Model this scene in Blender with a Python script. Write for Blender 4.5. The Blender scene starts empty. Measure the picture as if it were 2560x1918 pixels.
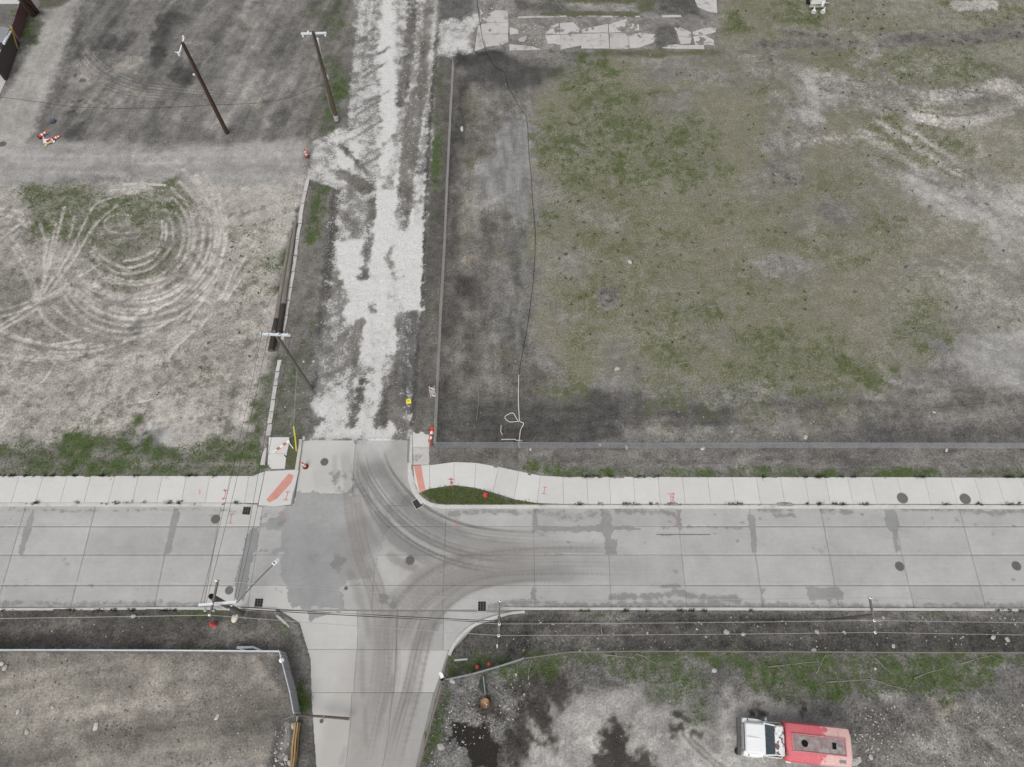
import bpy, bmesh, math, random
import numpy as np
from mathutils import Vector, Matrix
random.seed(7)
RS = np.random.RandomState(11)
S = bpy.context.scene
COL = S.collection
R = math.radians

# ------------------------------------------------------------------ camera
CAM_H, F_PX, TILT = 50.0, 1775.0, R(24.7)      # drone height, focal length in photo pixels, tilt from straight down
cd = bpy.data.cameras.new('camera'); cam = bpy.data.objects.new('camera', cd); COL.objects.link(cam)
cam.location = (0, 0, CAM_H); cam.rotation_euler = (TILT, 0, 0)
cd.sensor_fit = 'HORIZONTAL'; cd.sensor_width = 36.0; cd.lens = 36.0 * F_PX / 2560.0
cd.clip_start = 0.5; cd.clip_end = 6000
S.camera = cam

# ------------------------------------------------------------------ sky, sun, exposure (bright overcast)
SUN_EL, SUN_AZ = R(56), R(205)
w = bpy.data.worlds.new('World'); S.world = w; w.use_nodes = True
nt = w.node_tree; nt.nodes.clear()
sky = nt.nodes.new('ShaderNodeTexSky'); sky.sky_type = 'NISHITA'; sky.sun_disc = False
sky.sun_elevation = SUN_EL; sky.sun_rotation = SUN_AZ; sky.air_density = 1.0; sky.dust_density = 4.0; sky.ozone_density = 1.0
hs = nt.nodes.new('ShaderNodeHueSaturation'); hs.inputs['Saturation'].default_value = 0.22
bg = nt.nodes.new('ShaderNodeBackground'); bg.inputs['Strength'].default_value = 0.13
ow = nt.nodes.new('ShaderNodeOutputWorld')
nt.links.new(sky.outputs[0], hs.inputs['Color']); nt.links.new(hs.outputs[0], bg.inputs[0]); nt.links.new(bg.outputs[0], ow.inputs[0])
sl = bpy.data.lights.new('sun', 'SUN'); sl.energy = 1.0; sl.angle = R(42); sl.color = (1.0, 0.96, 0.90)
so = bpy.data.objects.new('sun', sl); COL.objects.link(so); so.location = (20, -20, 80)
sd = Vector((math.sin(SUN_AZ) * math.cos(SUN_EL), math.cos(SUN_AZ) * math.cos(SUN_EL), math.sin(SUN_EL)))
so.rotation_euler = sd.to_track_quat('Z', 'Y').to_euler()
S.view_settings.view_transform = 'Standard'; S.view_settings.look = 'None'
S.view_settings.exposure = 0.04; S.view_settings.gamma = 1.0; S.view_settings.use_curve_mapping = False

# ------------------------------------------------------------------ measuring: photo point + height -> place on the ground
ST, CT = math.sin(TILT), math.cos(TILT)
def P(px, py, z=0.0):
    xc = (px - 1280.0) / F_PX; yc = -(py - 959.0) / F_PX
    dy = ST + yc * CT; dz = -CT + yc * ST
    t = (z - CAM_H) / dz
    return Vector((xc * t, dy * t, z))
def PP(pts, z=0.0):
    return [P(a, b, z) for a, b in pts]
def lean(base, top):
    """height of an upright whose foot and head are seen at these photo points; returns foot, head"""
    b = P(*base); lo, hi = 0.2, 25.0
    for _ in range(40):
        m = (lo + hi) / 2
        if P(top[0], top[1], m).y > b.y: lo = m
        else: hi = m
    return b, P(top[0], top[1], lo)

# ------------------------------------------------------------------ naming and building helpers
def tag(o, label=None, cat=None, group=None, kind=None):
    if label: o['label'] = label
    if cat: o['category'] = cat
    if group: o['group'] = group
    if kind: o['kind'] = kind
    return o
def thing(name, label, cat, loc=(0, 0, 0), rz=0.0, group=None):
    o = bpy.data.objects.new(name, None); COL.objects.link(o)
    o.location = loc; o.rotation_euler = (0, 0, rz); o.empty_display_size = 0.3
    return tag(o, label, cat, group)
def copy_tree(o, parent=None):
    c = o.copy(); COL.objects.link(c); c.parent = parent
    for ch in list(o.children): copy_tree(ch, c)
    return c
def to_local(parent, v):
    if parent is None: return v
    chain = []
    p = parent
    while p is not None: chain.append(p); p = p.parent
    for p in reversed(chain):
        M = Matrix.Translation(p.location) @ p.rotation_euler.to_matrix().to_4x4()
        v = M.inverted() @ v
    return v

class MB:
    def __init__(s): s.v = []; s.f = []
    def add(s, vs, fs):
        n = len(s.v); s.v += [Vector(a) for a in vs]; s.f += [tuple(i + n for i in f) for f in fs]; return s
    def box(s, c, size, rz=0.0, rx=0.0, ry=0.0):
        hx, hy, hz = size[0] / 2, size[1] / 2, size[2] / 2
        M = Matrix.Translation(Vector(c)) @ Matrix.Rotation(rz, 4, 'Z') @ Matrix.Rotation(ry, 4, 'Y') @ Matrix.Rotation(rx, 4, 'X')
        vs = [M @ Vector((x, y, z)) for z in (-hz, hz) for x, y in ((-hx, -hy), (hx, -hy), (hx, hy), (-hx, hy))]
        return s.add(vs, [(3, 2, 1, 0), (4, 5, 6, 7), (0, 1, 5, 4), (1, 2, 6, 5), (2, 3, 7, 6), (3, 0, 4, 7)])
    def cbox(s, c, size, b=0.02, rz=0.0):
        """box with chamfered vertical and top edges"""
        hx, hy = size[0] / 2, size[1] / 2; z0 = c[2] - size[2] / 2; z1 = c[2] + size[2] / 2
        def ring(ix, iy, k, z):
            x, y = hx - ix, hy - iy
            return [(-x + k, -y, z), (x - k, -y, z), (x, -y + k, z), (x, y - k, z), (x - k, y, z), (-x + k, y, z), (-x, y - k, z), (-x, -y + k, z)]
        M = Matrix.Translation((c[0], c[1], 0)) @ Matrix.Rotation(rz, 4, 'Z')
        rs = [ring(0, 0, b, z0), ring(0, 0, b, z1 - b), ring(b, b, b * .6, z1)]
        vs = [M @ Vector(p) for r in rs for p in r]; fs = [tuple(range(7, -1, -1)), tuple(range(16, 24))]
        for k in range(2):
            for i in range(8):
                j = (i + 1) % 8; fs.append((k * 8 + i, k * 8 + j, k * 8 + 8 + j, k * 8 + 8 + i))
        return s.add(vs, fs)
    def tube(s, p0, p1, r0, r1=None, n=8, cap=True):
        return s.path([p0, p1], [r0, r0 if r1 is None else r1], n, cap)
    def path(s, pts, r, n=6, cap=True):
        pts = [Vector(p) for p in pts]; m = len(pts)
        rr = r if isinstance(r, (list, tuple)) else [r] * m
        base = len(s.v); prev = None
        for i, p in enumerate(pts):
            d = (pts[min(i + 1, m - 1)] - pts[max(i - 1, 0)]).normalized()
            if prev is None:
                a = Vector((0, 0, 1)) if abs(d.z) < 0.9 else Vector((1, 0, 0))
                u = d.cross(a).normalized()
            else:
                u = (prev - d * prev.dot(d)).normalized()
            prev = u; v = d.cross(u)
            for k in range(n):
                t = 2 * math.pi * k / n
                s.v.append(p + (u * math.cos(t) + v * math.sin(t)) * rr[i])
        for i in range(m - 1):
            for k in range(n):
                k2 = (k + 1) % n
                s.f.append((base + i * n + k, base + i * n + k2, base + (i + 1) * n + k2, base + (i + 1) * n + k))
        if cap:
            s.f.append(tuple(base + k for k in range(n - 1, -1, -1)))
            s.f.append(tuple(base + (m - 1) * n + k for k in range(n)))
        return s
    def prism(s, poly, z0, z1, b=0.0):
        """upright prism over a plan outline; b = top edge chamfer"""
        n = len(poly); pts = [Vector((p[0], p[1])) for p in poly]
        if sum(pts[i].x * pts[(i + 1) % n].y - pts[(i + 1) % n].x * pts[i].y for i in range(n)) < 0: pts.reverse()
        rings = [[(p.x, p.y, z0) for p in pts]]
        if b:
            inn = []
            for i in range(n):
                d1 = (pts[i] - pts[i - 1]).normalized(); d2 = (pts[(i + 1) % n] - pts[i]).normalized()
                nn = Vector((-(d1.y + d2.y), d1.x + d2.x)); nn = nn.normalized() if nn.length > 1e-5 else Vector((-d1.y, d1.x))
                inn.append(pts[i] + nn * b)
            rings += [[(p.x, p.y, z1 - b) for p in pts], [(p.x, p.y, z1) for p in inn]]
        else:
            rings += [[(p.x, p.y, z1) for p in pts]]
        vs = [q for r in rings for q in r]; fs = [tuple(range(n - 1, -1, -1)), tuple(range((len(rings) - 1) * n, len(rings) * n))]
        for k in range(len(rings) - 1):
            for i in range(n):
                j = (i + 1) % n; fs.append((k * n + i, k * n + j, (k + 1) * n + j, (k + 1) * n + i))
        return s.add(vs, fs)
    def lathe(s, prof, c=(0, 0, 0), n=16, M=None):
        """prof = [(r, z)...] about z"""
        base = len(s.v); c = Vector(c)
        for r, z in prof:
            for k in range(n):
                t = 2 * math.pi * k / n; q = Vector((r * math.cos(t), r * math.sin(t), z))
                s.v.append((M @ q) if M else q + c)
        for i in range(len(prof) - 1):
            for k in range(n):
                k2 = (k + 1) % n
                s.f.append((base + i * n + k, base + i * n + k2, base + (i + 1) * n + k2, base + (i + 1) * n + k))
        s.f.append(tuple(base + k for k in range(n - 1, -1, -1)))
        s.f.append(tuple(base + (len(prof) - 1) * n + k for k in range(n)))
        return s
    def loft(s, secs, cap=True):
        """closed sections with equal counts"""
        n = len(secs[0]); vs = [p for q in secs for p in q]; fs = []
        for i in range(len(secs) - 1):
            for k in range(n):
                k2 = (k + 1) % n; fs.append((i * n + k, i * n + k2, (i + 1) * n + k2, (i + 1) * n + k))
        if cap: fs += [tuple(range(n - 1, -1, -1)), tuple(range((len(secs) - 1) * n, len(secs) * n))]
        return s.add(vs, fs)
    def mesh(s, name, mat, smooth=False):
        me = bpy.data.meshes.new(name); me.from_pydata([tuple(a) for a in s.v], [], s.f); me.update()
        bm = bmesh.new(); bm.from_mesh(me); bmesh.ops.recalc_face_normals(bm, faces=bm.faces); bm.to_mesh(me); bm.free()
        if smooth:
            me.polygons.foreach_set('use_smooth', [True] * len(me.polygons))
            try: me.set_sharp_from_angle(angle=R(40))
            except Exception: pass
        if mat: me.materials.append(mat)
        return me
    def build(s, name, mat, parent=None, smooth=False, world=True):
        """vertices are world places unless world=False (then the parent's own space)"""
        if parent is not None and world: s.v = [to_local(parent, v) for v in s.v]
        o = bpy.data.objects.new(name, s.mesh(name, mat, smooth)); COL.objects.link(o); o.parent = parent
        return o

def np_mesh(name, V, Fq, mat, attrs=None, smooth=True):
    """mesh from numpy arrays; Fq (n,k) faces of equal size"""
    me = bpy.data.meshes.new(name); k = Fq.shape[1]
    me.vertices.add(len(V)); me.vertices.foreach_set('co', np.ascontiguousarray(V, dtype=np.float32).ravel())
    me.loops.add(Fq.size); me.loops.foreach_set('vertex_index', np.ascontiguousarray(Fq, dtype=np.int32).ravel())
    me.polygons.add(len(Fq)); me.polygons.foreach_set('loop_start', np.arange(0, Fq.size, k, dtype=np.int32))
    try: me.polygons.foreach_set('loop_total', np.full(len(Fq), k, dtype=np.int32))
    except Exception: pass
    me.update(calc_edges=True)
    if smooth: me.polygons.foreach_set('use_smooth', np.ones(len(Fq), dtype=bool))
    for a, arr in (attrs or {}).items():
        at = me.attributes.new(a, 'FLOAT', 'POINT'); at.data.foreach_set('value', np.ascontiguousarray(arr, dtype=np.float32).ravel())
    me.materials.append(mat)
    return me
def link(name, me, parent=None):
    o = bpy.data.objects.new(name, me); COL.objects.link(o); o.parent = parent; return o

# ------------------------------------------------------------------ numpy noise and rasters
_T = RS.rand(8, 256, 256).astype(np.float32)
def vnoise(X, Y, sc, seed):
    x = X / sc + 37.3 * seed; y = Y / sc + 11.7 * seed
    xi = np.floor(x).astype(np.int64); yi = np.floor(y).astype(np.int64)
    fx = (x - xi).astype(np.float32); fy = (y - yi).astype(np.float32)
    fx = fx * fx * (3 - 2 * fx); fy = fy * fy * (3 - 2 * fy); T = _T[seed % 8]
    a, b, c, d = xi & 255, (xi + 1) & 255, yi & 255, (yi + 1) & 255
    return (T[c, a] * (1 - fx) + T[c, b] * fx) * (1 - fy) + (T[d, a] * (1 - fx) + T[d, b] * fx) * fy
def fbm(X, Y, sc, seed=0, octv=4, g=0.5):
    r = 0; a = 1.0; t = 0
    for o in range(octv):
        r = r + a * vnoise(X, Y, sc / 2 ** o, seed + o); t += a; a *= g
    return (r / t - 0.5) * 2.2          # about -1..1
def sm(a, b, x):
    t = np.clip((x - a) / (b - a), 0, 1); return t * t * (3 - 2 * t)
def curve(pts, n=8):
    """smooth line through photo points"""
    if len(pts) < 3: return list(pts)
    q = [pts[0]] + list(pts) + [pts[-1]]; out = []
    for i in range(1, len(q) - 2):
        p0, p1, p2, p3 = q[i - 1], q[i], q[i + 1], q[i + 2]
        for k in range(n):
            t = k / n
            out.append(tuple(0.5 * ((2 * p1[j]) + (-p0[j] + p2[j]) * t + (2 * p0[j] - 5 * p1[j] + 4 * p2[j] - p3[j]) * t * t + (-p0[j] + 3 * p1[j] - 3 * p2[j] + p3[j]) * t ** 3) for j in range(2)))
    out.append(tuple(pts[-1])); return out
class Raster:
    def __init__(s, x0, x1, y0, y1, h):
        s.h = h; s.xs = np.arange(x0, x1 + h / 2, h, dtype=np.float32); s.ys = np.arange(y0, y1 + h / 2, h, dtype=np.float32)
        s.X, s.Y = np.meshgrid(s.xs, s.ys); s.f = {}
        s.n = {k: fbm(s.X, s.Y, k, i * 3 + 1, 4) for i, k in enumerate((0.35, 1.0, 3.0, 9.0))}
    def new(s, name, v=0.0):
        s.f[name] = np.full(s.X.shape, v, dtype=np.float32); return s.f[name]
    def win(s, xy, m):
        a = np.array([(p[0], p[1]) for p in xy]); lo = a.min(0) - m; hi = a.max(0) + m
        i0, i1 = np.searchsorted(s.xs, [lo[0], hi[0]]); j0, j1 = np.searchsorted(s.ys, [lo[1], hi[1]])
        return slice(j0, max(j1, j0)), slice(i0, max(i1, i0))
    def sdf(s, xy, m=3.0):
        W = s.win(xy, m); X, Y = s.X[W], s.Y[W]
        if X.size == 0: return W, None
        d2 = np.full(X.shape, 1e9, dtype=np.float32); ins = np.zeros(X.shape, dtype=bool); n = len(xy)
        for i in range(n):
            ax, ay = xy[i][0], xy[i][1]; bx, by = xy[(i + 1) % n][0], xy[(i + 1) % n][1]
            ex, ey = bx - ax, by - ay; L = ex * ex + ey * ey + 1e-9
            t = np.clip(((X - ax) * ex + (Y - ay) * ey) / L, 0, 1)
            np.minimum(d2, (X - ax - t * ex) ** 2 + (Y - ay - t * ey) ** 2, out=d2)
            c = ((ay <= Y) != (by <= Y))
            if abs(ey) > 1e-9: ins ^= c & (X < ax + (Y - ay) * ex / ey)
        d = np.sqrt(d2); return W, np.where(ins, d, -d)
    def put(s, W, wgt, vals, mode):
        for k, v in vals.items():
            A = s.f[k][W]
            if mode == 'mix': s.f[k][W] = A * (1 - wgt) + v * wgt
            elif mode == 'add': s.f[k][W] = A + v * wgt
            elif mode == 'max': s.f[k][W] = np.maximum(A, v * wgt)
            elif mode == 'mul': s.f[k][W] = A * (1 - wgt + v * wgt)
    def poly(s, pts, soft=0.4, amp=0.5, ns=1.0, k=1.0, mode='mix', px=True, **vals):
        xy = PP(pts) if px else pts
        W, d = s.sdf(xy, soft + amp + 0.3)
        if d is None: return
        wgt = sm(-soft, soft, d + amp * s.n[ns][W]) * k
        s.put(W, wgt, vals, mode)
    def stroke(s, pts, width, soft=0.15, amp=0.0, ns=0.35, k=1.0, mode='mix', tread=0.0, period=0.35, broken=0.0, fade=0.0, fade_end=0.0, smooth=True, **vals):
        q = curve(pts) if smooth else pts
        xy = PP(q); m = width / 2 + soft + amp + 0.2
        W = s.win(xy, m); X, Y = s.X[W], s.Y[W]
        if X.size == 0: return
        wg = np.zeros(X.shape, dtype=np.float32); acc = 0.0
        tot = sum((Vector(xy[i + 1]) - Vector(xy[i])).length for i in range(len(xy) - 1))
        for i in range(len(xy) - 1):
            a, b = xy[i], xy[i + 1]; seg = [(a.x, a.y), (b.x, b.y)]
            V = s.win(seg, m); x, y = s.X[V], s.Y[V]
            e = b - a; L = e.length
            if L < 1e-6 or x.size == 0: continue
            tt = ((x - a.x) * e.x + (y - a.y) * e.y) / (L * L); t = np.clip(tt, 0, 1)
            d = np.sqrt((x - a.x - t * e.x) ** 2 + (y - a.y - t * e.y) ** 2)
            hw = width / 2
            if tread: hw = hw * (1 + tread * (np.abs(((acc + t * L) / period) % 1.0 - 0.5) * 2 - 0.5))
            if amp: hw = hw + amp * s.n[ns][V]
            ww = 1 - sm(hw - soft, hw + soft, d)
            if fade: 
                u = (acc + t * L) / tot; ww = ww * sm(0, fade, u) * sm(0, fade_end or fade, 1 - u)
            acc += L
            j = slice(V[0].start - W[0].start, V[0].stop - W[0].start); ii = slice(V[1].start - W[1].start, V[1].stop - W[1].start)
            wg[j, ii] = np.maximum(wg[j, ii], ww)
        if broken: wg = wg * sm(-broken, broken, s.n[1.0][W] + 0.35)
        s.put(W, wg * k, vals, mode)
    def blob(s, c, r, soft=0.3, amp=0.4, ns=1.0, k=1.0, mode='mix', asp=1.0, **vals):
        p = P(*c); poly = [(p.x + r * math.cos(t) * asp, p.y + r * math.sin(t)) for t in np.linspace(0, 2 * math.pi, 13)[:-1]]
        s.poly(poly, soft, amp, ns, k, mode, px=False, **vals)
    def sample(s, name, x, y):
        A = s.f[name]; fx = np.clip((x - s.xs[0]) / s.h, 0, len(s.xs) - 1.001); fy = np.clip((y - s.ys[0]) / s.h, 0, len(s.ys) - 1.001)
        i = fx.astype(int); j = fy.astype(int); u = fx - i; v = fy - j
        return (A[j, i] * (1 - u) + A[j, i + 1] * u) * (1 - v) + (A[j + 1, i] * (1 - u) + A[j + 1, i + 1] * u) * v

# ------------------------------------------------------------------ materials
def nodes(name):
    m = bpy.data.materials.new(name); m.use_nodes = True; t = m.node_tree; t.nodes.clear()
    o = t.nodes.new('ShaderNodeOutputMaterial'); b = t.nodes.new('ShaderNodeBsdfPrincipled')
    t.links.new(b.outputs[0], o.inputs[0]); b.inputs['Roughness'].default_value = 0.9
    try: b.inputs['Specular IOR Level'].default_value = 0.25
    except Exception: pass
    return m, t, b
class N:
    """thin wrapper for wiring nodes"""
    def __init__(s, t): s.t = t
    def n(s, typ, **kw):
        a = s.t.nodes.new(typ)
        for k, v in kw.items(): setattr(a, k, v)
        return a
    def lk(s, a, b): s.t.links.new(a, b)
    def val(s, inp, v):
        if hasattr(v, 'is_linked') or isinstance(v, bpy.types.NodeSocket): s.lk(v, inp)
        else: inp.default_value = v
    def math(s, op, a, b=0.5, clamp=False):
        m = s.n('ShaderNodeMath', operation=op); m.use_clamp = clamp; s.val(m.inputs[0], a); s.val(m.inputs[1], b); return m.outputs[0]
    def mix(s, f, a, b, blend='MIX'):
        m = s.n('ShaderNodeMix', data_type='RGBA', blend_type=blend); s.val(m.inputs[0], f)
        for i, c in ((6, a), (7, b)):
            if isinstance(c, bpy.types.NodeSocket): s.lk(c, m.inputs[i])
            else: m.inputs[i].default_value = (*c, 1) if len(c) == 3 else c
        return m.outputs[2]
    def rng(s, v, a, b, c=0.0, d=1.0, smooth=False):
        m = s.n('ShaderNodeMapRange'); m.interpolation_type = 'SMOOTHSTEP' if smooth else 'LINEAR'
        s.val(m.inputs[0], v)
        for i, q in enumerate((a, b, c, d)): s.val(m.inputs[i + 1], q)
        return m.outputs[0]
    def noise(s, co, scale, detail=3.0, rough=0.55):
        m = s.n('ShaderNodeTexNoise'); s.lk(co, m.inputs['Vector']); m.inputs['Scale'].default_value = scale
        m.inputs['Detail'].default_value = detail; m.inputs['Roughness'].default_value = rough; return m.outputs[0]
    def vor(s, co, scale, feat='F1'):
        m = s.n('ShaderNodeTexVoronoi', feature=feat); s.lk(co, m.inputs['Vector']); m.inputs['Scale'].default_value = scale; return m.outputs[0]
    def attr(s, name):
        m = s.n('ShaderNodeAttribute', attribute_name=name); return m.outputs['Fac']
    def pos(s): return s.n('ShaderNodeNewGeometry').outputs['Position']
    def obj(s): return s.n('ShaderNodeTexCoord').outputs['Object']
    def scale(s, co, v):
        m = s.n('ShaderNodeMapping'); s.lk(co, m.inputs[0]); m.inputs['Scale'].default_value = v; return m.outputs[0]
    def bump(s, b, h, strength=0.4, dist=0.02):
        m = s.n('ShaderNodeBump'); m.inputs['Strength'].default_value = strength; m.inputs['Distance'].default_value = dist
        s.lk(h, m.inputs['Height']); s.lk(m.outputs[0], b.inputs['Normal'])
    def gray(s, v):
        m = s.n('ShaderNodeCombineColor'); [s.val(m.inputs[i], v) for i in range(3)]; return m.outputs[0]

def ground_mat():
    m, t, b = nodes('bare_soil'); q = N(t); co = q.pos()
    n1 = q.rng(q.noise(co, 1.6, 4), 0.28, 0.72); n2 = q.rng(q.noise(co, 6.5, 3), 0.28, 0.72); n3 = q.rng(q.noise(co, 17.0, 2), 0.25, 0.75)
    nbr = q.rng(q.math('ADD', q.math('MULTIPLY', n1, 0.34), q.math('ADD', q.math('MULTIPLY', n2, 0.42), q.math('MULTIPLY', n3, 0.24))), 0.26, 0.74)
    def cover(name, soft=0.16, tint=0.3, spread=0.85):
        a = q.attr(name)
        k = q.math('SUBTRACT', a, q.math('ADD', q.math('MULTIPLY', q.math('SUBTRACT', nbr, 0.5), spread), 0.5))
        f = q.rng(k, -soft, soft, 0, 1, True)
        f = q.math('ADD', q.math('MULTIPLY', f, 1 - tint), q.math('MULTIPLY', a, tint))
        return q.math('MULTIPLY', f, q.rng(a, 0.02, 0.22), True)
    tone = q.attr('tone'); warm = q.attr('warm'); rough = q.attr('rough')
    # grain of the soil: strength follows how coarse the ground is
    gr = q.math('ADD', q.math('MULTIPLY', q.math('SUBTRACT', n3, 0.5), 0.85), q.math('ADD', q.math('MULTIPLY', q.math('SUBTRACT', n2, 0.5), 0.8), q.math('MULTIPLY', q.math('SUBTRACT', n1, 0.5), 0.5)))
    k = q.math('ADD', 1.0, q.math('MULTIPLY', gr, rough))
    dk = q.math('MULTIPLY', q.rng(q.noise(co, 5.2, 3, .6), .575, .65), q.math('MULTIPLY', rough, .34)); lt = q.math('MULTIPLY', q.rng(q.noise(q.scale(co, (1, 1, 1.3)), 7.3, 3, .6), .59, .66), q.math('MULTIPLY', rough, .38))
    k = q.math('MULTIPLY', k, q.math('ADD', q.math('SUBTRACT', 1.0, dk), lt))
    tn = q.math('MULTIPLY', tone, k)
    grey = q.gray(tn)
    tint = q.mix(warm, (1.0, 0.993, 0.985), (1.105, 1.0, 0.855))
    col = q.mix(1.0, grey, tint, 'MULTIPLY')
    sc = q.mix(n2, (0.152, 0.147, 0.093), (0.278, 0.265, 0.187)); sc = q.mix(q.rng(n3, 0.6, 1.0), sc, (0.085, 0.084, 0.052))
    col = q.mix(q.math('MULTIPLY', cover('straw', 0.5, .5), 0.9), col, sc)
    lush = q.mix(n3, (0.036, 0.070, 0.018), (0.088, 0.132, 0.036)); lush = q.mix(q.math('MULTIPLY', q.rng(n1, 0.4, 1.0), .45), lush, (0.140, 0.152, 0.060))
    dull = q.mix(n3, (0.060, 0.072, 0.028), (0.125, 0.136, 0.060)); dull = q.mix(q.math('MULTIPLY', n1, .4), dull, (0.150, 0.150, 0.078))
    gc = q.mix(q.attr('lush'), dull, lush)
    col = q.mix(q.math('MULTIPLY', cover('green', 0.34, .45), 0.9), col, gc)
    cc = q.mix(n2, (0.52, 0.515, 0.503), (0.72, 0.714, 0.70)); cc = q.mix(q.rng(n3, 0.62, 1.0), cc, (0.38, 0.372, 0.36))
    col = q.mix(cover('chalk', 0.27, .22), col, cc)
    col = q.mix(q.math('MULTIPLY', cover('oil', 0.3, .3), 0.93), col, q.mix(n3, (0.012, 0.011, 0.010), (0.035, 0.030, 0.026)))
    q.lk(col, b.inputs['Base Color']); b.inputs['Roughness'].default_value = 0.95
    q.bump(b, q.math('ADD', q.math('MULTIPLY', n3, 0.5), n2), 0.55, 0.03)
    return m

def concrete_mat(name, base, var=0.10, attrs=False, dirt=0.0, slabvar=.08):
    m, t, b = nodes(name); q = N(t); co = q.pos()
    n1 = q.rng(q.noise(co, 0.55, 4), 0.3, 0.7); n2 = q.rng(q.noise(co, 3.0, 4), 0.3, 0.7); n3 = q.rng(q.noise(co, 22.0, 2), 0.25, 0.75)
    br = q.rng(q.noise(q.scale(co, (0.35, 9.0, 1.0)), 1.0, 3), 0.3, 0.7)
    oi = q.n('ShaderNodeObjectInfo').outputs['Random']
    k = q.math('ADD', 1.0 - var * 1.2, q.math('MULTIPLY', n1, var)); k = q.math('ADD', k, q.math('MULTIPLY', n2, var * .55)); k = q.math('ADD', k, q.math('MULTIPLY', n3, var * .5))
    k = q.math('ADD', k, q.math('MULTIPLY', br, var * .35)); k = q.math('MULTIPLY', k, q.math('ADD', 1 - slabvar / 2, q.math('MULTIPLY', oi, slabvar)))
    col = q.mix(1.0, q.gray(k), base, 'MULTIPLY')
    if dirt: col = q.mix(q.math('MULTIPLY', q.rng(q.noise(co, 1.1, 5, .65), 0.52, 0.70), dirt), col, (0.15, 0.14, 0.13))
    if attrs:
        nz = q.math('ADD', q.math('MULTIPLY', n2, .5), q.math('MULTIPLY', n3, .5))
        def soft(a): return q.math('MULTIPLY', q.attr(a), q.math('ADD', .62, q.math('MULTIPLY', nz, .76)), True)
        def ragged(a): return q.rng(q.math('ADD', q.attr(a), q.math('MULTIPLY', q.math('SUBTRACT', nz, .5), 1.1)), .38, .78, 0, 1, True)
        col = q.mix(q.math('MULTIPLY', soft('mud'), 0.92), col, q.mix(n2, (0.235, 0.205, 0.178), (0.300, 0.268, 0.236)))
        col = q.mix(q.math('MULTIPLY', soft('dust'), 0.75), col, (0.55, 0.545, 0.53))
        col = q.mix(q.math('MULTIPLY', soft('tyre'), 0.88), col, (0.120, 0.118, 0.118))
        col = q.mix(q.math('MULTIPLY', q.math('MULTIPLY', ragged('stain'), q.rng(q.attr('stain'), .05, .25)), 0.72), col, (0.185, 0.183, 0.180))
    q.lk(col, b.inputs['Base Color']); b.inputs['Roughness'].default_value = 0.88
    q.bump(b, q.math('ADD', n3, n2), 0.25, 0.008)
    return m
def plain(name, c, rough=0.6, metal=0.0, var=0.18, scale=9.0, rust=None, rust_amt=0.0, streak=False):
    m, t, b = nodes(name); q = N(t); co = q.obj()
    if streak: co = q.scale(co, (6, 6, 0.35))
    n = q.rng(q.noise(co, scale, 4), 0.28, 0.72); nf = q.rng(q.noise(co, scale * 6, 2), 0.28, 0.72)
    k = q.math('ADD', 1 - var, q.math('ADD', q.math('MULTIPLY', n, var * 1.3), q.math('MULTIPLY', nf, var * .7)))
    col = q.mix(1.0, q.gray(k), c, 'MULTIPLY')
    if rust is not None:
        rn = q.noise(q.obj(), 2.2, 6, .62); f = q.rng(rn, 0.60 - rust_amt * .25, 0.64 - rust_amt * .25)
        col = q.mix(f, col, q.mix(nf, tuple(x * .6 for x in rust), rust)); b.inputs['Metallic'].default_value = 0
    q.lk(col, b.inputs['Base Color']); b.inputs['Roughness'].default_value = rough; b.inputs['Metallic'].default_value = metal
    q.bump(b, nf, 0.15, 0.004)
    return m
def wood_mat(name, c1, c2, grain=(14, 14, 0.6)):
    m, t, b = nodes(name); q = N(t); co = q.obj()
    n = q.rng(q.noise(q.scale(co, grain), 1.0, 5, .65), 0.3, 0.7); n2 = q.rng(q.noise(co, 1.3, 3), .3, .7)
    col = q.mix(n, c1, c2); col = q.mix(q.math('MULTIPLY', n2, .35), col, tuple(x * .55 for x in c1))
    q.lk(col, b.inputs['Base Color']); b.inputs['Roughness'].default_value = 0.9; q.bump(b, n, 0.5, 0.01)
    return m
def leaf_mat(name, c1, c2, c3):
    m, t, b = nodes(name); q = N(t); co = q.pos()
    n = q.rng(q.noise(co, 0.8, 4), .3, .7); n2 = q.rng(q.noise(co, 14, 2), .25, .75)
    col = q.mix(n, c1, c2); col = q.mix(q.math('MULTIPLY', n2, .7), col, c3)
    q.lk(col, b.inputs['Base Color']); b.inputs['Roughness'].default_value = 0.8
    return m
def stripe_mat(name, c1, c2, period, angle, axis_co='obj'):
    m, t, b = nodes(name); q = N(t); co = q.obj()
    sx = q.n('ShaderNodeSeparateXYZ'); q.lk(co, sx.inputs[0])
    v = q.math('ADD', q.math('MULTIPLY', sx.outputs[0], math.cos(angle)), q.math('MULTIPLY', sx.outputs[2], math.sin(angle)))
    f = q.math('GREATER_THAN', q.math('FRACT', q.math('DIVIDE', q.math('ADD', v, 50.0), period)), 0.5)
    n = q.rng(q.noise(co, 8, 4), .3, .7)
    col = q.mix(f, c1, c2); col = q.mix(q.math('MULTIPLY', n, .25), col, (0.3, 0.28, 0.26))
    q.lk(col, b.inputs['Base Color']); b.inputs['Roughness'].default_value = 0.5
    return m
def glass_mat(name, c):
    m, t, b = nodes(name); q = N(t); n = q.noise(q.obj(), 5, 3)
    q.lk(q.mix(q.rng(n, .3, .7), c, tuple(x * 1.6 for x in c)), b.inputs['Base Color']); b.inputs['Roughness'].default_value = 0.12
    try: b.inputs['Specular IOR Level'].default_value = 0.6
    except Exception: pass
    return m

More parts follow.
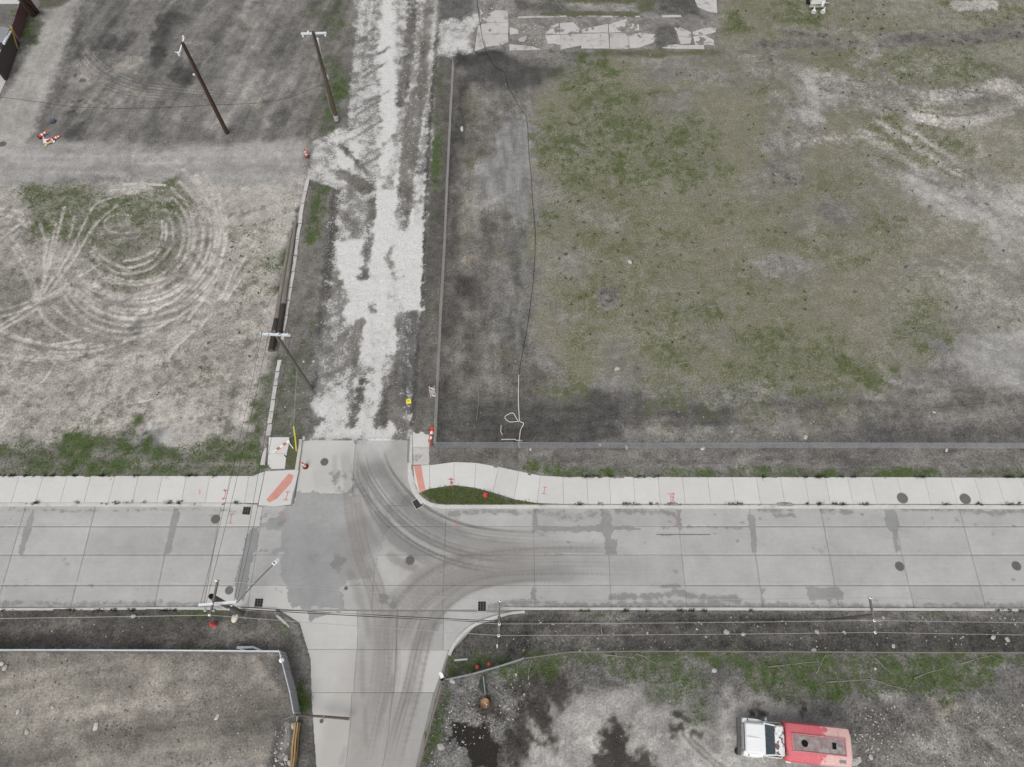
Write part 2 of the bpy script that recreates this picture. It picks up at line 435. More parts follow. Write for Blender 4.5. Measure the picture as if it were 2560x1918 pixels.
M = {}
M['soil'] = ground_mat()
M['walk'] = concrete_mat('pale_sidewalk_concrete', (0.585, 0.578, 0.560), 0.07)
M['kerb'] = concrete_mat('kerb_concrete', (0.53, 0.52, 0.50), 0.14, dirt=0.35)
M['road'] = concrete_mat('road_concrete', (0.400, 0.397, 0.386), 0.15, attrs=True, slabvar=.15)
M['road2'] = concrete_mat('newer_road_concrete', (0.50, 0.492, 0.475), 0.08, attrs=True)
M['asph'] = concrete_mat('grey_asphalt', (0.300, 0.300, 0.298), 0.16, attrs=True)
M['asph2'] = concrete_mat('dark_asphalt_patch', (0.275, 0.275, 0.273), 0.16, attrs=True)
M['oldslab'] = concrete_mat('old_slab_concrete', (0.50, 0.485, 0.470), 0.16, dirt=0.75)
M['bed'] = plain('joint_filler', (0.25, 0.245, 0.235), 0.95)
M['padred'] = concrete_mat('red_tactile', (0.60, 0.285, 0.235), 0.12, dirt=0.25)
M['paintred'] = plain('red_marking_paint', (0.56, 0.10, 0.13), 0.7, var=0.3, scale=14)
M['paintpink'] = plain('faded_red_paint', (0.45, 0.24, 0.24), 0.8, var=0.3, scale=14)
M['iron'] = plain('cast_iron', (0.135, 0.127, 0.122), 0.75, 0.2, var=0.35, scale=24)
M['ironpale'] = plain('worn_iron', (0.20, 0.188, 0.178), 0.75, 0.2, var=0.35, scale=24)
M['black'] = plain('black_and_hole_shade', (0.008, 0.008, 0.008), 0.95)  # flat black: real black parts, also sheets painting the shade in openings
M['galv'] = plain('galvanised_steel', (0.52, 0.54, 0.56), 0.45, 0.25, var=0.2)
M['galvdull'] = plain('dull_galvanised_wire', (0.26, 0.27, 0.285), 0.6, 0.2, var=0.25)
M['fabric'] = plain('grey_fence_wire', (0.30, 0.31, 0.335), 0.7, 0.1, var=0.3)
M['wirebrown'] = plain('weathered_fence_wire', (0.36, 0.345, 0.325), 0.85, var=0.35)
M['wiredry'] = plain('dull_brown_wire', (0.20, 0.185, 0.165), 0.9, var=0.35)
M['white'] = plain('white_paint', (0.80, 0.82, 0.83), 0.4, var=0.06)
M['armwhite'] = plain('white_fibreglass', (0.70, 0.74, 0.77), 0.45, var=0.08)
M['rust'] = plain('rusty_steel', (0.115, 0.092, 0.078), 0.85, var=0.4)
M['brownpipe'] = plain('brown_rusted_pipe', (0.235, 0.195, 0.165), 0.8, var=0.3)
M['orange'] = plain('orange_plastic', (0.72, 0.07, 0.03), 0.5, var=0.12)
M['reflect'] = plain('white_reflective_band', (0.82, 0.80, 0.78), 0.4, var=0.06)
M['rubber'] = plain('black_rubber', (0.030, 0.029, 0.029), 0.8, var=0.3)
M['hydrant'] = plain('red_hydrant_paint', (0.58, 0.075, 0.07), 0.45, var=0.15)
M['yellow'] = plain('yellow_plastic', (0.62, 0.52, 0.08), 0.5, var=0.15)
M['pole_dark'] = wood_mat('creosoted_wood', (0.050, 0.032, 0.024), (0.100, 0.066, 0.050), (9, 9, .25))
M['pole_mid'] = wood_mat('brown_pole_wood', (0.075, 0.058, 0.046), (0.150, 0.115, 0.092), (9, 9, .25))
M['pole_grey'] = wood_mat('weathered_pole_wood', (0.12, 0.112, 0.098), (0.21, 0.197, 0.174), (9, 9, .25))
M['pole_olive'] = wood_mat('mossy_pole_wood', (0.13, 0.123, 0.10), (0.215, 0.205, 0.175), (9, 9, .25))
M['armwood'] = wood_mat('grey_crossarm_wood', (0.13, 0.115, 0.098), (0.25, 0.225, 0.195), (4, 4, 4))
M['timber'] = wood_mat('golden_timber', (0.27, 0.185, 0.085), (0.46, 0.34, 0.175), (9, .6, 9))
M['twig'] = wood_mat('bleached_twig', (0.24, 0.225, 0.19), (0.40, 0.375, 0.33), (5, 5, 5))
M['cable'] = plain('black_cable', (0.022, 0.022, 0.022), 0.7)
M['wire'] = plain('bright_wire', (0.42, 0.42, 0.41), 0.5, 0.3)
M['guy'] = plain('guy_wire', (0.30, 0.30, 0.29), 0.5, 0.3)
M['hose'] = plain('white_pipe', (0.62, 0.60, 0.56), 0.6, var=0.12)
M['rock'] = concrete_mat('concrete_rubble', (0.42, 0.405, 0.385), 0.35)
M['rockdark'] = concrete_mat('soil_clods', (0.225, 0.206, 0.186), 0.5)
M['grass'] = leaf_mat('green_grass', (0.050, 0.092, 0.022), (0.098, 0.140, 0.040), (0.150, 0.160, 0.066))
M['fieldgrass'] = leaf_mat('dull_field_grass', (0.075, 0.088, 0.034), (0.130, 0.140, 0.062), (0.185, 0.180, 0.105))
M['clump'] = leaf_mat('bright_weed_clumps', (0.050, 0.105, 0.026), (0.085, 0.150, 0.040), (0.13, 0.175, 0.065))
M['weed'] = leaf_mat('weed_leaves', (0.025, 0.050, 0.018), (0.040, 0.068, 0.024), (0.055, 0.075, 0.035))
M['straw'] = leaf_mat('dry_straw', (0.20, 0.180, 0.115), (0.29, 0.265, 0.185), (0.13, 0.12, 0.075))

# ------------------------------------------------------------------ the ground: what covers it where
ZR, ZS = -0.12, 0.045          # top of the road slabs, top of the sidewalk
G = Raster(-57, 57, -5, 70, 0.112)
for k, v in (('tone', .19), ('warm', .35), ('rough', .85), ('straw', 0), ('green', 0), ('chalk', 0), ('oil', 0), ('z', 0), ('weed', 0), ('lush', 0)): G.new(k, v)
g = G.f; n35, n1, n3, n9 = G.n[.35], G.n[1.0], G.n[3.0], G.n[9.0]

# north-west lot: dark asphalt dust, streaked
G.poly([(190, -60), (900, -60), (880, 330), (770, 370), (60, 365), (120, 260)], .5, .7, 3.0, tone=.172, warm=.35, rough=.68)
for pts, wd, tn in ((((300, 10), (255, 90), (225, 150)), 1.3, .10), (((420, 40), (405, 110), (395, 150)), 1.6, .085), (((330, 90), (250, 140)), 1.4, .085), (((430, 30), (455, 45)), 1.3, .09),
                    (((440, 160), (470, 190), (430, 190)), 1.0, .085), (((560, 60), (520, 120), (480, 230)), 2.4, .135), (((640, 60), (600, 200), (560, 300)), 2.2, .205), (((620, 0), (560, 150)), 1.6, .20),
                    (((700, 60), (690, 130), (660, 250)), 2.5, .125), (((150, 130), (210, 110), (290, 110)), 1.6, .11), (((300, 190), (280, 260), (260, 300)), 2.0, .20), (((350, 200), (330, 290)), 1.5, .19),
                    (((220, 170), (250, 230)), 1.5, .20), (((480, 210), (560, 250), (640, 250)), 1.2, .19), (((400, 330), (560, 345), (700, 330)), 2.0, .14), (((700, 200), (690, 260), (660, 300)), 1.8, .205), (((280, 40), (340, 30)), 2.5, .145)):
    G.stroke(pts, wd, .55, .9, 1.0, .9, tone=tn)
for c_, r_, t_ in (((410, 50), 1.1, .07), ((400, 90), 1.0, .075), ((270, 105), 1.3, .075), ((300, 115), .9, .07), ((245, 120), 1.0, .08), ((440, 180), .8, .075), ((470, 195), 1.1, .09), ((390, 130), .8, .08), ((285, 55), .9, .095), ((195, 130), .8, .085), ((620, 215), 2.2, .235), ((590, 170), 1.6, .22), ((240, 215), 1.8, .22), ((205, 190), 1.3, .23), ((540, 290), 1.5, .22), ((640, 40), 1.8, .22), ((330, 235), 1.4, .21), ((500, 130), 1.6, .20), ((700, 290), 1.0, .085), ((680, 365), .7, .08), ((180, 335), 1.1, .085)):
    G.blob(c_, r_, .4, .9, 1.0, .85, tone=t_, asp=.8)
g['tone'] *= np.where((g['rough'] < .72) & (g['tone'] < .3), 1 + .10 * np.clip(n3 + .6 * n1, -1, 1), 1.0)
for base_ in ([(200, 100), (235, 150), (290, 190), (360, 215), (470, 230), (640, 245)], [(178, 140), (215, 190), (265, 225), (330, 243), (440, 252)], [(190, 120), (225, 170), (280, 207), (350, 230), (420, 238)]):          # curved tyre lines across the lot
    for i in range(4): G.stroke([(a_ + i * 2.2, b_ - i * 3.0) for a_, b_ in base_], .12, .06, .03, k=.75, tone=(.275 if i % 2 == 0 else .10), warm=.6, broken=.4, fade=.15, z=-.02)
for c_, r_, t_ in (((412, 45), .9, .06), ((402, 80), .8, .062), ((438, 38), .6, .065), ((272, 108), 1.0, .062), ((302, 118), .7, .06), ((245, 122), .7, .07), ((440, 176), .55, .06), ((470, 200), .8, .075), ((398, 132), .8, .065), ((385, 125), .5, .06), ((197, 140), .5, .065), ((285, 60), .5, .075), ((178, 338), .8, .065), ((200, 345), .5, .06), ((223, 362), .3, .07), ((690, 372), .4, .06), ((715, 375), .3, .065)):
    G.blob(c_, r_, .18, .7, .35, .8, tone=t_, asp=.85)
for c_, r_ in (((215, 185), 1.0), ((245, 215), 1.2), ((330, 160), 1.3), ((205, 265), .9), ((255, 250), .9), ((560, 290), .7), ((620, 60), .8), ((345, 240), .7), ((300, 170), .8), ((640, 250), .9)): G.blob(c_, r_, .2, 1.0, .35, .7, tone=.255, warm=.75, asp=.8)
for _ in range(16): x0_ = RS.uniform(150, 215); G.blob((x0_ - 90 * RS.rand() * .2, RS.uniform(120, 320)), RS.uniform(.1, .3), .1, .2, .35, .8, tone=.06)
# the lane along its left side and the pale track below it
G.poly([(218, -60), (190, 90), (140, 235), (88, 330), (60, 365), (-60, 420), (-60, 300), (20, 235), (60, 150), (100, 70), (125, -60)], .35, .35, 1.0, tone=.34, warm=.35, rough=.4)
G.poly([(-60, 370), (90, 355), (400, 372), (770, 350), (772, 445), (690, 470), (560, 468), (420, 455), (100, 455), (-60, 480)], .8, .8, 3.0, tone=.325, warm=.25, rough=.45)
for i in range(22):
    y = 372 + i * 4.2; x0 = RS.uniform(-20, 400)
    G.stroke([(x0, y + RS.uniform(-6, 6)), (x0 + RS.uniform(120, 380), y + RS.uniform(-10, 10))], RS.uniform(.2, .6), .25, .3, k=.45, tone=RS.choice([.40, .27, .42, .25]))
for i in range(14):
    a = RS.uniform(0, 1); x = 140 - 60 * a + RS.uniform(-50, 50)
    G.stroke([(x + 60, 10 + 20 * a), (x, 150), (x - 60, 300)], RS.uniform(.15, .4), .2, .25, k=.4, tone=RS.choice([.40, .28]))
G.stroke([(205, 20), (180, 110), (140, 225), (100, 320)], 1.1, .5, .7, .35, .8, tone=.105)     # dark edge of the lot
G.poly([(30, 30), (90, 20), (105, 60), (85, 110), (60, 105)], .4, .6, tone=.11, green=.55)
G.poly([(20, 120), (62, 105), (60, 150), (30, 190)], .3, .4, tone=.27, green=.35)
G.poly([(-60, 6), (52, 6), (30, 62), (-60, 62)], .2, .2, tone=.14, warm=.4, rough=.5)
G.stroke([(130, 20), (118, 40)], .9, .4, .5, tone=.34, warm=.6)
G.poly([(90, -10), (190, -10), (140, 18), (95, 22)], .4, .6, tone=.13, green=.6)
# west lot: pale dust with a scatter of weeds, churned by spinning wheels
G.poly([(-60, 475), (420, 452), (690, 468), (770, 445), (765, 480), (668, 1085), (660, 1190), (-60, 1195)], .7, .6, 1.0, tone=.375, warm=.58, rough=.78)
G.poly([(60, 480), (200, 455), (430, 462), (540, 510), (500, 545), (330, 560), (170, 600), (60, 590), (40, 530)], 1.0, 1.8, 3.0, tone=.26, green=.62)
G.poly([(230, 560), (420, 560), (480, 640), (440, 700), (340, 740), (230, 730), (210, 650)], .9, 1.4, 3.0, tone=.215, green=.36)
G.poly([(0, 690), (250, 690), (330, 860), (60, 960), (-60, 900)], 1.2, 1.5, 3.0, tone=.255, green=.22)
G.poly([(470, 470), (690, 475), (650, 560), (560, 560)], 1.0, 1.0, 3.0, tone=.37, rough=.5, green=0)
G.poly([(560, 560), (700, 530), (690, 700), (640, 870), (590, 760)], .9, 1.0, 1.0, tone=.38, green=.26, weed=.5)
G.poly([(460, 790), (650, 770), (640, 1000), (400, 1010)], 1.0, 1.5, 3.0, tone=.365, green=.18, weed=.25)
G.poly([(-60, 900), (300, 900), (520, 1010), (560, 1090), (200, 1075), (-60, 1060)], 1.2, 1.0, 3.0, tone=.365, green=.14)
def track(pts, w=.30, k=.95, t=.56):
    G.stroke(pts, w * .72, .12, .08, .35, k, tone=t, warm=.55, green=0, rough=.5, z=-.05, broken=.35)
    G.stroke([(a + 3.0, b_ + 3.5) for a, b_ in pts], w * .5, .12, .08, .35, k * .45, tone=.20, warm=.5, z=.02, broken=.3)      # the thrown-up darker ridge beside it
def arc(cx, cy, rx, ry, a0, a1, n=9, rot=0.0):
    c, s_ = math.cos(rot), math.sin(rot); out = []
    for i in range(n):
        a = R(a0 + (a1 - a0) * i / (n - 1)); wob = 1 + RS.uniform(-.02, .02); x, y = rx * math.cos(a) * wob, ry * math.sin(a) * wob
        out.append((cx + x * c - y * s_, cy + x * s_ + y * c))
    return out
G.poly([(-60, 560), (250, 500), (480, 500), (560, 600), (520, 740), (380, 850), (150, 910), (-60, 890)], 1.5, 1.2, 3.0, .6, tone=.265)
for f in (.41, .48, .54, .60, .66, .71, .77, .82, .87, .92, .97, 1.02, 1.08, 1.15):      # the wheel-spin rings, open to the upper left
    a0 = RS.uniform(-50, 5); a1 = RS.uniform(105, 168)
    track(arc(318 + 22 * f + RS.uniform(-10, 10), 575 + 12 * f + RS.uniform(-10, 10), 200 * f, 188 * f, a0, a1, rot=R(-10 + RS.uniform(-5, 5))), RS.uniform(.24, .46), RS.uniform(.55, .95))
for i in range(5): track(arc(320 + i * 6, 520 + i * 7, 70 + i * 20, 34 + i * 11, 200 + i * 5, 350 - i * 6), .22, .5)
track(arc(305, 560, 45, 24, 60, 300), .34, .6); track(arc(340, 640, 60, 40, 10, 120), .25, .7); track(arc(370, 660, 80, 45, 5, 110), .25, .7); track(arc(300, 660, 60, 50, 60, 160), .22, .6)
for q in (((95, 738), (60, 640), (20, 590), (-20, 570)), ((88, 738), (50, 650), (10, 600), (-20, 585)), ((100, 735), (118, 660), (112, 600), (100, 560)), ((100, 735), (130, 640), (150, 560), (160, 520)), ((110, 735), (150, 650), (175, 590), (185, 540)), ((105, 735), (170, 640), (210, 560), (240, 510), (300, 490)), ((120, 735), (190, 640), (235, 565), (290, 515)), ((130, 735), (200, 690), (250, 660)), ((100, 740), (40, 790), (-30, 830)), ((150, 725), (60, 775), (-30, 800)), ((130, 735), (40, 765), (-30, 780)),
          ((170, 710), (110, 760), (20, 815), (-30, 850)), ((95, 735), (105, 790), (150, 830), (190, 850)), ((150, 725), (200, 790), (290, 830), (400, 815), (500, 760)), ((175, 720), (240, 775), (330, 800), (440, 770), (520, 700)), ((185, 720), (250, 765), (340, 785), (430, 755), (500, 690)), ((165, 725), (230, 790), (330, 815), (450, 790), (540, 700)),
          ((120, 745), (170, 800), (280, 845), (390, 835)), ((-30, 815), (60, 850), (180, 870), (330, 850), (430, 800)), ((-20, 850), (60, 880), (170, 890), (290, 865)), ((20, 840), (110, 862), (200, 850)), ((-20, 880), (60, 900), (150, 902), (210, 885)), ((-20, 800), (40, 840), (140, 865), (230, 860)), ((-20, 835), (50, 868), (150, 882), (260, 872), (360, 835)), ((0, 870), (70, 893), (160, 897)),
          ((0, 600), (50, 560), (70, 545)), ((-20, 535), (30, 545), (70, 570)), ((-20, 520), (40, 530), (80, 560)), ((120, 600), (110, 660), (120, 690)), ((140, 560), (125, 640), (130, 690)), ((480, 830), (440, 870), (420, 900)), ((600, 700), (560, 760)), ((560, 640), (530, 720), (470, 800)), ((590, 660), (550, 750), (500, 820)),
          ((140, 905), (110, 950), (80, 970)), ((215, 1010), (222, 985)), ((330, 1010), (380, 1000)), ((420, 1030), (440, 1060)), ((395, 1090), (425, 1115)), ((20, 1085), (90, 1100)), ((520, 730), (470, 800)), ((640, 600), (580, 700))):
    track(q, RS.uniform(.24, .42), RS.uniform(.6, .95))
G.blob((98, 737), .7, .4, .5, .35, .8, tone=.50); G.blob((160, 722), .8, .4, .6, .35, .6, tone=.46)
G.stroke([(600, 940), (560, 1090)], .35, .3, .3, tone=.27); G.stroke([(555, 960), (548, 1080)], .2, .2, .2, tone=.27)
G.blob((385, 1110), 1.3, .5, .6, tone=.20, warm=.1, green=0, rough=.3)
for c in ((410, 1030), (470, 1040), (500, 1075), (360, 1060), (440, 1095)): G.blob(c, RS.uniform(.6, 1.2), .3, .6, tone=.42, green=0, rough=.5)
# green strip behind the west sidewalk
G.poly([(-60, 1098), (100, 1112), (270, 1075), (345, 1055), (350, 1110), (430, 1125), (540, 1100), (660, 1070), (668, 1170), (620, 1196), (-60, 1197)], .6, .9, 1.0, tone=.16, green=.72)
G.poly([(330, 1152), (640, 1155), (640, 1166), (330, 1168)], .3, .3, tone=.25, green=.05); G.poly([(-20, 1140), (70, 1145), (60, 1188), (-20, 1192)], .5, .6, tone=.2, green=.15)
G.poly([(0, 1090), (90, 1095), (140, 1125), (60, 1112)], .4, .5, tone=.24, green=.1); G.poly([(220, 1128), (380, 1135), (380, 1150), (230, 1145)], .3, .4, tone=.21, green=.3)
G.poly([(380, 1168), (640, 1166), (640, 1190), (400, 1190)], .4, .8, tone=.2, green=.45)
# verge between the lot and the dug-up street
G.poly([(885, -60), (872, 150), (850, 330), (770, 360), (772, 450), (820, 480), (805, 640), (780, 860), (760, 1090), (668, 1095), (768, 470), (770, 360), (740, -60)], .3, .3, tone=.165, warm=.55, rough=.75)
for q, w_, gv in ((((800, 10), (830, 80)), 2.2, .35), (((825, 160), (850, 220)), 2.6, .5), (((830, 240), (815, 320)), 2.0, .6), (((860, 200), (845, 240)), 1.2, .7), (((800, 460), (790, 540), (770, 590)), 1.6, .7), (((745, 560), (715, 640), (700, 720)), .7, .55), (((790, 820), (750, 880)), 1.6, .35),
                  (((745, 900), (720, 1000), (700, 1085)), 1.6, .35), (((755, 1010), (735, 1090)), 1.2, .4), (((690, 900), (660, 1000), (640, 1080)), 1.0, .55), (((840, 0), (850, 60)), 1.5, .4)):
    G.stroke(q, w_, .6, .7, 1.0, .9, green=gv, tone=.13)
G.stroke([(745, 520), (700, 800), (690, 900)], .25, .2, .3, green=.3, tone=.10)
# the dug-up street: crushed white concrete over dark mud
street = [(905, -60), (880, 150), (868, 320), (780, 350), (772, 450), (835, 470), (832, 560), (822, 650), (802, 760), (800, 860), (790, 960), (775, 1098), (1030, 1098), (1042, 950), (1056, 780), (1068, 480), (1078, 300), (1090, 140), (1100, -60)]
G.poly(street, .15, .25, .35, tone=.125, warm=.5, rough=1.0, green=0, straw=0, chalk=.5)
def chalk(pts, v, soft=.5, amp=.8, ns=1.0): G.poly(pts, soft, amp, ns, chalk=v)
chalk([(905, -60), (1000, -60), (990, 300), (960, 480), (880, 470), (780, 440), (800, 350), (880, 330), (880, 150)], .55)
chalk([(960, -20), (985, -20), (980, 90), (990, 200), (985, 330), (950, 480), (930, 480), (955, 300), (945, 100)], 1.15, .4, .4)
chalk([(840, 600), (905, 600), (900, 690), (880, 760), (850, 720)], 1.15, .3, .4); chalk([(940, 470), (1060, 470), (1055, 770), (1000, 775), (950, 690), (905, 690), (930, 560)], 1.1, .3, .4)
chalk([(860, 690), (1050, 690), (1045, 770), (990, 780), (985, 830), (900, 900), (880, 800), (860, 780)], 1.08, .3, .5); chalk([(1000, 600), (1060, 560), (1056, 770), (1000, 770)], 1.2, .2, .3)
chalk([(960, 590), (1000, 400), (985, 480), (975, 640), (930, 640)], 1.2, .3, .4); chalk([(1030, 430), (1066, 430), (1064, 560), (1040, 560)], .9, .3, .4); chalk([(1035, 290), (1072, 290), (1068, 430), (1040, 430)], .62)
chalk([(900, 850), (990, 800), (985, 920), (900, 960), (885, 1098), (960, 1098), (970, 1040), (930, 960)], .85); chalk([(820, 960), (880, 930), (870, 1000), (880, 1060), (900, 1098), (780, 1098), (790, 1010)], .80, .4, .7)
chalk([(800, 880), (860, 830), (860, 930), (800, 960)], .5); chalk([(960, 1060), (990, 1040), (990, 1098), (900, 1098)], .92, .3, .4); chalk([(880, 940), (950, 930), (945, 1090), (880, 1090)], .86, .3, .4); chalk([(985, 1030), (1010, 1050), (1005, 1098), (985, 1098)], .6)
chalk([(1075, 60), (1190, 40), (1185, 135), (1075, 150)], .55); chalk([(1085, 100), (1180, 95), (1180, 125), (1085, 125)], .75)
chalk([(820, 335), (880, 320), (900, 400), (840, 420)], .8, .4, .7); chalk([(850, 400), (880, 395), (880, 430), (850, 430)], 1.0, .2, .4)
def mud(pts, w_, tn=.085, k=1.0, wm=.7, amp=.35): G.stroke(pts, w_, .22, amp, .35, k, chalk=.22, tone=tn, warm=wm)
mud([(1075, -20), (1062, 120), (1050, 250), (1030, 400), (1015, 520)], .95, .105); mud([(1030, -20), (1022, 130), (1000, 260)], .9, .085); mud([(1040, 230), (1020, 330), (1012, 470)], 1.1, .11)
mud([(930, 500), (920, 620), (905, 690)], .75, .085, .9); mud([(1010, 480), (1005, 560)], 1.3, .10, .7); mud([(1075, 150), (1070, 290)], .5, .14, .5)
mud([(985, 610), (968, 640), (980, 680)], .5, .16, .8); mud([(905, 950), (885, 1040), (878, 1060)], .75, .075); mud([(895, 810), (880, 900)], 1.1, .10, .85); mud([(1000, 930), (960, 1030), (945, 1050)], 1.2, .085)
mud([(1010, 790), (1015, 860), (1000, 960), (990, 1040)], 1.3, .10, .95); mud([(1030, 800), (1030, 900), (1020, 1010)], 1.6, .075, .95, .15); mud([(1010, 1060), (1000, 1098)], 1.3, .10, .85)
mud([(840, 480), (830, 560), (822, 640), (812, 740)], .8, .06); mud([(812, 740), (800, 800), (798, 860)], .5, .07); mud([(860, 540), (890, 580)], .9, .12, .7); mud([(850, 430), (890, 450), (920, 470)], 1.2, .10, .9)
mud([(850, 360), (890, 400), (915, 430)], .5, .09); mud([(795, 1050), (780, 1075)], .8, .09); mud([(950, 440), (945, 380), (990, 330)], .5, .13, .6); mud([(870, 750), (840, 700)], .7, .12, .7); mud([(930, 770), (925, 765)], .6, .13)
for i in range(26):          # scraper furrows slanting across the west half
    y = RS.uniform(40, 420) if i < 15 else RS.uniform(780, 1010); x = RS.uniform(890, 950) if i < 15 else RS.uniform(800, 860)
    mud([(x - 30, y + RS.uniform(15, 30)), (x + 5, y + 6), (x + 30, y - RS.uniform(8, 20))], RS.uniform(.15, .4), .12, .8, .4, .15)
for i in range(6): mud([(975 + i * 7, 690), (970 + i * 7.5, 740), (965 + i * 8, 800)], .13, .2, .6, .3, .05)
for i in range(8): G.stroke([(1040 + i * 4, 300), (1036 + i * 4, 420), (1030 + i * 4, 520)], .1, .08, .08, k=.6, tone=.11, chalk=.3, broken=.3)
G.poly(street, .25, .1, .35, z=-.14); g['z'][:] = g['z']
G.stroke([(1098, 0), (1088, 150), (1076, 300), (1066, 480), (1054, 780), (1040, 950), (1032, 1070)], .35, .15, .25, .35, .9, tone=.055, warm=.4, chalk=0)  # dark cut edge: bare soil face with its shadow painted into the tone
# strip between the street and the long fence, and the dark soil east of it
G.poly([(1100, 140), (1135, 140), (1128, 400), (1110, 700), (1095, 980), (1085, 1090), (1035, 1090), (1042, 950), (1056, 780), (1072, 480), (1085, 280)], .15, .15, .35, tone=.115, warm=.55, rough=.8)
for q, w_, gv in ((((1095, 340), (1088, 470)), 1.0, .75), (((1100, 180), (1098, 230)), .9, .6), (((1085, 520), (1080, 560)), .8, .5), (((1075, 760), (1070, 800)), .7, .45), (((1090, 330), (1092, 280)), .7, .4)): G.stroke(q, w_, .35, .4, .35, .9, green=gv, tone=.12)
G.poly([(1130, 140), (1270, 130), (1420, 160), (1410, 230), (1320, 260), (1330, 560), (1340, 760), (1360, 900), (1450, 985), (1700, 990), (2000, 990), (2200, 960), (2640, 930), (2640, 1198), (1075, 1160), (1090, 900), (1125, 500)], .9, 1.2, 3.0, tone=.165, warm=.58, rough=.85)
G.poly([(1140, 140), (1260, 140), (1420, 175), (1400, 215), (1290, 230), (1180, 200)], .7, .8, 1.0, tone=.080, warm=.3, rough=.6)
G.poly([(1265, 290), (1350, 280), (1335, 420), (1345, 560), (1290, 570), (1250, 500), (1200, 510), (1180, 430), (1240, 380)], .7, .8, 1.0, tone=.25, warm=.12, rough=.5)
G.poly([(1260, 560), (1330, 560), (1350, 860), (1260, 880), (1230, 720)], .9, 1.0, 3.0, tone=.155, warm=.3, rough=.8)
for q, w_, tn in ((((1160, 200), (1140, 330), (1130, 450)), .8, .07), (((1190, 460), (1170, 560)), 1.6, .22), (((1190, 640), (1160, 760)), 2.2, .20), (((1150, 700), (1170, 720)), 1.8, .06), (((1130, 760), (1125, 830)), 1.2, .09), (((1200, 850), (1190, 950)), 1.8, .17),
                  (((1220, 560), (1200, 760)), 1.6, .10), (((1140, 500), (1130, 640)), .7, .075), (((1120, 950), (1100, 1090)), .8, .07), (((1180, 250), (1220, 300)), 2, .18), (((1160, 280), (1150, 350)), 1.2, .075), (((1260, 900), (1340, 960)), 2.5, .13)):
    G.stroke(q, w_, .5, .6, 1.0, .8, tone=tn)
for q in (((1160, 505), (1165, 520)), ((1170, 590), (1165, 600)), ((1240, 630), (1290, 650)), ((1230, 880), (1270, 890)), ((1180, 240), (1170, 300)), ((1190, 390), (1180, 400)), ((1170, 360), (1180, 420))): G.stroke(q, 1.2, .4, .6, .35, .8, green=.45)
G.blob((1168, 651), .45, .15, .2, .35, .8, tone=.22, warm=3.2)
for c, r in (((1440, 1040), 2.6), ((1540, 1010), 1.3), ((1530, 1060), 1.8), ((1620, 1015), 1.0), ((1750, 1030), 2.2), ((1790, 1035), 1.2), ((1500, 990), .8), ((1420, 1060), 1.6)): G.blob(c, r * .85, .6, .9, 1.0, .55, tone=.062, warm=.25, asp=1.5)
G.poly([(1100, 1010), (1300, 1000), (1500, 1080), (1300, 1100), (1095, 1100)], .9, 1.0, 3.0, tone=.095, warm=.4)
G.poly([(1560, 1070), (1900, 1075), (1900, 1095), (1560, 1092)], .4, .7, 1.0, tone=.20); G.poly([(1090, 1130), (1180, 1140), (1180, 1155), (1085, 1155)], .3, .4, tone=.17)
G.poly([(2150, 1060), (2640, 1060), (2640, 1108), (2150, 1108)], .9, .9, 3.0, tone=.105, warm=.3); G.poly([(1290, 1128), (2640, 1128), (2640, 1172), (1380, 1172)], .5, .9, 3.0, tone=.165, warm=.45)
G.poly([(1400, 1172), (2640, 1172), (2640, 1196), (1400, 1196)], .3, .6, 3.0, tone=.15, green=.38)
for x, w_ in ((1415, 2.5), (1500, 2), (1700, 1.2), (1760, 1.5), (1980, 1.2), (2180, 3), (2230, 3.6), (2320, 2.2), (2540, 1.6), (1900, 1), (2070, 1)): G.stroke([(x - w_ * 9, 1187), (x + w_ * 9, 1185)], .8, .3, .3, .35, 1, green=.85)
G.stroke([(1330, 1160), (1400, 1175), (1450, 1188)], .9, .4, .4, green=.75)
G.poly([(1750, 990), (1850, 985), (1850, 1010), (1780, 1020)], .3, .5, tone=.24); G.poly([(2140, 985), (2210, 975), (2210, 1000), (2150, 1005)], .3, .5, tone=.26, rough=.5)
G.poly([(1055, 1232), (1075, 1222), (1140, 1214), (1230, 1232), (1290, 1250), (1370, 1260), (1280, 1263), (1100, 1262)], .1, .05, tone=.14, green=.9, rough=.8)
G.poly([(720, 1095), (748, 1098), (738, 1175), (712, 1172)], .15, .12, .35, tone=.12, green=.8)
G.blob((1145, 1240), .5, .3, .3, green=.2); G.blob((1265, 1243), .6, .3, .3, green=.2)
# the big grass field
field = [(1430, 165), (1500, 130), (1800, 125), (1800, -60), (2640, -60), (2640, 900), (2330, 850), (2200, 960), (2060, 990), (1900, 985), (1750, 965), (1640, 985), (1560, 930), (1400, 960), (1380, 900), (1345, 760), (1330, 600), (1335, 400), (1330, 300), (1380, 220)]
G.poly(field, 1.8, 2.6, 3.0, tone=.205, warm=.5, straw=.70, rough=.85)
W, d = G.sdf(PP(field), 0); ins = sm(0, 2.0, d)
east = sm(18, 36, G.X[W] - .12 * G.Y[W]); gr = np.clip(.315 - .12 * east + .30 * n9[W] + .20 * n3[W] + .12 * n1[W], 0.03, .75); g['green'][W] = np.maximum(g['green'][W], gr * ins)
bare = sm(.28, .75, fbm(G.X[W], G.Y[W], 4.5, 5) + .25 * n1[W]); g['straw'][W] *= 1 - (.60 * bare + .28 * east) * ins; g['green'][W] *= 1 - .6 * bare * ins; g['tone'][W] *= 1 + .25 * east * ins
g['weed'][W] = np.maximum(g['weed'][W], ins * np.clip(.28 + .35 * n9[W] + .2 * n3[W], 0.04, 1))
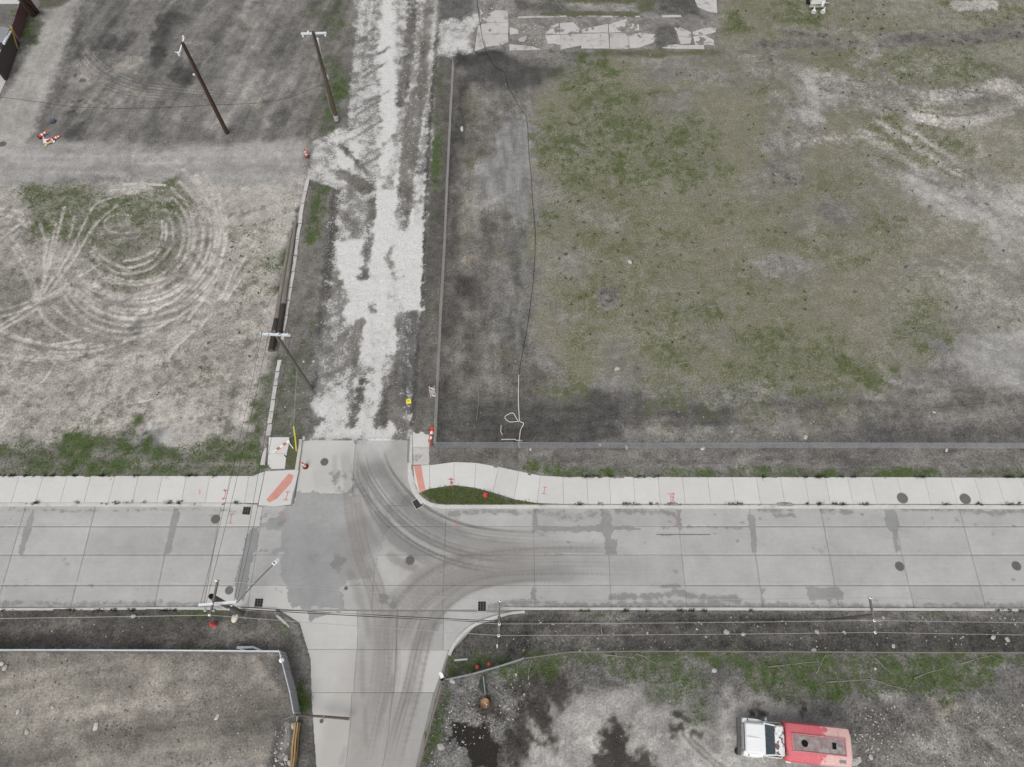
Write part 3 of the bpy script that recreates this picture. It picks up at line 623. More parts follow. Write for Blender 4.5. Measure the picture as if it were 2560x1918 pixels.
for c, r, v in (((1470, 190), 3.2, .70), ((1420, 350), 3.4, .75), ((1530, 300), 5.0, .66), ((1700, 350), 4.5, .6), ((1440, 400), 3.5, .72), ((1600, 380), 5.0, .55), ((1650, 250), 2.0, .8), ((1500, 240), 3.0, .65), ((1750, 430), 3.0, .6), ((1900, 200), 2.5, .6), ((1990, 30), 3.0, .75), ((2240, 220), 6.0, .5), ((2400, 180), 5.0, .52),
                ((1380, 480), 2.0, .5), ((1350, 560), 2.5, .5), ((1750, 800), 3.0, .55), ((1870, 850), 2.4, .65), ((2160, 930), 2.2, .75), ((1700, 870), 3.0, .5), ((2060, 930), 4.0, .52), ((1860, 960), 3.0, .6), ((2300, 380), 5.0, .42), ((2450, 30), 5.0, .5), ((1830, 60), 2.0, .7), ((1940, 690), 2.5, .4), ((2090, 630), 2.5, .45), ((2350, 690), 1.2, .65), ((2520, 600), 2.0, .6), ((1400, 955), 1.6, .5), ((1680, 970), 2.2, .6), ((1950, 900), 4.0, .5), ((2300, 820), 3.0, .5), ((2200, 560), 3.0, .35)):
    G.blob(c, r, 2.0, 2.2, 1.0, .9, mode='max', green=v * .95)
    G.blob(c, r * .8, 1.5, 2.0, 1.0, .8, mode='max', lush=.75 if c[0] < 1800 and c[1] < 480 else .5)
for pts, tn in (([(1600, 140), (1720, 140), (1740, 190), (1680, 220), (1600, 200)], .20), ([(1620, 250), (1720, 230), (1740, 270), (1690, 300), (1640, 275)], .175), ([(1370, 610), (1470, 640), (1460, 700), (1380, 690)], .19), ([(1740, 820), (1830, 825), (1810, 850), (1750, 850)], .16),
                ([(1380, 770), (1440, 790), (1430, 810), (1390, 805)], .17), ([(1500, 850), (1580, 850), (1560, 910), (1510, 890)], .17), ([(2040, 500), (2130, 500), (2140, 560), (2060, 560)], .15), ([(1990, 660), (2050, 660), (2030, 700), (1980, 700)], .2), ([(1780, 190), (1870, 190), (1860, 205), (1790, 200)], .2), ([(1900, 640), (2000, 640), (1980, 700), (1900, 700)], .19)):
    G.poly(pts, 1.0, 1.3, 1.0, .8, tone=tn * 1.1, straw=.12, green=.06, warm=.25, rough=.7)
# bare worn ground on the east side
G.poly([(2320, 540), (2460, 560), (2480, 640), (2500, 700), (2640, 660), (2640, 460), (2480, 470), (2400, 460), (2290, 420), (2250, 440)], 1.2, 1.6, 3.0, tone=.36, warm=.3, straw=.12, green=.05, rough=.6)
G.poly([(2400, 830), (2640, 800), (2640, 1000), (2420, 960), (2380, 900)], 1.0, 1.2, 3.0, tone=.31, warm=.2, straw=.06, green=.04, rough=.5)
G.poly([(2370, 640), (2640, 640), (2640, 820), (2400, 840), (2360, 780)], 1.4, 1.6, 3.0, tone=.27, warm=.35, straw=.28, green=.07)
G.poly([(1985, 165), (2040, 180), (2110, 190), (2140, 250), (2080, 280), (2020, 330), (1975, 300), (2000, 240)], .7, 1.1, 1.0, tone=.34, warm=.4, straw=.03, green=0, rough=.75)
for q, w_, tn in ((((2080, 210), (2200, 225), (2330, 245), (2440, 240), (2530, 205)), 2.5, .235), (((2280, 290), (2400, 300), (2480, 285), (2600, 240)), 1.6, .38), (((2150, 260), (2260, 270)), 1.6, .22), (((2490, 225), (2540, 215)), 2.0, .31), (((1925, 130), (1985, 190), (2010, 260)), 1.2, .245),
                  (((1930, 250), (1980, 260)), 1.2, .20), (((1920, 360), (1990, 350), (2030, 320)), 2.0, .23), (((1930, 420), (1990, 440)), 2.0, .19), (((2190, 300), (2330, 390), (2450, 470), (2560, 530)), .8, .38), (((2150, 330), (2290, 420), (2420, 500), (2520, 570)), .8, .36), (((2270, 320), (2400, 410), (2520, 480)), .7, .36),
                  (((1990, 365), (2060, 345), (2130, 350)), .8, .34), (((2150, 165), (2170, 140), (2200, 130)), .8, .26), (((2200, 170), (2230, 200)), .9, .27), (((1940, 75), (2060, 85), (2130, 70)), .7, .21), (((1900, 110), (2060, 110), (2250, 105), (2560, 75)), 1.6, .155), (((2200, 90), (2400, 90), (2600, 85)), 1.2, .16), (((2330, 110), (2480, 105)), .35, .10), (((1960, 80), (2060, 88)), .5, .09)):
    G.stroke(q, w_, .5, .5, .35, .85, tone=tn, straw=.06, green=.02, rough=.95, z=-.05)
for q, w_, tn in ((((1960, 300), (1975, 380), (1960, 450), (1900, 470)), 3.2, .20), (((1880, 160), (1940, 190), (1960, 240)), 2.0, .22), (((1720, 180), (1850, 205), (1920, 180)), 1.6, .22), (((1800, 130), (1900, 150), (1990, 160)), 2.4, .21), (((2050, 520), (2120, 545)), 2.6, .17), (((2180, 400), (2230, 440)), 2.0, .24), (((1930, 660), (2010, 690)), 1.6, .22), (((2260, 690), (2300, 670)), 1.6, .22), (((1470, 540), (1540, 560)), 1.8, .22), (((1820, 1000), (1900, 975)), 1.2, .23), (((1360, 460), (1400, 500)), 2.2, .2)):
    G.stroke(q, w_, .9, 1.0, 1.0, .7, tone=tn, straw=.15, green=.05, rough=1.0)
for q in (((2290, 298), (2400, 308), (2490, 290), (2590, 250)), ((2330, 238), (2440, 232), (2520, 205))):      # ribbed tyre prints
    for off in (-11, -6, -1, 4, 9): G.stroke([(a, b_ + off) for a, b_ in q], .24, .10, .1, k=.65, tread=1.4, period=.45, tone=.38, straw=0, green=0)
for q in (((2300, 280), (2400, 288), (2470, 275)), ((2120, 200), (2170, 205)), ((2390, 225), (2470, 232))): G.stroke(q, .22, .15, .15, k=.7, tone=.07)
# grey slab ground at the top
G.poly([(1080, -60), (1810, -60), (1790, 122), (1180, 130), (1080, 150)], .7, 1.3, 1.0, tone=.21, warm=.4, straw=.05, rough=.8, green=.03)
G.poly([(1340, -60), (1600, -60), (1600, 8), (1340, 6)], .3, .4, tone=.12, green=.7); G.poly([(1350, 27), (1600, 32), (1600, 42), (1350, 38)], .2, .4, tone=.12, green=.6); G.poly([(1590, -10), (1640, -10), (1640, 30), (1600, 30)], .4, .5, tone=.12, green=.5)
G.poly([(1100, -60), (1180, -60), (1180, 50), (1100, 70)], .5, .6, tone=.12, warm=.1); G.poly([(1430, 10), (1590, 10), (1580, 27), (1430, 25)], .4, .5, tone=.24); G.poly([(1640, -10), (1740, 0), (1760, 45), (1650, 35)], .5, .6, tone=.10)
G.poly([(1290, 5), (1400, 5), (1420, 30), (1300, 30)], .4, .5, tone=.11, green=.15); G.poly([(1640, 60), (1700, 65), (1690, 115), (1640, 118)], .4, .5, tone=.12, z=.05); G.poly([(1130, 128), (1260, 122), (1270, 150), (1140, 165)], .3, .5, tone=.06)
G.poly([(1380, 128), (1800, 126), (1800, 138), (1440, 142)], .3, .5, tone=.13, green=.6); G.stroke([(1510, 130), (1515, 175)], .3, .2, .2, tone=.07); G.poly([(2378, 2), (2495, 2), (2495, 26), (2380, 26)], .25, .3, tone=.42, warm=.5, straw=0, green=0)
# south strips and lots
G.poly([(-60, 1522), (600, 1522), (700, 1545), (760, 1640), (690, 1632), (-60, 1630)], .2, .25, tone=.092, warm=.6, rough=.95)
G.poly([(1140, 1575), (1320, 1533), (2640, 1533), (2640, 1632), (1120, 1660)], .2, .2, tone=.092, warm=.5, rough=1.05)
for q, w_, tn in ((((0, 1600), (180, 1600)), .8, .06), (((60, 1570), (200, 1560)), 1.0, .14), (((560, 1580), (680, 1600), (740, 1640)), 1.6, .175), (((400, 1590), (520, 1600)), 1.0, .15), (((620, 1560), (700, 1590)), 1.2, .15), (((1440, 1545), (1560, 1545)), .7, .17), (((1350, 1592), (1540, 1605)), .7, .17), (((2060, 1542), (2200, 1550)), .7, .16), (((2200, 1536), (2560, 1545)), .6, .17), (((1600, 1600), (1900, 1605)), 1.0, .07), (((2100, 1595), (2500, 1600)), 1.2, .075), (((1700, 1550), (2000, 1560)), .7, .07)):
    G.stroke(q, w_, .4, .5, .35, .75, tone=tn)
for q, gv in ((((455, 1527), (560, 1526)), .8), (((0, 1620), (60, 1618)), .4), (((290, 1622), (300, 1640)), .6), (((460, 1624), (540, 1626)), .4), (((705, 1560), (712, 1572)), .8), (((350, 1550), (420, 1555)), .25), (((1460, 1528), (1560, 1528)), .6), (((2280, 1530), (2380, 1531)), .5)): G.stroke(q, .6, .3, .4, .35, .9, green=gv)
G.poly([(-60, 1632), (700, 1636), (735, 1790), (720, 1980), (-60, 1980)], .2, .2, tone=.268, warm=.78, rough=.7, green=0)
for q, w_, tn in ((((0, 1660), (200, 1650), (600, 1655)), 1.0, .14), (((100, 1750), (350, 1730), (600, 1720)), 3.0, .275), (((50, 1850), (300, 1810), (560, 1780)), 1.6, .275), (((350, 1830), (560, 1780), (700, 1760)), 1.8, .15), (((560, 1700), (650, 1760), (720, 1780)), 2.2, .135), (((240, 1840), (330, 1860)), 1.6, .12), (((420, 1880), (640, 1850)), 1.5, .20), (((0, 1910), (150, 1900)), 2, .12), (((600, 1830), (700, 1800)), 2.0, .12), (((220, 1700), (330, 1715)), 1.5, .19), (((440, 1690), (560, 1700)), 1.8, .18)):
    G.stroke(q, w_, .8, .8, 1.0, .7, tone=tn)
for x0, y0, n_, dx in ((190, 1820, 22, 6.0), (380, 1760, 26, 7.0), (440, 1870, 16, 7.0), (560, 1720, 12, 7.0), (30, 1840, 14, 6)):      # cleat prints of a tracked machine
    for i in range(n_): G.stroke([(x0 + i * dx, y0 - i * 1.3), (x0 + i * dx - 2, y0 - i * 1.3 + 15)], .07, .05, k=.55, tone=.29, smooth=False)
G.poly([(640, 1640), (735, 1640), (770, 1700), (775, 1780), (740, 1790)], .25, .2, tone=.135, warm=.5); G.poly([(745, 1700), (775, 1730), (770, 1775), (748, 1780)], .25, .3, green=.75, tone=.1); G.poly([(715, 1640), (730, 1700), (745, 1760), (735, 1700)], .2, .3, green=.6, tone=.12)
G.poly([(690, 1790), (775, 1795), (800, 1980), (660, 1980)], .25, .25, tone=.10, warm=.45); G.stroke([(715, 1810), (710, 1860), (700, 1890)], .35, .2, .3, .35, .8, tone=.27, warm=.2)
# south-east yard
G.poly([(1100, 1660), (1310, 1632), (2640, 1632), (2640, 1980), (1010, 1980)], .3, .3, tone=.155, warm=.35, rough=1.0, green=0)
G.poly([(1120, 1640), (1420, 1630), (2640, 1634), (2640, 1650), (2200, 1680), (1400, 1660), (1130, 1690)], .3, .5, tone=.13, green=.66)
G.poly([(1800, 1640), (2460, 1640), (2500, 1720), (2400, 1745), (2260, 1730), (2170, 1720), (2060, 1745), (1950, 1770), (1880, 1740), (1850, 1690)], .6, 1.0, 1.0, tone=.13, warm=.45, green=.6)
G.poly([(1200, 1650), (1400, 1640), (1380, 1700), (1220, 1700)], .5, .6, green=.52, tone=.12); G.poly([(1480, 1640), (1720, 1645), (1760, 1700), (1700, 1730), (1620, 1720), (1560, 1690)], .5, .9, 1.0, green=.5, tone=.15); G.poly([(1700, 1650), (1780, 1660), (1760, 1690), (1710, 1690)], .4, .5, green=.05, tone=.19)
G.poly([(1390, 1722), (1620, 1722), (1760, 1735), (1900, 1740), (2030, 1775), (2150, 1850), (2130, 1980), (1300, 1980), (1310, 1800)], .5, .8, 1.0, tone=.33, warm=.3, green=0, rough=.6)
cr = fbm(G.X, G.Y, 2.4, 3); vein = np.exp(-(cr / .06) ** 2)                          # pale mineral veins on the old pad
W, d = G.sdf(PP([(1340, 1722), (1760, 1735), (2030, 1775), (2130, 1850), (2110, 1980), (1250, 1980)]), 0); g['tone'][W] = g['tone'][W] + sm(0, 1.5, d) * (.10 * vein[W] + .07 * n1[W] - .03 * sm(.1, .7, n3[W]))
G.poly([(1120, 1700), (1300, 1690), (1330, 1760), (1280, 1800), (1150, 1920), (1080, 1920)], .5, .6, 1.0, tone=.18, warm=.25, rough=1.25); G.poly([(1100, 1720), (1130, 1730), (1110, 1840), (1060, 1918), (1045, 1918)], .3, .4, green=.5, tone=.12)
for pts in ([(1135, 1805), (1185, 1812), (1215, 1800), (1225, 1850), (1250, 1870), (1240, 1918), (1180, 1918), (1165, 1870), (1125, 1850)],):
    G.poly(pts, .12, .35, .35, oil=1.0, rough=.3, tone=.05, z=-.02)
G.poly([(1200, 1800), (1245, 1850), (1262, 1880), (1300, 1918), (1170, 1918), (1210, 1860)], .3, .4, .35, tone=.065, warm=.7)
for c, r, o in (((1302, 1830), .8, .55), ((1300, 1860), .9, .45), ((1200, 1755), .55, .75), ((1228, 1775), .8, .35), ((1345, 1755), .9, .5), ((1350, 1790), .7, .5), ((1330, 1700), .8, .7), ((1370, 1680), .7, .75), ((1290, 1720), .7, .6), ((1390, 1730), 1.0, .4), ((1360, 1810), .6, .5), ((1535, 1880), 1.0, .6), ((1530, 1850), .9, .5), ((1545, 1910), 1.1, .65), ((1510, 1918), .9, .7), ((1540, 1835), .8, .45), ((1695, 1787), .25, .8), ((1718, 1795), .3, .8), ((1693, 1822), .35, .6), ((1735, 1838), .35, .65), ((1610, 1910), .8, .5), ((1575, 1915), .3, .8), ((2010, 1775), .25, .7), ((1895, 1780), .5, .4), ((1380, 1850), .5, .5), ((1300, 1780), .6, .3)):
    G.blob(c, r * .95, .35, .6, .35, .95, tone=.052, warm=.75, oil=max(0, o - .5) * .9)
G.blob((1745, 1710), 1.0, .6, .6, green=.4, tone=.15); G.blob((1760, 1765), 1.2, .5, .6, green=.35, tone=.17); G.blob((1650, 1735), 1.0, .5, .7, green=.35, tone=.16)
for i in range(5): G.stroke([(1700 + i * 9, 1835 + i * 2), (1740 + i * 9, 1880), (1790 + i * 10, 1925)], .22, .12, .1, k=.8, tone=(.09 if i % 2 else .46), warm=.4, rough=.4, oil=0)
for i in range(5): G.stroke([(2205 + i * 9, 1735), (2213 + i * 9, 1775 + i * 4)], .18, .15, .1, k=.7, tone=.30)
G.poly([(2200, 1738), (2270, 1738), (2270, 1770), (2215, 1770)], .4, .5, k=.6, tone=.27); G.poly([(2150, 1760), (2640, 1740), (2640, 1980), (2120, 1980), (2130, 1850)], .7, .8, 1.0, tone=.172, warm=.5, rough=1.05)
G.poly([(2320, 1740), (2420, 1750), (2440, 1800), (2330, 1810)], .7, .8, tone=.17, warm=.8); G.poly([(2300, 1850), (2640, 1820), (2640, 1980), (2280, 1980)], 1.0, 1.0, 3.0, tone=.195, warm=.6)
G.poly([(2140, 1780), (2230, 1760), (2240, 1850), (2150, 1880)], .6, .7, tone=.11)
for i in range(30): G.stroke([(2350 + i * 7, 1850 + (i % 5) * 12), (2356 + i * 7, 1868 + (i % 5) * 12)], .08, .06, k=.4, tone=.24, smooth=False)
for pts in ([(-60, 1040), (700, 1040), (700, 1198), (-60, 1198)], [(700, -60), (1130, -60), (1100, 1100), (640, 1100)], [(-60, 1510), (2640, 1510), (2640, 1980), (-60, 1980)], [(1030, 1150), (2640, 1165), (2640, 1262), (1030, 1262)], [(-60, -60), (110, -60), (60, 220), (-60, 250)]):
    G.poly(pts, .5, .3, lush=1.0)
G.poly([(40, 440), (560, 440), (500, 760), (200, 760), (40, 620)], .8, .5, lush=.45)
# streaks: each piece of ground was worked in its own direction
def streak(pts, deg, lx, ly, amp, seed):
    W, d = G.sdf(PP(pts), 0); X, Y = G.X[W], G.Y[W]; a = R(deg); u = X * math.cos(a) + Y * math.sin(a); v = -X * math.sin(a) + Y * math.cos(a)
    s1 = fbm(u / (lx / ly), v, ly, seed, 4); s2 = fbm(u / (lx / ly), v, ly * 3.1, seed + 2, 3); g['tone'][W] *= 1 + amp * sm(0, 1.5, d) * np.clip(s1 * .75 + s2 * .6, -1.1, 1.1)
streak([(190, -60), (900, -60), (880, 330), (770, 370), (60, 365), (120, 260)], 74, 7, .55, .42, 1)
streak([(-60, 330), (770, 350), (770, 470), (-60, 480)], 2, 6, .4, .20, 3)
streak([(-60, 475), (690, 468), (668, 1085), (660, 1190), (-60, 1195)], 35, 1.6, .5, .20, 4)
streak([(1130, 140), (1420, 160), (1340, 400), (1350, 900), (1300, 1100), (1085, 1110)], 96, 2.2, .45, .42, 2)
streak([(1300, 960), (2640, 900), (2640, 1198), (1085, 1198), (1085, 1100)], 3, 3.2, .4, .38, 5)
streak(field, 4, 2.4, .5, .22, 6); streak([(2000, 60), (2640, 60), (2640, 900), (2350, 900)], -32, 5, .6, .30, 2)
streak([(-60, 1632), (700, 1636), (735, 1790), (720, 1980), (-60, 1980)], 9, 4, .35, .26, 1); streak([(-60, 1522), (700, 1540), (760, 1640), (-60, 1630)], 3, 2.5, .35, .38, 4)
streak([(1140, 1575), (1320, 1533), (2640, 1533), (2640, 1632), (1120, 1660)], 2, 2.5, .35, .38, 7); streak([(2130, 1740), (2640, 1740), (2640, 1980), (2120, 1980)], -25, 2.0, .4, .28, 3); streak([(700, 200), (880, 0), (760, 1090), (670, 1090), (770, 470)], 84, 3, .35, .3, 5)
W, d = G.sdf(PP(street), 0); X, Y = G.X[W], G.Y[W]; ln = fbm(X - .075 * (Y - 20) * 0 + Y * .03, Y * .09, .42, 3, 4); l2 = fbm(X, Y * .25, 1.3, 5, 3)      # lengthwise wheel streaks in the crushed concrete
cov = g['chalk'][W]; g['chalk'][W] = np.clip(cov - sm(0, .6, d) * (.26 * np.clip(ln, 0, 1) + .16 * np.clip(l2, 0, 1)) * (cov > .05), 0, 1.2); g['tone'][W] = np.where(d > 0, g['tone'][W] * 1.25, g['tone'][W])
# crisp mottling at the scale of a footstep to a car
m1 = sm(.10, .24, fbm(G.X, G.Y, .8, 2)); m2 = sm(.16, .30, fbm(G.X, G.Y, 1.5, 6)); m3 = sm(.14, .30, fbm(G.X, G.Y, .5, 4)); rf = np.clip(g['rough'], 0, 1)
g['tone'] *= (1 - .20 * rf * m1) * (1 + .22 * rf * m2) * (1 - .12 * rf * m3)
gm = sm(.0, .25, fbm(G.X, G.Y, .9, 7) + .1); lu_ = g['lush'] > .5; g['green'] = np.where(lu_, g['green'] * (.62 + .5 * gm), g['green'] * (.85 + .25 * gm))
# broken-up cover: weedy bits in soil, gentle overall unevenness
g['tone'] *= 1 + .16 * np.clip(n1, -1, 1) + .10 * np.clip(n9, -1, 1) + .10 * n35
hs_ = fbm(G.X * .35, G.Y, 1.2, 2); g['green'] *= 1 + .35 * np.clip(hs_, -1, 1)
for k in ('green', 'straw', 'chalk'): g[k] = np.where(g[k] > .02, np.clip(g[k] + .22 * n1 * np.minimum(g[k] * 2, 1) * (g[k] < .95), 0, 1.2), g[k])
W, d = G.sdf(PP([(-60, 475), (690, 468), (668, 1085), (660, 1190), (-60, 1195)]), 0); g['tone'][W] *= 1 - sm(0, 1, d) * .45 * sm(.05, .6, n35[W] * .8 + n1[W] * .7)
g['tone'][:] = np.clip(g['tone'], .03, .62)
# height: small lumps, the tyre ridges, then lowered under everything paved
lump = .022 * n35 + .035 * n1 + .03 * n3
g['z'] += lump * np.where(g['rough'] > .9, 1.5, .8) * .8
W, d = G.sdf(PP([(1180, -20), (1800, -20), (1800, 122), (1180, 130)]), 0); g['z'][W] += sm(0, .8, d) * (.05 * np.clip(n1[W] + .6 * n35[W], -.6, 1) + .012)
for c, r, h in (((1520, 745), 1.1, .38), ((960 + 100, 60), .3, .0), ((1345, 1790), .8, .1), ((270, 1850), 1.4, .14), ((1190, 660), .8, -.15)):
    p = P(*c); dd = np.hypot(G.X - p.x, G.Y - p.y); g['z'] += h * np.exp(-(dd / (r * .6)) ** 2) * (1 + .8 * n35)
G.blob((1520, 745), .95, .2, .4, .35, .9, tone=.15, warm=.4, straw=0, green=0)
paved = [[(-80, 1262), (640, 1262), (735, 1240), (752, 1098), (1030, 1098), (1030, 1170), (1045, 1225), (1062, 1252), (1100, 1264), (2660, 1266), (2660, 1527), (1320, 1527), (1190, 1568), (1125, 1640), (1100, 1720), (1032, 1980), (790, 1980), (775, 1760), (772, 1650), (745, 1560), (690, 1526), (-80, 1521)],
         [(-80, 1193), (632, 1193), (668, 1178), (735, 1176), (733, 1258), (-80, 1256)], [(672, 1096), (722, 1096), (712, 1170), (672, 1172)], [(1034, 1083), (1071, 1087), (1072, 1162), (1034, 1160)],
         [(1034, 1166), (1135, 1158), (1240, 1171), (1330, 1191), (1400, 1195), (2660, 1195), (2660, 1259), (1345, 1256), (1285, 1246), (1230, 1230), (1180, 1217), (1135, 1212), (1075, 1220), (1048, 1230), (1036, 1200)]]
for i, pts in enumerate(paved):
    W, d = G.sdf(PP(pts), .5); wt = sm(.02, .22, d); dep = -.33 if i == 0 else -.14
    g['z'][W] = g['z'][W] * (1 - wt) + dep * wt
for pts in paved[1:]:
    W, d = G.sdf(PP(pts), 1.2); lip = np.exp(-((d + .15) / .22) ** 2); g['z'][W] += .055 * lip * np.clip(.2 + 1.2 * n35[W] + .8 * n1[W], 0, 1)
# one sheet: fine where the photograph looks, coarse out to the horizon
def axis(a, far):
    o = np.cumsum(np.array([.6, 1.5, 4, 10, 25, 60, 150, 400, 900, 1500])); return np.concatenate([a[0] - o[::-1], a, a[-1] + o])
ax, ay = axis(G.xs, 0), axis(G.ys, 0); gx, gy = np.meshgrid(ax, ay); pad = 10
ix = np.clip(np.arange(len(ax)) - pad, 0, len(G.xs) - 1); iy = np.clip(np.arange(len(ay)) - pad, 0, len(G.ys) - 1)
pick = lambda A: A[np.ix_(iy, ix)]
zz = pick(g['z']).copy()
V = np.stack([gx, gy, zz], -1).reshape(-1, 3); nx = len(ax); ny = len(ay)
idx = np.arange(nx * ny).reshape(ny, nx); Fq = np.stack([idx[:-1, :-1], idx[:-1, 1:], idx[1:, 1:], idx[1:, :-1]], -1).reshape(-1, 4)
ground = link('ground', np_mesh('ground', V, Fq, M['soil'], {k: pick(g[k]) for k in ('tone', 'warm', 'rough', 'straw', 'green', 'chalk', 'oil', 'lush')}))
tag(ground, 'grey-brown bare soil and worn grass of the vacant lots', 'ground', kind='structure')
def gz(x, y): return float(G.sample('z', np.array([x]), np.array([y]))[0])
def PG(px, py, up=0.0):
    p = P(px, py); p.z = gz(p.x, p.y) + up; return p

# ------------------------------------------------------------------ road: slabs, patches, stains
Q = Raster(-42, 42, -8, 27, 0.07)
for k in ('mud', 'dust', 'tyre', 'stain', 'asph'): Q.new(k, 0)
q_ = Q.f
# mud dragged out of the dug-up street and round the corners
for pts, w_, k in ((((930, 1100), (905, 1180), (900, 1250)), 2.2, .35), (((975, 1120), (985, 1180), (1010, 1240), (1050, 1290), (1120, 1340), (1250, 1365), (1400, 1370)), 2.4, .35), (((960, 1530), (990, 1480), (1050, 1420), (1140, 1390), (1260, 1370)), 2.0, .62), (((1020, 1540), (1080, 1470), (1180, 1440), (1320, 1425)), 2.2, .62), (((905, 1480), (940, 1540), (945, 1640)), 1.6, .5),
                   (((950, 1560), (950, 1660), (930, 1780), (905, 1918)), 2.3, .66), (((1080, 1500), (1040, 1600), (1020, 1700), (1000, 1800), (975, 1918)), 2.0, .55), (((870, 1760), (860, 1850), (840, 1940)), 3.2, .5), (((1000, 1850), (1010, 1940)), 3.0, .42), (((880, 1330), (890, 1420), (915, 1500)), 1.4, .3), (((780, 1200), (850, 1180)), 1.8, .28), (((880, 1100), (880, 1210)), 2.0, .25), (((1150, 1395), (1400, 1400), (1600, 1400)), 2.0, .18)):
    Q.stroke(pts, w_, .6, .35, 1.0, k * .62, mode='max', mud=1.0, fade=.08)
def mark(pts, w_, k, tread=.25, period=.34, soft=.12, fade=.18): Q.stroke(pts, w_, soft, .04, .35, min(.95, k * .85), mode='max', tread=tread, period=period, tyre=1.0, fade=fade)
mark([(925, 1110), (942, 1160), (965, 1200), (1000, 1245), (1050, 1290), (1120, 1325), (1200, 1350)], .95, .62, .3); mark([(915, 1120), (935, 1170), (960, 1210), (1010, 1265), (1070, 1300)], .4, .5, .3)
mark([(960, 1235), (985, 1285), (1030, 1325), (1100, 1360), (1200, 1380)], .55, .5, .45); mark([(950, 1300), (985, 1345), (1040, 1380), (1090, 1400)], .75, .55, .4); mark([(965, 1380), (990, 1400), (1015, 1412), (1050, 1425)], .5, .5, .5); mark([(1000, 1270), (1060, 1310), (1130, 1345), (1280, 1355)], .5, .45, .2)
mark([(1110, 1350), (1200, 1362), (1330, 1365)], .6, .35, .2); mark([(1130, 1380), (1250, 1360), (1400, 1355), (1550, 1368)], .3, .25, .6); mark([(1080, 1420), (1180, 1395), (1300, 1385)], .35, .3, .6)
mark([(1020, 1520), (1060, 1475), (1120, 1445), (1200, 1438)], .55, .42, .5); mark([(1060, 1520), (1110, 1470), (1170, 1440), (1280, 1432), (1480, 1436)], 1.2, .42, .3, .3); mark([(960, 1520), (1000, 1470), (1060, 1425), (1110, 1400)], .5, .35, .4); mark([(1200, 1400), (1330, 1392), (1460, 1400)], .3, .22, .6)
mark([(880, 1240), (905, 1290), (930, 1340), (940, 1370)], .5, .34, .2); mark([(860, 1130), (868, 1180), (872, 1225)], .7, .30, .3); mark([(836, 1130), (836, 1200)], .35, .28, .7); mark([(1000, 1185), (1005, 1220)], .4, .22, .8); mark([(870, 1420), (890, 1470), (905, 1510)], .5, .3, .2)
mark([(905, 1600), (905, 1680), (908, 1760)], .35, .32, .8); mark([(935, 1540), (950, 1640), (940, 1740), (925, 1800)], .55, .35, .3); mark([(960, 1560), (955, 1650), (950, 1730)], .5, .28, .7, .28); mark([(985, 1680), (972, 1725), (955, 1775), (950, 1800)], .45, .5, .1); mark([(1000, 1600), (985, 1700), (980, 1735)], .2, .4, .1)
mark([(1070, 1560), (1045, 1650), (1030, 1710), (1005, 1790)], .35, .4, .3); mark([(1045, 1580), (1025, 1680), (1010, 1750)], .55, .25, .7, .3); mark([(865, 1860), (850, 1918)], .3, .3, .1); mark([(912, 1750), (915, 1880)], .25, .35, .1); mark([(885, 1480), (910, 1530), (925, 1600)], .4, .3, .1); mark([(960, 1700), (950, 1730)], .5, .3, .1)
for c, r, k in (((835, 1190), .4, .8), ((840, 1205), .35, .8), ((846, 1222), .4, .8), ((885, 1200), .3, .95), ((886, 1215), .35, .9), ((883, 1225), .4, .8), ((862, 1185), .6, .5), ((888, 1103), .3, .62), ((902, 1105), .22, .62), ((845, 1408), .55, .8), ((855, 1397), .35, .7), ((980, 1513), .35, .95), ((985, 1495), .25, .9), ((962, 1504), .3, .95), ((985, 1508), .4, .6), ((952, 1492), .2, .9), ((985, 1410), .3, .3), ((780, 1395), .5, .45), ((1690, 1430), .2, .8), ((1060, 1290), .3, .4), ((1080, 1295), .25, .6), ((1093, 1283), .2, .6), ((1105, 1293), .2, .7)):
    Q.blob(c, r, .28, .35, .35, k, mode='max', stain=1.0)
for pts, w_, k in ((((545, 1287), (565, 1287)), .3, .8), (((490, 1288), (530, 1287)), .3, .6), (((-20, 1463), (110, 1462)), .14, .8), (((200, 1462), (225, 1463)), .22, .9), (((-20, 1508), (60, 1507), (200, 1511), (400, 1509), (520, 1512)), .45, .75), (((1225, 1517), (1290, 1507), (1420, 1514), (1600, 1510), (1900, 1513), (2200, 1516), (2560, 1514)), .5, .8), (((1530, 1494), (1640, 1490), (1700, 1480), (1740, 1492), (1850, 1500)), .55, .9), (((1630, 1466), (1706, 1466)), .25, .9),
                   (((1120, 1285), (1200, 1278), (1320, 1280), (1340, 1275)), .5, .75), (((1340, 1280), (1440, 1290), (1500, 1280)), .8, .62), (((1540, 1275), (1660, 1280), (1690, 1290)), .5, .75), (((1900, 1275), (1980, 1275)), .4, .75), (((1940, 1288), (1985, 1287)), .35, .95), (((2060, 1275), (2130, 1280)), .4, .8), (((2250, 1272), (2380, 1272), (2500, 1282), (2560, 1274)), .4, .8), (((1610, 1318), (1700, 1317), (1860, 1318)), .15, .75), (((1640, 1337), (1775, 1337)), .12, .8),
                   (((1365, 1385), (1420, 1386)), .18, .6), (((660, 1285), (700, 1295), (690, 1310)), .9, .55), (((-20, 1275), (60, 1273), (250, 1276), (430, 1272), (600, 1278)), .35, .6), (((20, 1300), (60, 1310)), .6, .45), (((160, 1395), (165, 1410)), .4, .6), (((2430, 1318), (2540, 1330)), .12, .6), (((2270, 1318), (2400, 1318)), .12, .6), (((2030, 1368), (2060, 1378)), .3, .6), (((2090, 1378), (2160, 1380)), .25, .5), (((2285, 1377), (2300, 1380)), .3, .6), (((645, 1490), (690, 1500)), .12, .6), (((690, 1470), (705, 1480)), .25, .6)):
    Q.stroke(pts, w_, .24, .22, .35, k * .95, mode='max', stain=1.0)
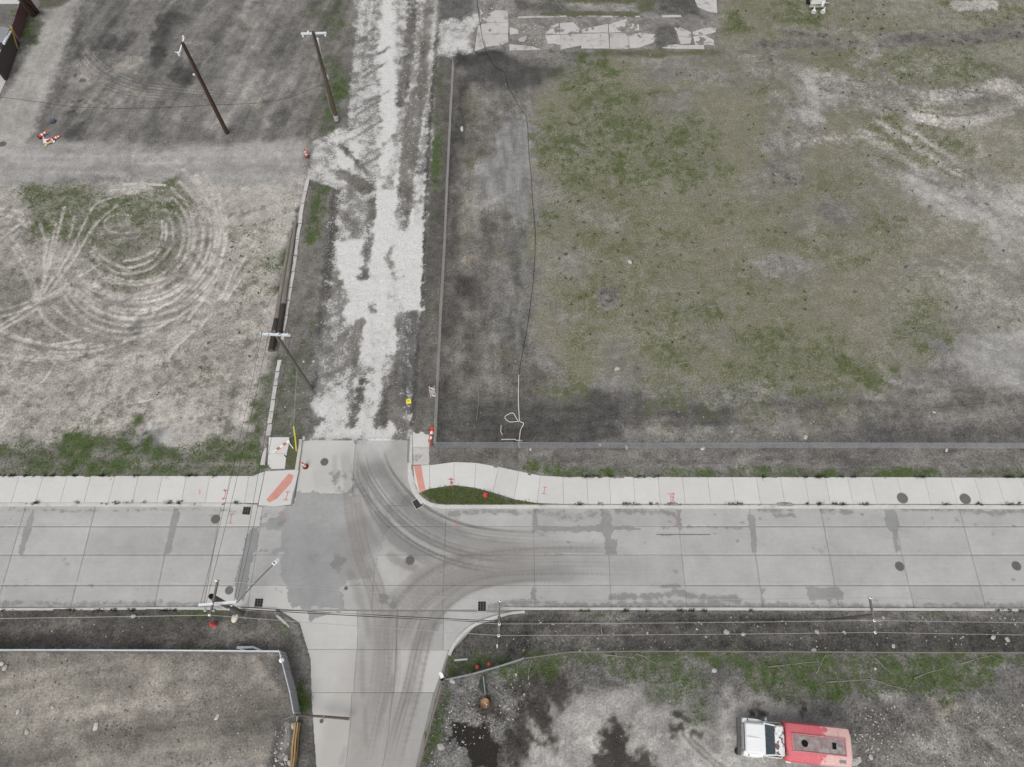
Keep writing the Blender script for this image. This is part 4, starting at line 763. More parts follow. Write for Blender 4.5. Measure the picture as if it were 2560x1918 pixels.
for i in range(150):
    x = RS.uniform(1350, 2560); y = RS.choice([RS.uniform(1272, 1320), RS.uniform(1330, 1386), RS.uniform(1390, 1510)], p=[.5, .35, .15]); Q.blob((x, y), RS.uniform(.03, .12), .14, .15, .35, RS.uniform(.4, .85), mode='max', asp=RS.uniform(1, 2.4), stain=1.0)
for i in range(60):
    Q.blob((RS.uniform(0, 1340), RS.uniform(1270, 1515)), RS.uniform(.02, .08), .12, .1, .35, RS.uniform(.4, .7), mode='max', asp=RS.uniform(1, 2), stain=1.0)
for pts, w_, k in ((((955, 1230), (945, 1260)), 1.6, .55), (((935, 1110), (930, 1130)), 1.6, .8), (((880, 1270), (960, 1255)), 1.5, .3), (((950, 1400), (975, 1440), (1000, 1460)), 1.4, .5), (((700, 1240), (840, 1280)), 2.0, .18), (((100, 1300), (260, 1310)), 1.0, .5), (((990, 1650), (1080, 1660)), 1.5, .3), (((770, 1110), (900, 1105)), .7, .7)):
    Q.stroke(pts, w_, .5, .5, 1.0, k, mode='max', dust=1.0)

for x, y, L, a_ in ((1706, 1300, 60, 88), (1712, 1350, 70, 86), (1880, 1310, 40, 70), (2078, 1340, 90, 84), (2090, 1300, 40, 60), (1440, 1322, 60, 10), (1600, 1330, 120, 3), (1950, 1330, 100, 2), (2300, 1330, 120, 2), (212, 1330, 80, 100), (420, 1440, 60, 101), (940, 1330, 120, 93), (938, 1420, 60, 96), (160, 1318, 90, 5), (2000, 1420, 60, 20), (790, 1490, 60, 92)):
    n_ = 6; pts = [(x + L * (k / n_ - .5) * math.cos(R(a_)) + RS.uniform(-3, 3), y + L * (k / n_ - .5) * math.sin(R(a_)) + RS.uniform(-3, 3)) for k in range(n_ + 1)]; Q.stroke(pts, .05, .07, .03, .35, .7, mode='max', stain=1.0, smooth=False)
# families of fine tyre lines: each vehicle left a pair of ribbed prints
def fan(base, offs, k0, k1, wd=.14, mudk=.0):
    q5 = curve(base, 5)
    for o_ in offs:
        pts = []
        for i, (x, y) in enumerate(q5):
            x2, y2 = q5[min(i + 1, len(q5) - 1)]; x1, y1 = q5[max(i - 1, 0)]; L = math.hypot(x2 - x1, y2 - y1) + 1e-6; t = i / (len(q5) - 1)
            pts.append((x - (y2 - y1) / L * o_ * (1 + .25 * t), y + (x2 - x1) / L * o_ * (1 + .25 * t)))
        Q.stroke(pts, wd * RS.uniform(.6, 1.6), .05, .03, .35, RS.uniform(k0, k1) * 1.4, mode='max', tread=RS.choice([0, .5, 1.0]), period=RS.uniform(.26, .4), tyre=1.0, fade=RS.uniform(.06, .2), fade_end=RS.uniform(.25, .65), smooth=False)
        if mudk: Q.stroke([(a + 2, b_ + 2) for a, b_ in pts], wd * 1.8, .10, .06, .35, mudk * RS.uniform(.5, 1.3), mode='max', mud=1.0, fade=.1, fade_end=.5, smooth=False)
NE = [(930, 1105), (945, 1165), (975, 1215), (1020, 1265), (1080, 1308), (1170, 1342), (1300, 1358), (1480, 1362)]
fan(NE, (-24, -16, -8, 0, 14, 22, 32, 40, 56, 64), .22, .62, .15, .35)
fan([(905, 1130), (920, 1220), (960, 1300), (1010, 1350), (1080, 1395), (1180, 1412)], (-10, -4, 3, 9, 16), .2, .5, .14, .3)
SE_ = [(960, 1640), (985, 1560), (1020, 1500), (1075, 1452), (1150, 1418), (1260, 1398), (1420, 1392), (1620, 1396)]
fan(SE_, (-26, -19, -12, -4, 3, 10, 18, 27, 34, 42), .22, .5, .15, .5)
fan([(1030, 1660), (1062, 1580), (1110, 1510), (1180, 1462), (1290, 1438), (1420, 1432), (1520, 1434)], (-14, -8, -2, 5, 12), .2, .45, .16, .45)
fan([(870, 1180), (880, 1280), (900, 1380), (935, 1480), (955, 1580), (945, 1700), (925, 1830), (900, 1950)], (-22, -15, -8, 0, 7, 14), .16, .42, .15, .5)
fan([(990, 1480), (985, 1580), (985, 1680), (965, 1800), (935, 1950)], (-12, -4, 6, 14, 24, 34), .15, .4, .15, .5)
fan([(1080, 1520), (1052, 1620), (1030, 1720), (1000, 1830), (970, 1950)], (-16, -8, 0, 9, 18), .15, .42, .15, .5)
for pts, w_, k in ((((925, 1640), (915, 1740), (890, 1860), (870, 1960)), 3.4, .45), (((1030, 1600), (1010, 1720), (985, 1850), (960, 1960)), 2.6, .42), (((1010, 1520), (1090, 1440), (1220, 1400)), 3.0, .38), (((950, 1300), (960, 1420), (960, 1540)), 3.0, .30), (((1050, 1300), (1180, 1350), (1400, 1375)), 3.0, .25)):
    Q.stroke(pts, w_, 1.0, .6, 1.0, k * .7, mode='max', mud=1.0, fade=.12)
bedpoly = PP(paved[0])
road = MB().prism([(p.x, p.y) for p in bedpoly], -0.30, ZR - 0.014).build('road', M['bed']); tag(road, 'concrete street crossing with dark slab joints', 'road', kind='structure')
def slab_between(A, B, mat, gap=.006, ztop=ZR, step=.066, name='slab'):
    """road slab between two edge lines (photo points, same direction); real edges, sunk joints"""
    def res(L, n):
        L = [Vector((p.x, p.y)) for p in PP(L, ztop)]; ds = [0]
        for i in range(len(L) - 1): ds.append(ds[-1] + (L[i + 1] - L[i]).length)
        out = []
        for k in range(n):
            t = ds[-1] * k / (n - 1)
            for i in range(len(L) - 1):
                if t <= ds[i + 1] + 1e-6: out.append(L[i].lerp(L[i + 1], (t - ds[i]) / max(1e-6, ds[i + 1] - ds[i]))); break
        return out
    la = sum((P(*A[i + 1]) - P(*A[i])).length for i in range(len(A) - 1)); lw = (P(*A[0]) - P(*B[0])).length; lw2 = (P(*A[-1]) - P(*B[-1])).length
    n = max(3, int(la / step) + 1); m_ = max(3, int(max(lw, lw2) / step) + 1)
    a, b = res(A, n), res(B, n); arr = np.array([[(a[i].lerp(b[i], j / (m_ - 1))) for j in range(m_)] for i in range(n)])
    c = arr.mean((0, 1))
    def inset(v, r): 
        s_ = (len(v) - 1); return v
    # pull the rim in by the joint gap
    e1 = (arr[1] - arr[0]); arr[0] += e1 / np.maximum(1e-6, np.linalg.norm(e1, axis=-1, keepdims=True)) * gap
    e1 = (arr[-2] - arr[-1]); arr[-1] += e1 / np.maximum(1e-6, np.linalg.norm(e1, axis=-1, keepdims=True)) * gap
    e1 = (arr[:, 1] - arr[:, 0]); arr[:, 0] += e1 / np.maximum(1e-6, np.linalg.norm(e1, axis=-1, keepdims=True)) * gap
    e1 = (arr[:, -2] - arr[:, -1]); arr[:, -1] += e1 / np.maximum(1e-6, np.linalg.norm(e1, axis=-1, keepdims=True)) * gap
    x = arr[..., 0].ravel(); y = arr[..., 1].ravel(); dz = RS.uniform(-.004, .004)
    top = np.stack([x, y, np.full(x.shape, ztop + dz)], -1)
    idx = np.arange(n * m_).reshape(n, m_); Fq = np.stack([idx[:-1, :-1], idx[:-1, 1:], idx[1:, 1:], idx[1:, :-1]], -1).reshape(-1, 4)
    rim = np.concatenate([idx[0, :], idx[1:, -1], idx[-1, -2::-1], idx[-2:0:-1, 0]]); low = top[rim].copy(); low[:, 2] -= .03
    k0 = n * m_; kr = len(rim); li = np.arange(kr) + k0; nx2 = np.roll(np.arange(kr), -1)
    side = np.stack([rim, li, li[nx2], rim[nx2]], -1)
    V = np.concatenate([top, low]); F_ = np.concatenate([Fq, side]); xs, ys = V[:, 0], V[:, 1]
    o = link(name, np_mesh(name, V, F_, mat, {k: Q.sample(k, xs, ys) for k in ('mud', 'dust', 'tyre', 'stain')}, smooth=False), road)
    me = o.data
    nrm = me.polygons[0].normal
    if nrm.z < 0: me.flip_normals()
    return o
def xat(x_at_ref, y, ref=1387):      # transverse joints run straight away from the viewer
    p = P(x_at_ref, ref, ZR); lo = P(1280, y, ZR).y; c_ = CAM_H - ZR
    depth = lo * ST + c_ * CT; return 1280 + p.x / depth * F_PX
rows = [1264, 1316, 1387, 1463, 1524]
cols = [-60, 30, 210, 413, 533, 640, 790, 940, 1112, 1336, 1522, 1705, 1890, 2074, 2256, 2430, 2640]
for r in range(4):
    for c in range(len(cols) - 1):
        x0, x1 = cols[c], cols[c + 1]; y0, y1 = rows[r], rows[r + 1]
        slab_between([(xat(x0, y0), y0), (xat(x0, y1), y1)], [(xat(x1, y0), y0), (xat(x1, y1), y1)], M['road2'] if (c == 4 and r in (0, 3)) or (c == 5 and r == 3) else M['road'], step=.062 if 5 <= c <= 10 else .12)
# north stub
slab_between([(757, 1098), (750, 1170), (740, 1215), (731, 1263.9)], [(890, 1098), (884, 1170), (880, 1263.9)], M['road2'])
slab_between([(890, 1098), (884, 1170), (880, 1263.9)], [(1020, 1098), (1018, 1160), (1024, 1215), (1056, 1263.9)], M['road'])
# south leg
slab_between([(700, 1527), (748, 1563), (769, 1623)], [(893, 1527), (895, 1575), (893, 1623)], M['road2']); slab_between([(893, 1527), (895, 1575), (893, 1623)], [(995, 1527), (993, 1575), (992, 1623)], M['road']); slab_between([(995, 1527), (993, 1575), (992, 1623)], [(1110, 1527), (1109, 1575), (1108, 1625)], M['road'])
slab_between([(1110, 1527), (1109, 1575), (1108, 1625)], [(1300, 1532), (1180, 1572), (1128, 1625)], M['road'])
slab_between([(769, 1623), (772, 1680), (775, 1731)], [(893, 1623), (888, 1680), (884, 1731)], M['road2']); slab_between([(893, 1623), (888, 1680), (884, 1731)], [(992, 1623), (988, 1680), (985, 1731)], M['road']); slab_between([(992, 1623), (988, 1680), (985, 1731)], [(1122, 1625), (1104, 1680), (1085, 1731)], M['road2'])
slab_between([(775, 1731), (780, 1810), (792, 1960)], [(880, 1731), (876, 1810), (860, 1960)], M['road2']); slab_between([(880, 1731), (876, 1810), (860, 1960)], [(982, 1731), (972, 1830), (950, 1960)], M['road']); slab_between([(982, 1731), (972, 1830), (950, 1960)], [(1085, 1731), (1068, 1800), (1030, 1960)], M['road'])
# asphalt repairs lying on the slabs
def repair(pts, amp=.12, z=.007, soft_ns=.35, ztop=ZR, mat='asph2'):
    xy = PP(pts, ztop); W, d = Q.sdf(xy, .3)
    if d is None: return
    mk = (d + amp * Q.n[soft_ns][W]) > 0; X, Y = Q.X[W], Q.Y[W]; cell = mk[:-1, :-1] & mk[1:, :-1] & mk[:-1, 1:] & mk[1:, 1:]
    if not cell.any(): return
    ny_, nx_ = X.shape; idx = np.arange(nx_ * ny_).reshape(ny_, nx_)
    Fq = np.stack([idx[:-1, :-1][cell], idx[:-1, 1:][cell], idx[1:, 1:][cell], idx[1:, :-1][cell]], -1)
    use, inv = np.unique(Fq, return_inverse=True); Fq = inv.reshape(Fq.shape)
    x = X.ravel()[use]; y = Y.ravel()[use]; edge = d.ravel()[use]
    V = np.stack([x, y, ztop + .004 + z * sm(-.12, .2, edge)], -1)
    link('asphalt_patch', np_mesh('asphalt_patch', V, Fq, M[mat], {k: Q.sample(k, x, y) for k in ('mud', 'dust', 'tyre', 'stain')}), road)
repair([(731, 1228), (830, 1229), (905, 1238), (950, 1250), (985, 1275), (972, 1310), (952, 1384), (936, 1450), (856, 1460), (860, 1521), (724, 1521), (715, 1480), (700, 1455), (699, 1400), (700, 1384), (641, 1384), (641, 1374), (697, 1371), (700, 1330), (650, 1324), (655, 1305), (690, 1292), (700, 1272), (727, 1264)], .35, mat='asph')
for pts in ([(624, 1320), (649, 1316), (646, 1371), (636, 1386), (626, 1431), (611, 1503), (585, 1503), (588, 1435), (605, 1390), (612, 1340)], [(770, 1528), (850, 1528), (830, 1538), (790, 1548), (778, 1558), (768, 1545)],
            [(1334, 1270), (1342, 1270), (1346, 1312), (1420, 1316), (1500, 1310), (1505, 1272), (1526, 1272), (1532, 1312), (1612, 1320), (1600, 1328), (1535, 1326), (1530, 1345), (1545, 1348), (1543, 1388), (1514, 1388), (1508, 1332), (1440, 1332), (1345, 1328), (1330, 1332), (1328, 1310)],
            [(1690, 1272), (1703, 1275), (1708, 1327), (1693, 1332), (1689, 1300)], [(1866, 1285), (1885, 1283), (1890, 1310), (1893, 1380), (1880, 1386), (1874, 1330)], [(2208, 1272), (2240, 1272), (2250, 1320), (2245, 1335), (2252, 1375), (2240, 1388), (2232, 1370), (2228, 1335), (2213, 1318)],
            [(438, 1270), (450, 1272), (448, 1300), (436, 1340), (428, 1380), (417, 1389), (407, 1385), (418, 1350), (426, 1300)], [(83, 1270), (91, 1272), (81, 1320), (68, 1360), (57, 1390), (42, 1386), (51, 1350), (66, 1300)],
            [(2013, 1466), (2092, 1466), (2112, 1480), (2110, 1500), (2020, 1503)], [(1900, 1466), (1922, 1474), (1908, 1488), (1914, 1506), (1900, 1504)], [(1330, 1466), (1341, 1468), (1341, 1500), (1328, 1500), (1322, 1484)], [(1030, 1238), (1056, 1262), (1050, 1268), (1000, 1262), (1006, 1236)], [(1075, 1560), (1105, 1552), (1100, 1575), (1086, 1580)]):
    repair(pts, .13)

# ------------------------------------------------------------------ sidewalks: every panel its own slab
def walk_parent(name, label, poly):
    o = MB().prism([(p.x, p.y) for p in PP(poly, ZS)], -.16, ZS - .035).build(name, M['bed']); return tag(o, label, 'sidewalk', kind='structure')
def panel(parent, pts, gap=.012, mat=None, z=ZS, name='panel', th=.10):
    xy = [Vector((p.x, p.y)) for p in PP(pts, z)]; c = sum(xy, Vector((0, 0))) / len(xy)
    n = len(xy); area = sum(xy[i].x * xy[(i + 1) % n].y - xy[(i + 1) % n].x * xy[i].y for i in range(n))
    if area < 0: xy.reverse()
    inn = []
    for i in range(n):
        d1 = (xy[i] - xy[i - 1]).normalized(); d2 = (xy[(i + 1) % n] - xy[i]).normalized()
        nn = Vector((-(d1.y + d2.y), d1.x + d2.x)); nn = nn.normalized() if nn.length > 1e-4 else Vector((-d1.y, d1.x)); inn.append(xy[i] + nn * gap)
    dz = RS.uniform(-.003, .003)
    return MB().prism([(p.x, p.y) for p in inn], z - th, z + dz, .006).build(name, mat or M['walk'], parent)
sw = walk_parent('sidewalk_west', 'pale concrete sidewalk north of the road, west of the crossing', [(-80, 1190), (632, 1190), (668, 1177), (735, 1175), (746, 1177), (732, 1258), (-80, 1257)])
tops = [-73, -12, 48, 108, 168, 227, 287, 346, 406, 466, 525, 575, 622]; 
for i in range(len(tops) - 1):
    def lo(x): return xat(x, 1257, 1190)
    panel(sw, [(tops[i], 1190), (tops[i + 1], 1190), (lo(tops[i + 1]), 1257), (lo(tops[i]), 1257)])
panel(sw, [(622, 1190), (632, 1190), (662, 1178), (645, 1258), (lo(622), 1257)])
panel(sw, [(662, 1178), (735, 1174), (747, 1176), (740, 1208), (732, 1236), (727, 1261), (690, 1266), (645, 1263)])
sn = walk_parent('sidewalk_stub_west', 'short concrete walk beside the dug-up street, on the west verge', [(672, 1094), (721, 1094), (712, 1172), (671, 1173)])
panel(sn, [(672, 1093), (724, 1093), (722, 1112), (717, 1134), (670, 1134)]); panel(sn, [(670, 1134), (717, 1134), (712, 1172), (668, 1173)])
se = walk_parent('sidewalk_east', 'pale concrete sidewalk curving along the north side, east of the crossing', [(1034, 1165), (1073, 1163), (1135, 1156), (1190, 1158), (1247, 1168), (1297, 1179), (1351, 1189), (1407, 1192), (2660, 1193), (2660, 1261), (1343, 1258), (1285, 1248), (1232, 1232), (1186, 1219), (1135, 1213), (1075, 1221), (1048, 1231), (1036, 1204)])
tE = [(1074, 1163), (1135, 1155), (1190, 1157), (1247, 1167), (1297, 1178), (1351, 1189), (1407, 1192), (1467, 1192), (1523, 1192), (1583, 1192), (1645, 1192), (1706, 1193), (1769, 1193), (1830, 1193), (1891, 1193), (1951, 1193), (2011, 1193), (2063, 1193), (2119, 1193), (2178, 1193), (2243, 1193), (2311, 1193), (2376, 1194), (2436, 1194), (2492, 1194), (2553, 1194), (2615, 1194), (2675, 1194)]
bE = [(1074, 1222), (1135, 1213), (1186, 1219), (1232, 1231), (1285, 1248), (1343, 1258)]
for i in range(6, len(tE)): bE.append((xat(tE[i][0], 1261, 1192), 1260))
for i in range(len(tE) - 1): panel(se, [tE[i], tE[i + 1], bE[i + 1], bE[i]])
panel(se, [(1033, 1164), (1074, 1162), (1074, 1222), (1062, 1226), (1047, 1233), (1036, 1205)])
sg = walk_parent('sidewalk_stub_east', 'short concrete walk half buried in dirt beside the fence corner', [(1034, 1084), (1071, 1087), (1072, 1163), (1034, 1163)])
panel(sg, [(1032, 1080), (1057, 1079), (1064, 1086), (1073, 1086), (1073, 1118), (1032, 1118)]); panel(sg, [(1032, 1118), (1073, 1118), (1074, 1162), (1033, 1162)], mat=M['oldslab'])
# red tactile pads
panel(sw, [(665, 1250), (722, 1184), (734, 1190), (727, 1208), (692, 1247), (674, 1256)], 0, M['padred'], ZS + .012, 'tactile_pad', .02)
panel(se, [(1034, 1164), (1053, 1163), (1058, 1196), (1042, 1200)], .006, M['padred'], ZS + .012, 'tactile_pad', .02); panel(se, [(1042, 1200), (1058, 1196), (1064, 1226), (1049, 1232)], .006, M['padred'], ZS + .012, 'tactile_pad', .02)
# kerbs
def kerb(name, label, back, face, z0=-.28, z1=ZS - .004):
    back, face = curve(back, 4), curve(face, 4); a = [P(*p, z1) for p in back]; b = [P(*p, z1) for p in face]; m = MB(); secs = []
    for i in range(len(a)):
        d = (b[i] - a[i]); d.z = 0
        secs.append([Vector((a[i].x, a[i].y, z0)), Vector((a[i].x, a[i].y, z1)), a[i] + d * .78, a[i] + d * .93 + Vector((0, 0, -.012)), a[i] + d * 1.0 + Vector((0, 0, -.04)), Vector((b[i].x, b[i].y, z0)) + d * .15])
    m.loft(secs); o = m.build(name, M['kerb']); return tag(o, label, 'kerb', kind='structure')
kerb('kerb_north_west', 'concrete kerb along the west sidewalk', [(-80, 1257.5), (200, 1257.5), (420, 1258), (560, 1258), (644, 1262)], [(-80, 1265), (200, 1265), (420, 1265.5), (560, 1265.5), (642, 1266)])
kerb('kerb_north_east', 'concrete kerb curving round the grass island and along the east sidewalk', [(1046, 1233), (1058, 1245), (1076, 1256), (1100, 1261), (1140, 1262), (1300, 1262), (1700, 1262), (2200, 1262), (2680, 1263)], [(1040, 1237), (1052, 1251), (1070, 1263), (1098, 1269), (1140, 1270), (1300, 1270), (1700, 1270), (2200, 1270.5), (2680, 1271)])
kerb('kerb_stub_west', 'kerb on the west edge of the north stub', [(748, 1098), (744, 1130), (740, 1155), (737, 1175)], [(756, 1098), (752, 1130), (748, 1155), (745, 1176)])
kerb('kerb_stub_east', 'kerb on the east edge of the north stub', [(1031, 1080), (1031, 1110), (1031, 1140), (1031, 1162)], [(1025, 1098), (1024, 1120), (1023, 1140), (1023, 1158)])
kerb('gutter_ramp_east', 'flush pale gutter curving round the kerb ramp', [(1032, 1158), (1035, 1200), (1044, 1226), (1062, 1252)], [(1018, 1156), (1020, 1200), (1031, 1232), (1052, 1262)], z1=ZR + .03)
kerb('kerb_south_west', 'concrete kerb along the south edge of the road, west', [(-80, 1526), (150, 1526), (400, 1524), (600, 1526), (690, 1527)], [(-80, 1519), (150, 1519), (400, 1517), (600, 1518), (690, 1521)], z1=.0)
kerb('kerb_south_east', 'concrete kerb along the south edge of the road, east', [(1260, 1525), (1400, 1525), (1800, 1526), (2300, 1527), (2680, 1529)], [(1260, 1517), (1400, 1518), (1800, 1518), (2300, 1520), (2680, 1521)], z1=.0)
kerb('kerb_corner_east', 'curved white kerb at the south-east corner', [(1312, 1533), (1270, 1538), (1210, 1556), (1170, 1578), (1140, 1612), (1126, 1640)], [(1312, 1526), (1268, 1531), (1205, 1549), (1164, 1572), (1132, 1608), (1119, 1636)], z1=.01)
kerb('kerb_corner_west', 'broken kerb on the west side of the south leg', [(765, 1655), (766, 1680), (767, 1700), (768, 1720)], [(771, 1655), (772, 1680), (773, 1700), (774, 1720)], z1=-.03)

# ------------------------------------------------------------------ utility poles, wires
def pole(name, label, base, top, r0, r1, mat, up=None):
    b, t = lean(base, top) if up is None else (P(*base), P(top[0], top[1], up))
    o = thing(name, label, 'utility pole', (b.x, b.y, 0))
    n = 7; pts = [b.lerp(t, i / (n - 1)) for i in range(n)]; pts[0] = b + (b - t).normalized() * .3
    MB().path(pts, [r0 + (r1 - r0) * i / (n - 1) for i in range(n)], 12).build('shaft', mat, o, True)
    return o, b, t
def insulators(o, ps, mat=None, drop=False):
    for p in ps: MB().lathe([(.03, 0), (.07, .02), (.05, .05), (.08, .09), (.05, .13), (.06, .17), (.02, .20)], p, 10).build('insulator', mat or M['white'], o, True)
def sag(a, b, s, n=14):
    return [a.lerp(b, i / n) - Vector((0, 0, s * 4 * (i / n) * (1 - i / n))) for i in range(n + 1)]
def line(name, label, pts, r, mat, cat='wire', group=None):
    o = MB().path(pts, r, 5).build(name, mat); return tag(o, label, cat, group)
# brown pole on the dark lot
pa, ab, at_ = pole('utility_pole', 'tall dark brown wooden pole with tilted white crossarm on the dark lot', (568, 333), (456, 107), .20, .135, M['pole_dark'])
z = at_.z - .35; a0, a1 = P(447.5, 139, z), P(461, 94, z); MB().box((a0 + a1) / 2, ((a1 - a0).length, .12, .15), math.atan2((a1 - a0).y, (a1 - a0).x)).build('crossarm', M['armwhite'], pa)
insulators(pa, [a0.lerp(a1, k) + Vector((0, 0, .07)) for k in (.06, .95)]); MB().tube(a0.lerp(a1, .1), a0.lerp(a1, .1) + Vector((-.35, .1, .1)), .03).build('bracket', M['armwhite'], pa)
MB().box(P(490, 184, 7.0) + Vector((-.15, -.12, 0)), (.14, .10, .12)).build('bracket', M['white'], pa)
# second brown pole by the dug-up street
pb, bb, bt = pole('utility_pole', 'brown wooden pole with white crossarm and metal band at its foot beside the dug-up street', (843, 304), (782, 79), .20, .12, M['pole_mid'])
z = bt.z - .25; a0, a1 = P(753, 82, z), P(816.5, 80, z); MB().box((a0 + a1) / 2 + Vector((0, -.12, 0)), ((a1 - a0).length, .11, .14), math.atan2((a1 - a0).y, (a1 - a0).x)).build('crossarm', M['armwhite'], pb)
insulators(pb, [a0.lerp(a1, k) + Vector((0, -.12, .07)) for k in (.3,)]); insulators(pb, [a0.lerp(a1, k) + Vector((0, -.12, -.30)) for k in (.05, .93)])
def on_b(k): return bb.lerp(bt, k)
MB().tube(P(794, 96, bt.z * .93), P(802, 136, bt.z * .74), .075, .075, 10).build('cable_riser', M['white'], pb, True); MB().tube(P(801, 132, bt.z * .76), P(803, 139, bt.z * .725), .085, .05, 10).build('riser_end', M['galv'], pb, True)
MB().tube(P(809, 173, bt.z * .60), P(815, 188, bt.z * .52), .025, .05, 8).box(P(818, 194, bt.z * .495), (.22, .18, .34)).build('junction_box', M['white'], pb)
for k in (.02, .055): MB().tube(on_b(k), on_b(k + .028), .222, .218, 14).build('metal_band', M['galv'], pb, True)
MB().path([on_b(.36) + Vector((-.22, -.1, 0)), on_b(.20) + Vector((-.30, -.15, 0)), on_b(.10) + Vector((-.25, -.15, 0))], .02, 5).build('ground_wire', M['guy'], pb)
zc = bt.z * .43; cp = [P(x, y, zc) for x, y in ((814, 217), (800, 213.5), (775, 224), (740, 239), (690, 252), (640, 258.5), (530, 263), (400, 270), (280, 271.5), (200, 268), (150, 263), (60, 250), (0, 243), (-120, 226))]
line('overhead_cable', 'long black cable sagging across the dark lot to the brown pole', cp, .016, M['cable'], 'cable')
# grey pole with its guy wire
pc, cb, ct = pole('utility_pole', 'weathered grey pole with white crossarm beside the dumped logs', (778, 972), (685, 829), .145, .11, M['pole_olive'])
z = ct.z - .15; a0, a1 = P(653, 830, z), P(727.5, 833, z); MB().box((a0 + a1) / 2 + Vector((0, -.16, 0)), ((a1 - a0).length, .13, .15), math.atan2((a1 - a0).y, (a1 - a0).x)).build('crossarm', M['armwhite'], pc)
insulators(pc, [a0.lerp(a1, k) + Vector((0, -.16, .07)) for k in (.02, .62, .93)], M['galv'])
gtop = cb.lerp(ct, .42); g0 = P(734, 1066, 1.75); g1 = PG(741, 1127)
gw = thing('guy_wire', 'thin steel guy wire ending in a yellow plastic guard by the fallen barricade', 'guy wire', g1); MB().path([gtop, g0, g1], .016, 5).build('strand', M['guy'], gw); MB().path([g0, g0.lerp(g1, .5) + Vector((.02, 0, 0)), g1], .055, 8).build('guard', M['yellow'], gw, True)
# south-west lamp pole with two crossarms
pd, db, dt = pole('lamp_pole', 'wooden pole with crossarms and a long street lamp arm at the south-west corner', (603, 1534), (528, 1491), .20, .17, M['pole_grey'], 5.6)
MB().lathe([(.0, .0), (.16, 0), (.16, .03), (.02, .05)], dt + Vector((0, 0, .02)), 12).build('pole_cap', M['black'], pd)
z = dt.z + .06; a0, a1 = P(545, 1450, z), P(525, 1541, z); ang = math.atan2((a1 - a0).y, (a1 - a0).x); MB().box((a0 + a1) / 2, ((a1 - a0).length, .11, .13), ang).build('crossarm', M['armwood'], pd); dA = [P(541, 1452, z + .12), P(530.5, 1509, z + .12), P(524, 1538, z + .12)]
insulators(pd, [p - Vector((0, 0, .06)) for p in dA]); 
z2 = dt.z - .55; a0, a1 = P(497, 1513, z2), P(592, 1505, z2); MB().box((a0 + a1) / 2, ((a1 - a0).length, .15, .16), math.atan2((a1 - a0).y, (a1 - a0).x)).build('crossarm', M['armwhite'], pd)
insulators(pd, [P(514, 1527, 4.6), P(535, 1527, 4.4), P(580, 1514, 4.7), P(573, 1524, 4.2)], M['galv'])
zl = 5.3; l0, l1 = P(594, 1506, zl - .2), P(684, 1411, zl + .3); MB().path(sag(l0, l1, -.12, 6), .035, 8).build('lamp_arm', M['iron'], pd, True)
h0, h1 = P(682, 1412, zl + .3), P(699, 1396, zl + .33); hd = (h1 - h0).normalized(); ang = math.atan2(hd.y, hd.x)
lh = MB().cbox((h0 + h1) / 2, ((h1 - h0).length, .22, .10), .03, ang).build('lamp_head', M['white'], pd); MB().lathe([(.05, 0), (.05, .06), (.03, .08)], h0.lerp(h1, .25) + Vector((0, 0, .05)), 10).build('photocell', M['black'], lh); MB().box(h0.lerp(h1, .72) + Vector((0, 0, .055)), ((h1 - h0).length * .42, .2, .02), ang).build('heat_sink', M['galv'], lh)
MB().tube(P(597, 1532, 3.4), P(586, 1536, 3.6), .05, .04).tube(P(588, 1534, 3.6), P(585, 1540, 3.5), .04).build('bracket', M['iron'], pd)
s0, s1 = P(590, 1534, 3.5), P(583, 1557, 3.4); sm_ = (s0 + s1) / 2; L = (s1 - s0).length / 2; ang = math.atan2((s1 - s0).y, (s1 - s0).x)
mm = Matrix.Translation(sm_) @ Matrix.Rotation(ang, 4, 'Z') @ Matrix.Scale(L / .2 , 4, (1, 0, 0)); MB().lathe([(.0, -.06), (.13, -.05), (.2, 0), (.15, .06), (.0, .09)], n=16, M=mm).build('flood_lamp', plain('cream_lamp', (.62, .60, .50), .5), pd, True)
MB().tube(P(586, 1545, 3.45), P(613, 1550, 3.0), .03, .03).build('bracket', M['iron'], pd)
# two line poles south of the road
def line_pole(label, base, top, h, arm0, arm1, ins):
    o, b, t = pole('line_pole', label, base, top, .10, .09, M['pole_grey'], h); z = h + .02
    a0, a1 = P(*arm0, z), P(*arm1, z); MB().box((a0 + a1) / 2, ((a1 - a0).length, .10, .12), math.atan2((a1 - a0).y, (a1 - a0).x)).build('crossarm', M['armwood'], o)
    ps = [P(x, y, z + .12) for x, y in ins]
    for p in ps: MB().lathe([(.03, -.06), (.085, -.04), (.06, 0), (.085, .03), (.05, .06)], p, 12).build('insulator', M['white'], o, True); MB().lathe([(.04, .062), (.04, .075)], p, 10).build('insulator_cap', M['black'], o)
    return o, ps
pf, fI = line_pole('slim pole with a grey crossarm of three insulators above the curved corner kerb', (1249, 1573), (1248, 1543), 6.3, (1250, 1499), (1246, 1594), [(1250.5, 1502), (1248.5, 1560), (1247, 1589)])
pe, eI = line_pole('slim pole with a grey crossarm of three insulators above the dark south-east strip', (2068, 1551), (2182, 1537), 6.3, (2174, 1491), (2189, 1585), [(2176.5, 1494), (2186, 1551), (2188.5, 1581)])
MB().path([P(1247, 1545, 5.9), PG(1243, 1618)], .014, 5).build('guy_strand', M['guy'], pf); MB().tube(P(1243, 1613, .5), PG(1243, 1619), .06, .06).build('guy_guard', M['white'], pf)
MB().path([P(2183, 1537, 6.0), P(2160, 1552, .5)], .012, 5).build('ground_wire', M['guy'], pe)
nm = ('northern', 'middle', 'southern')
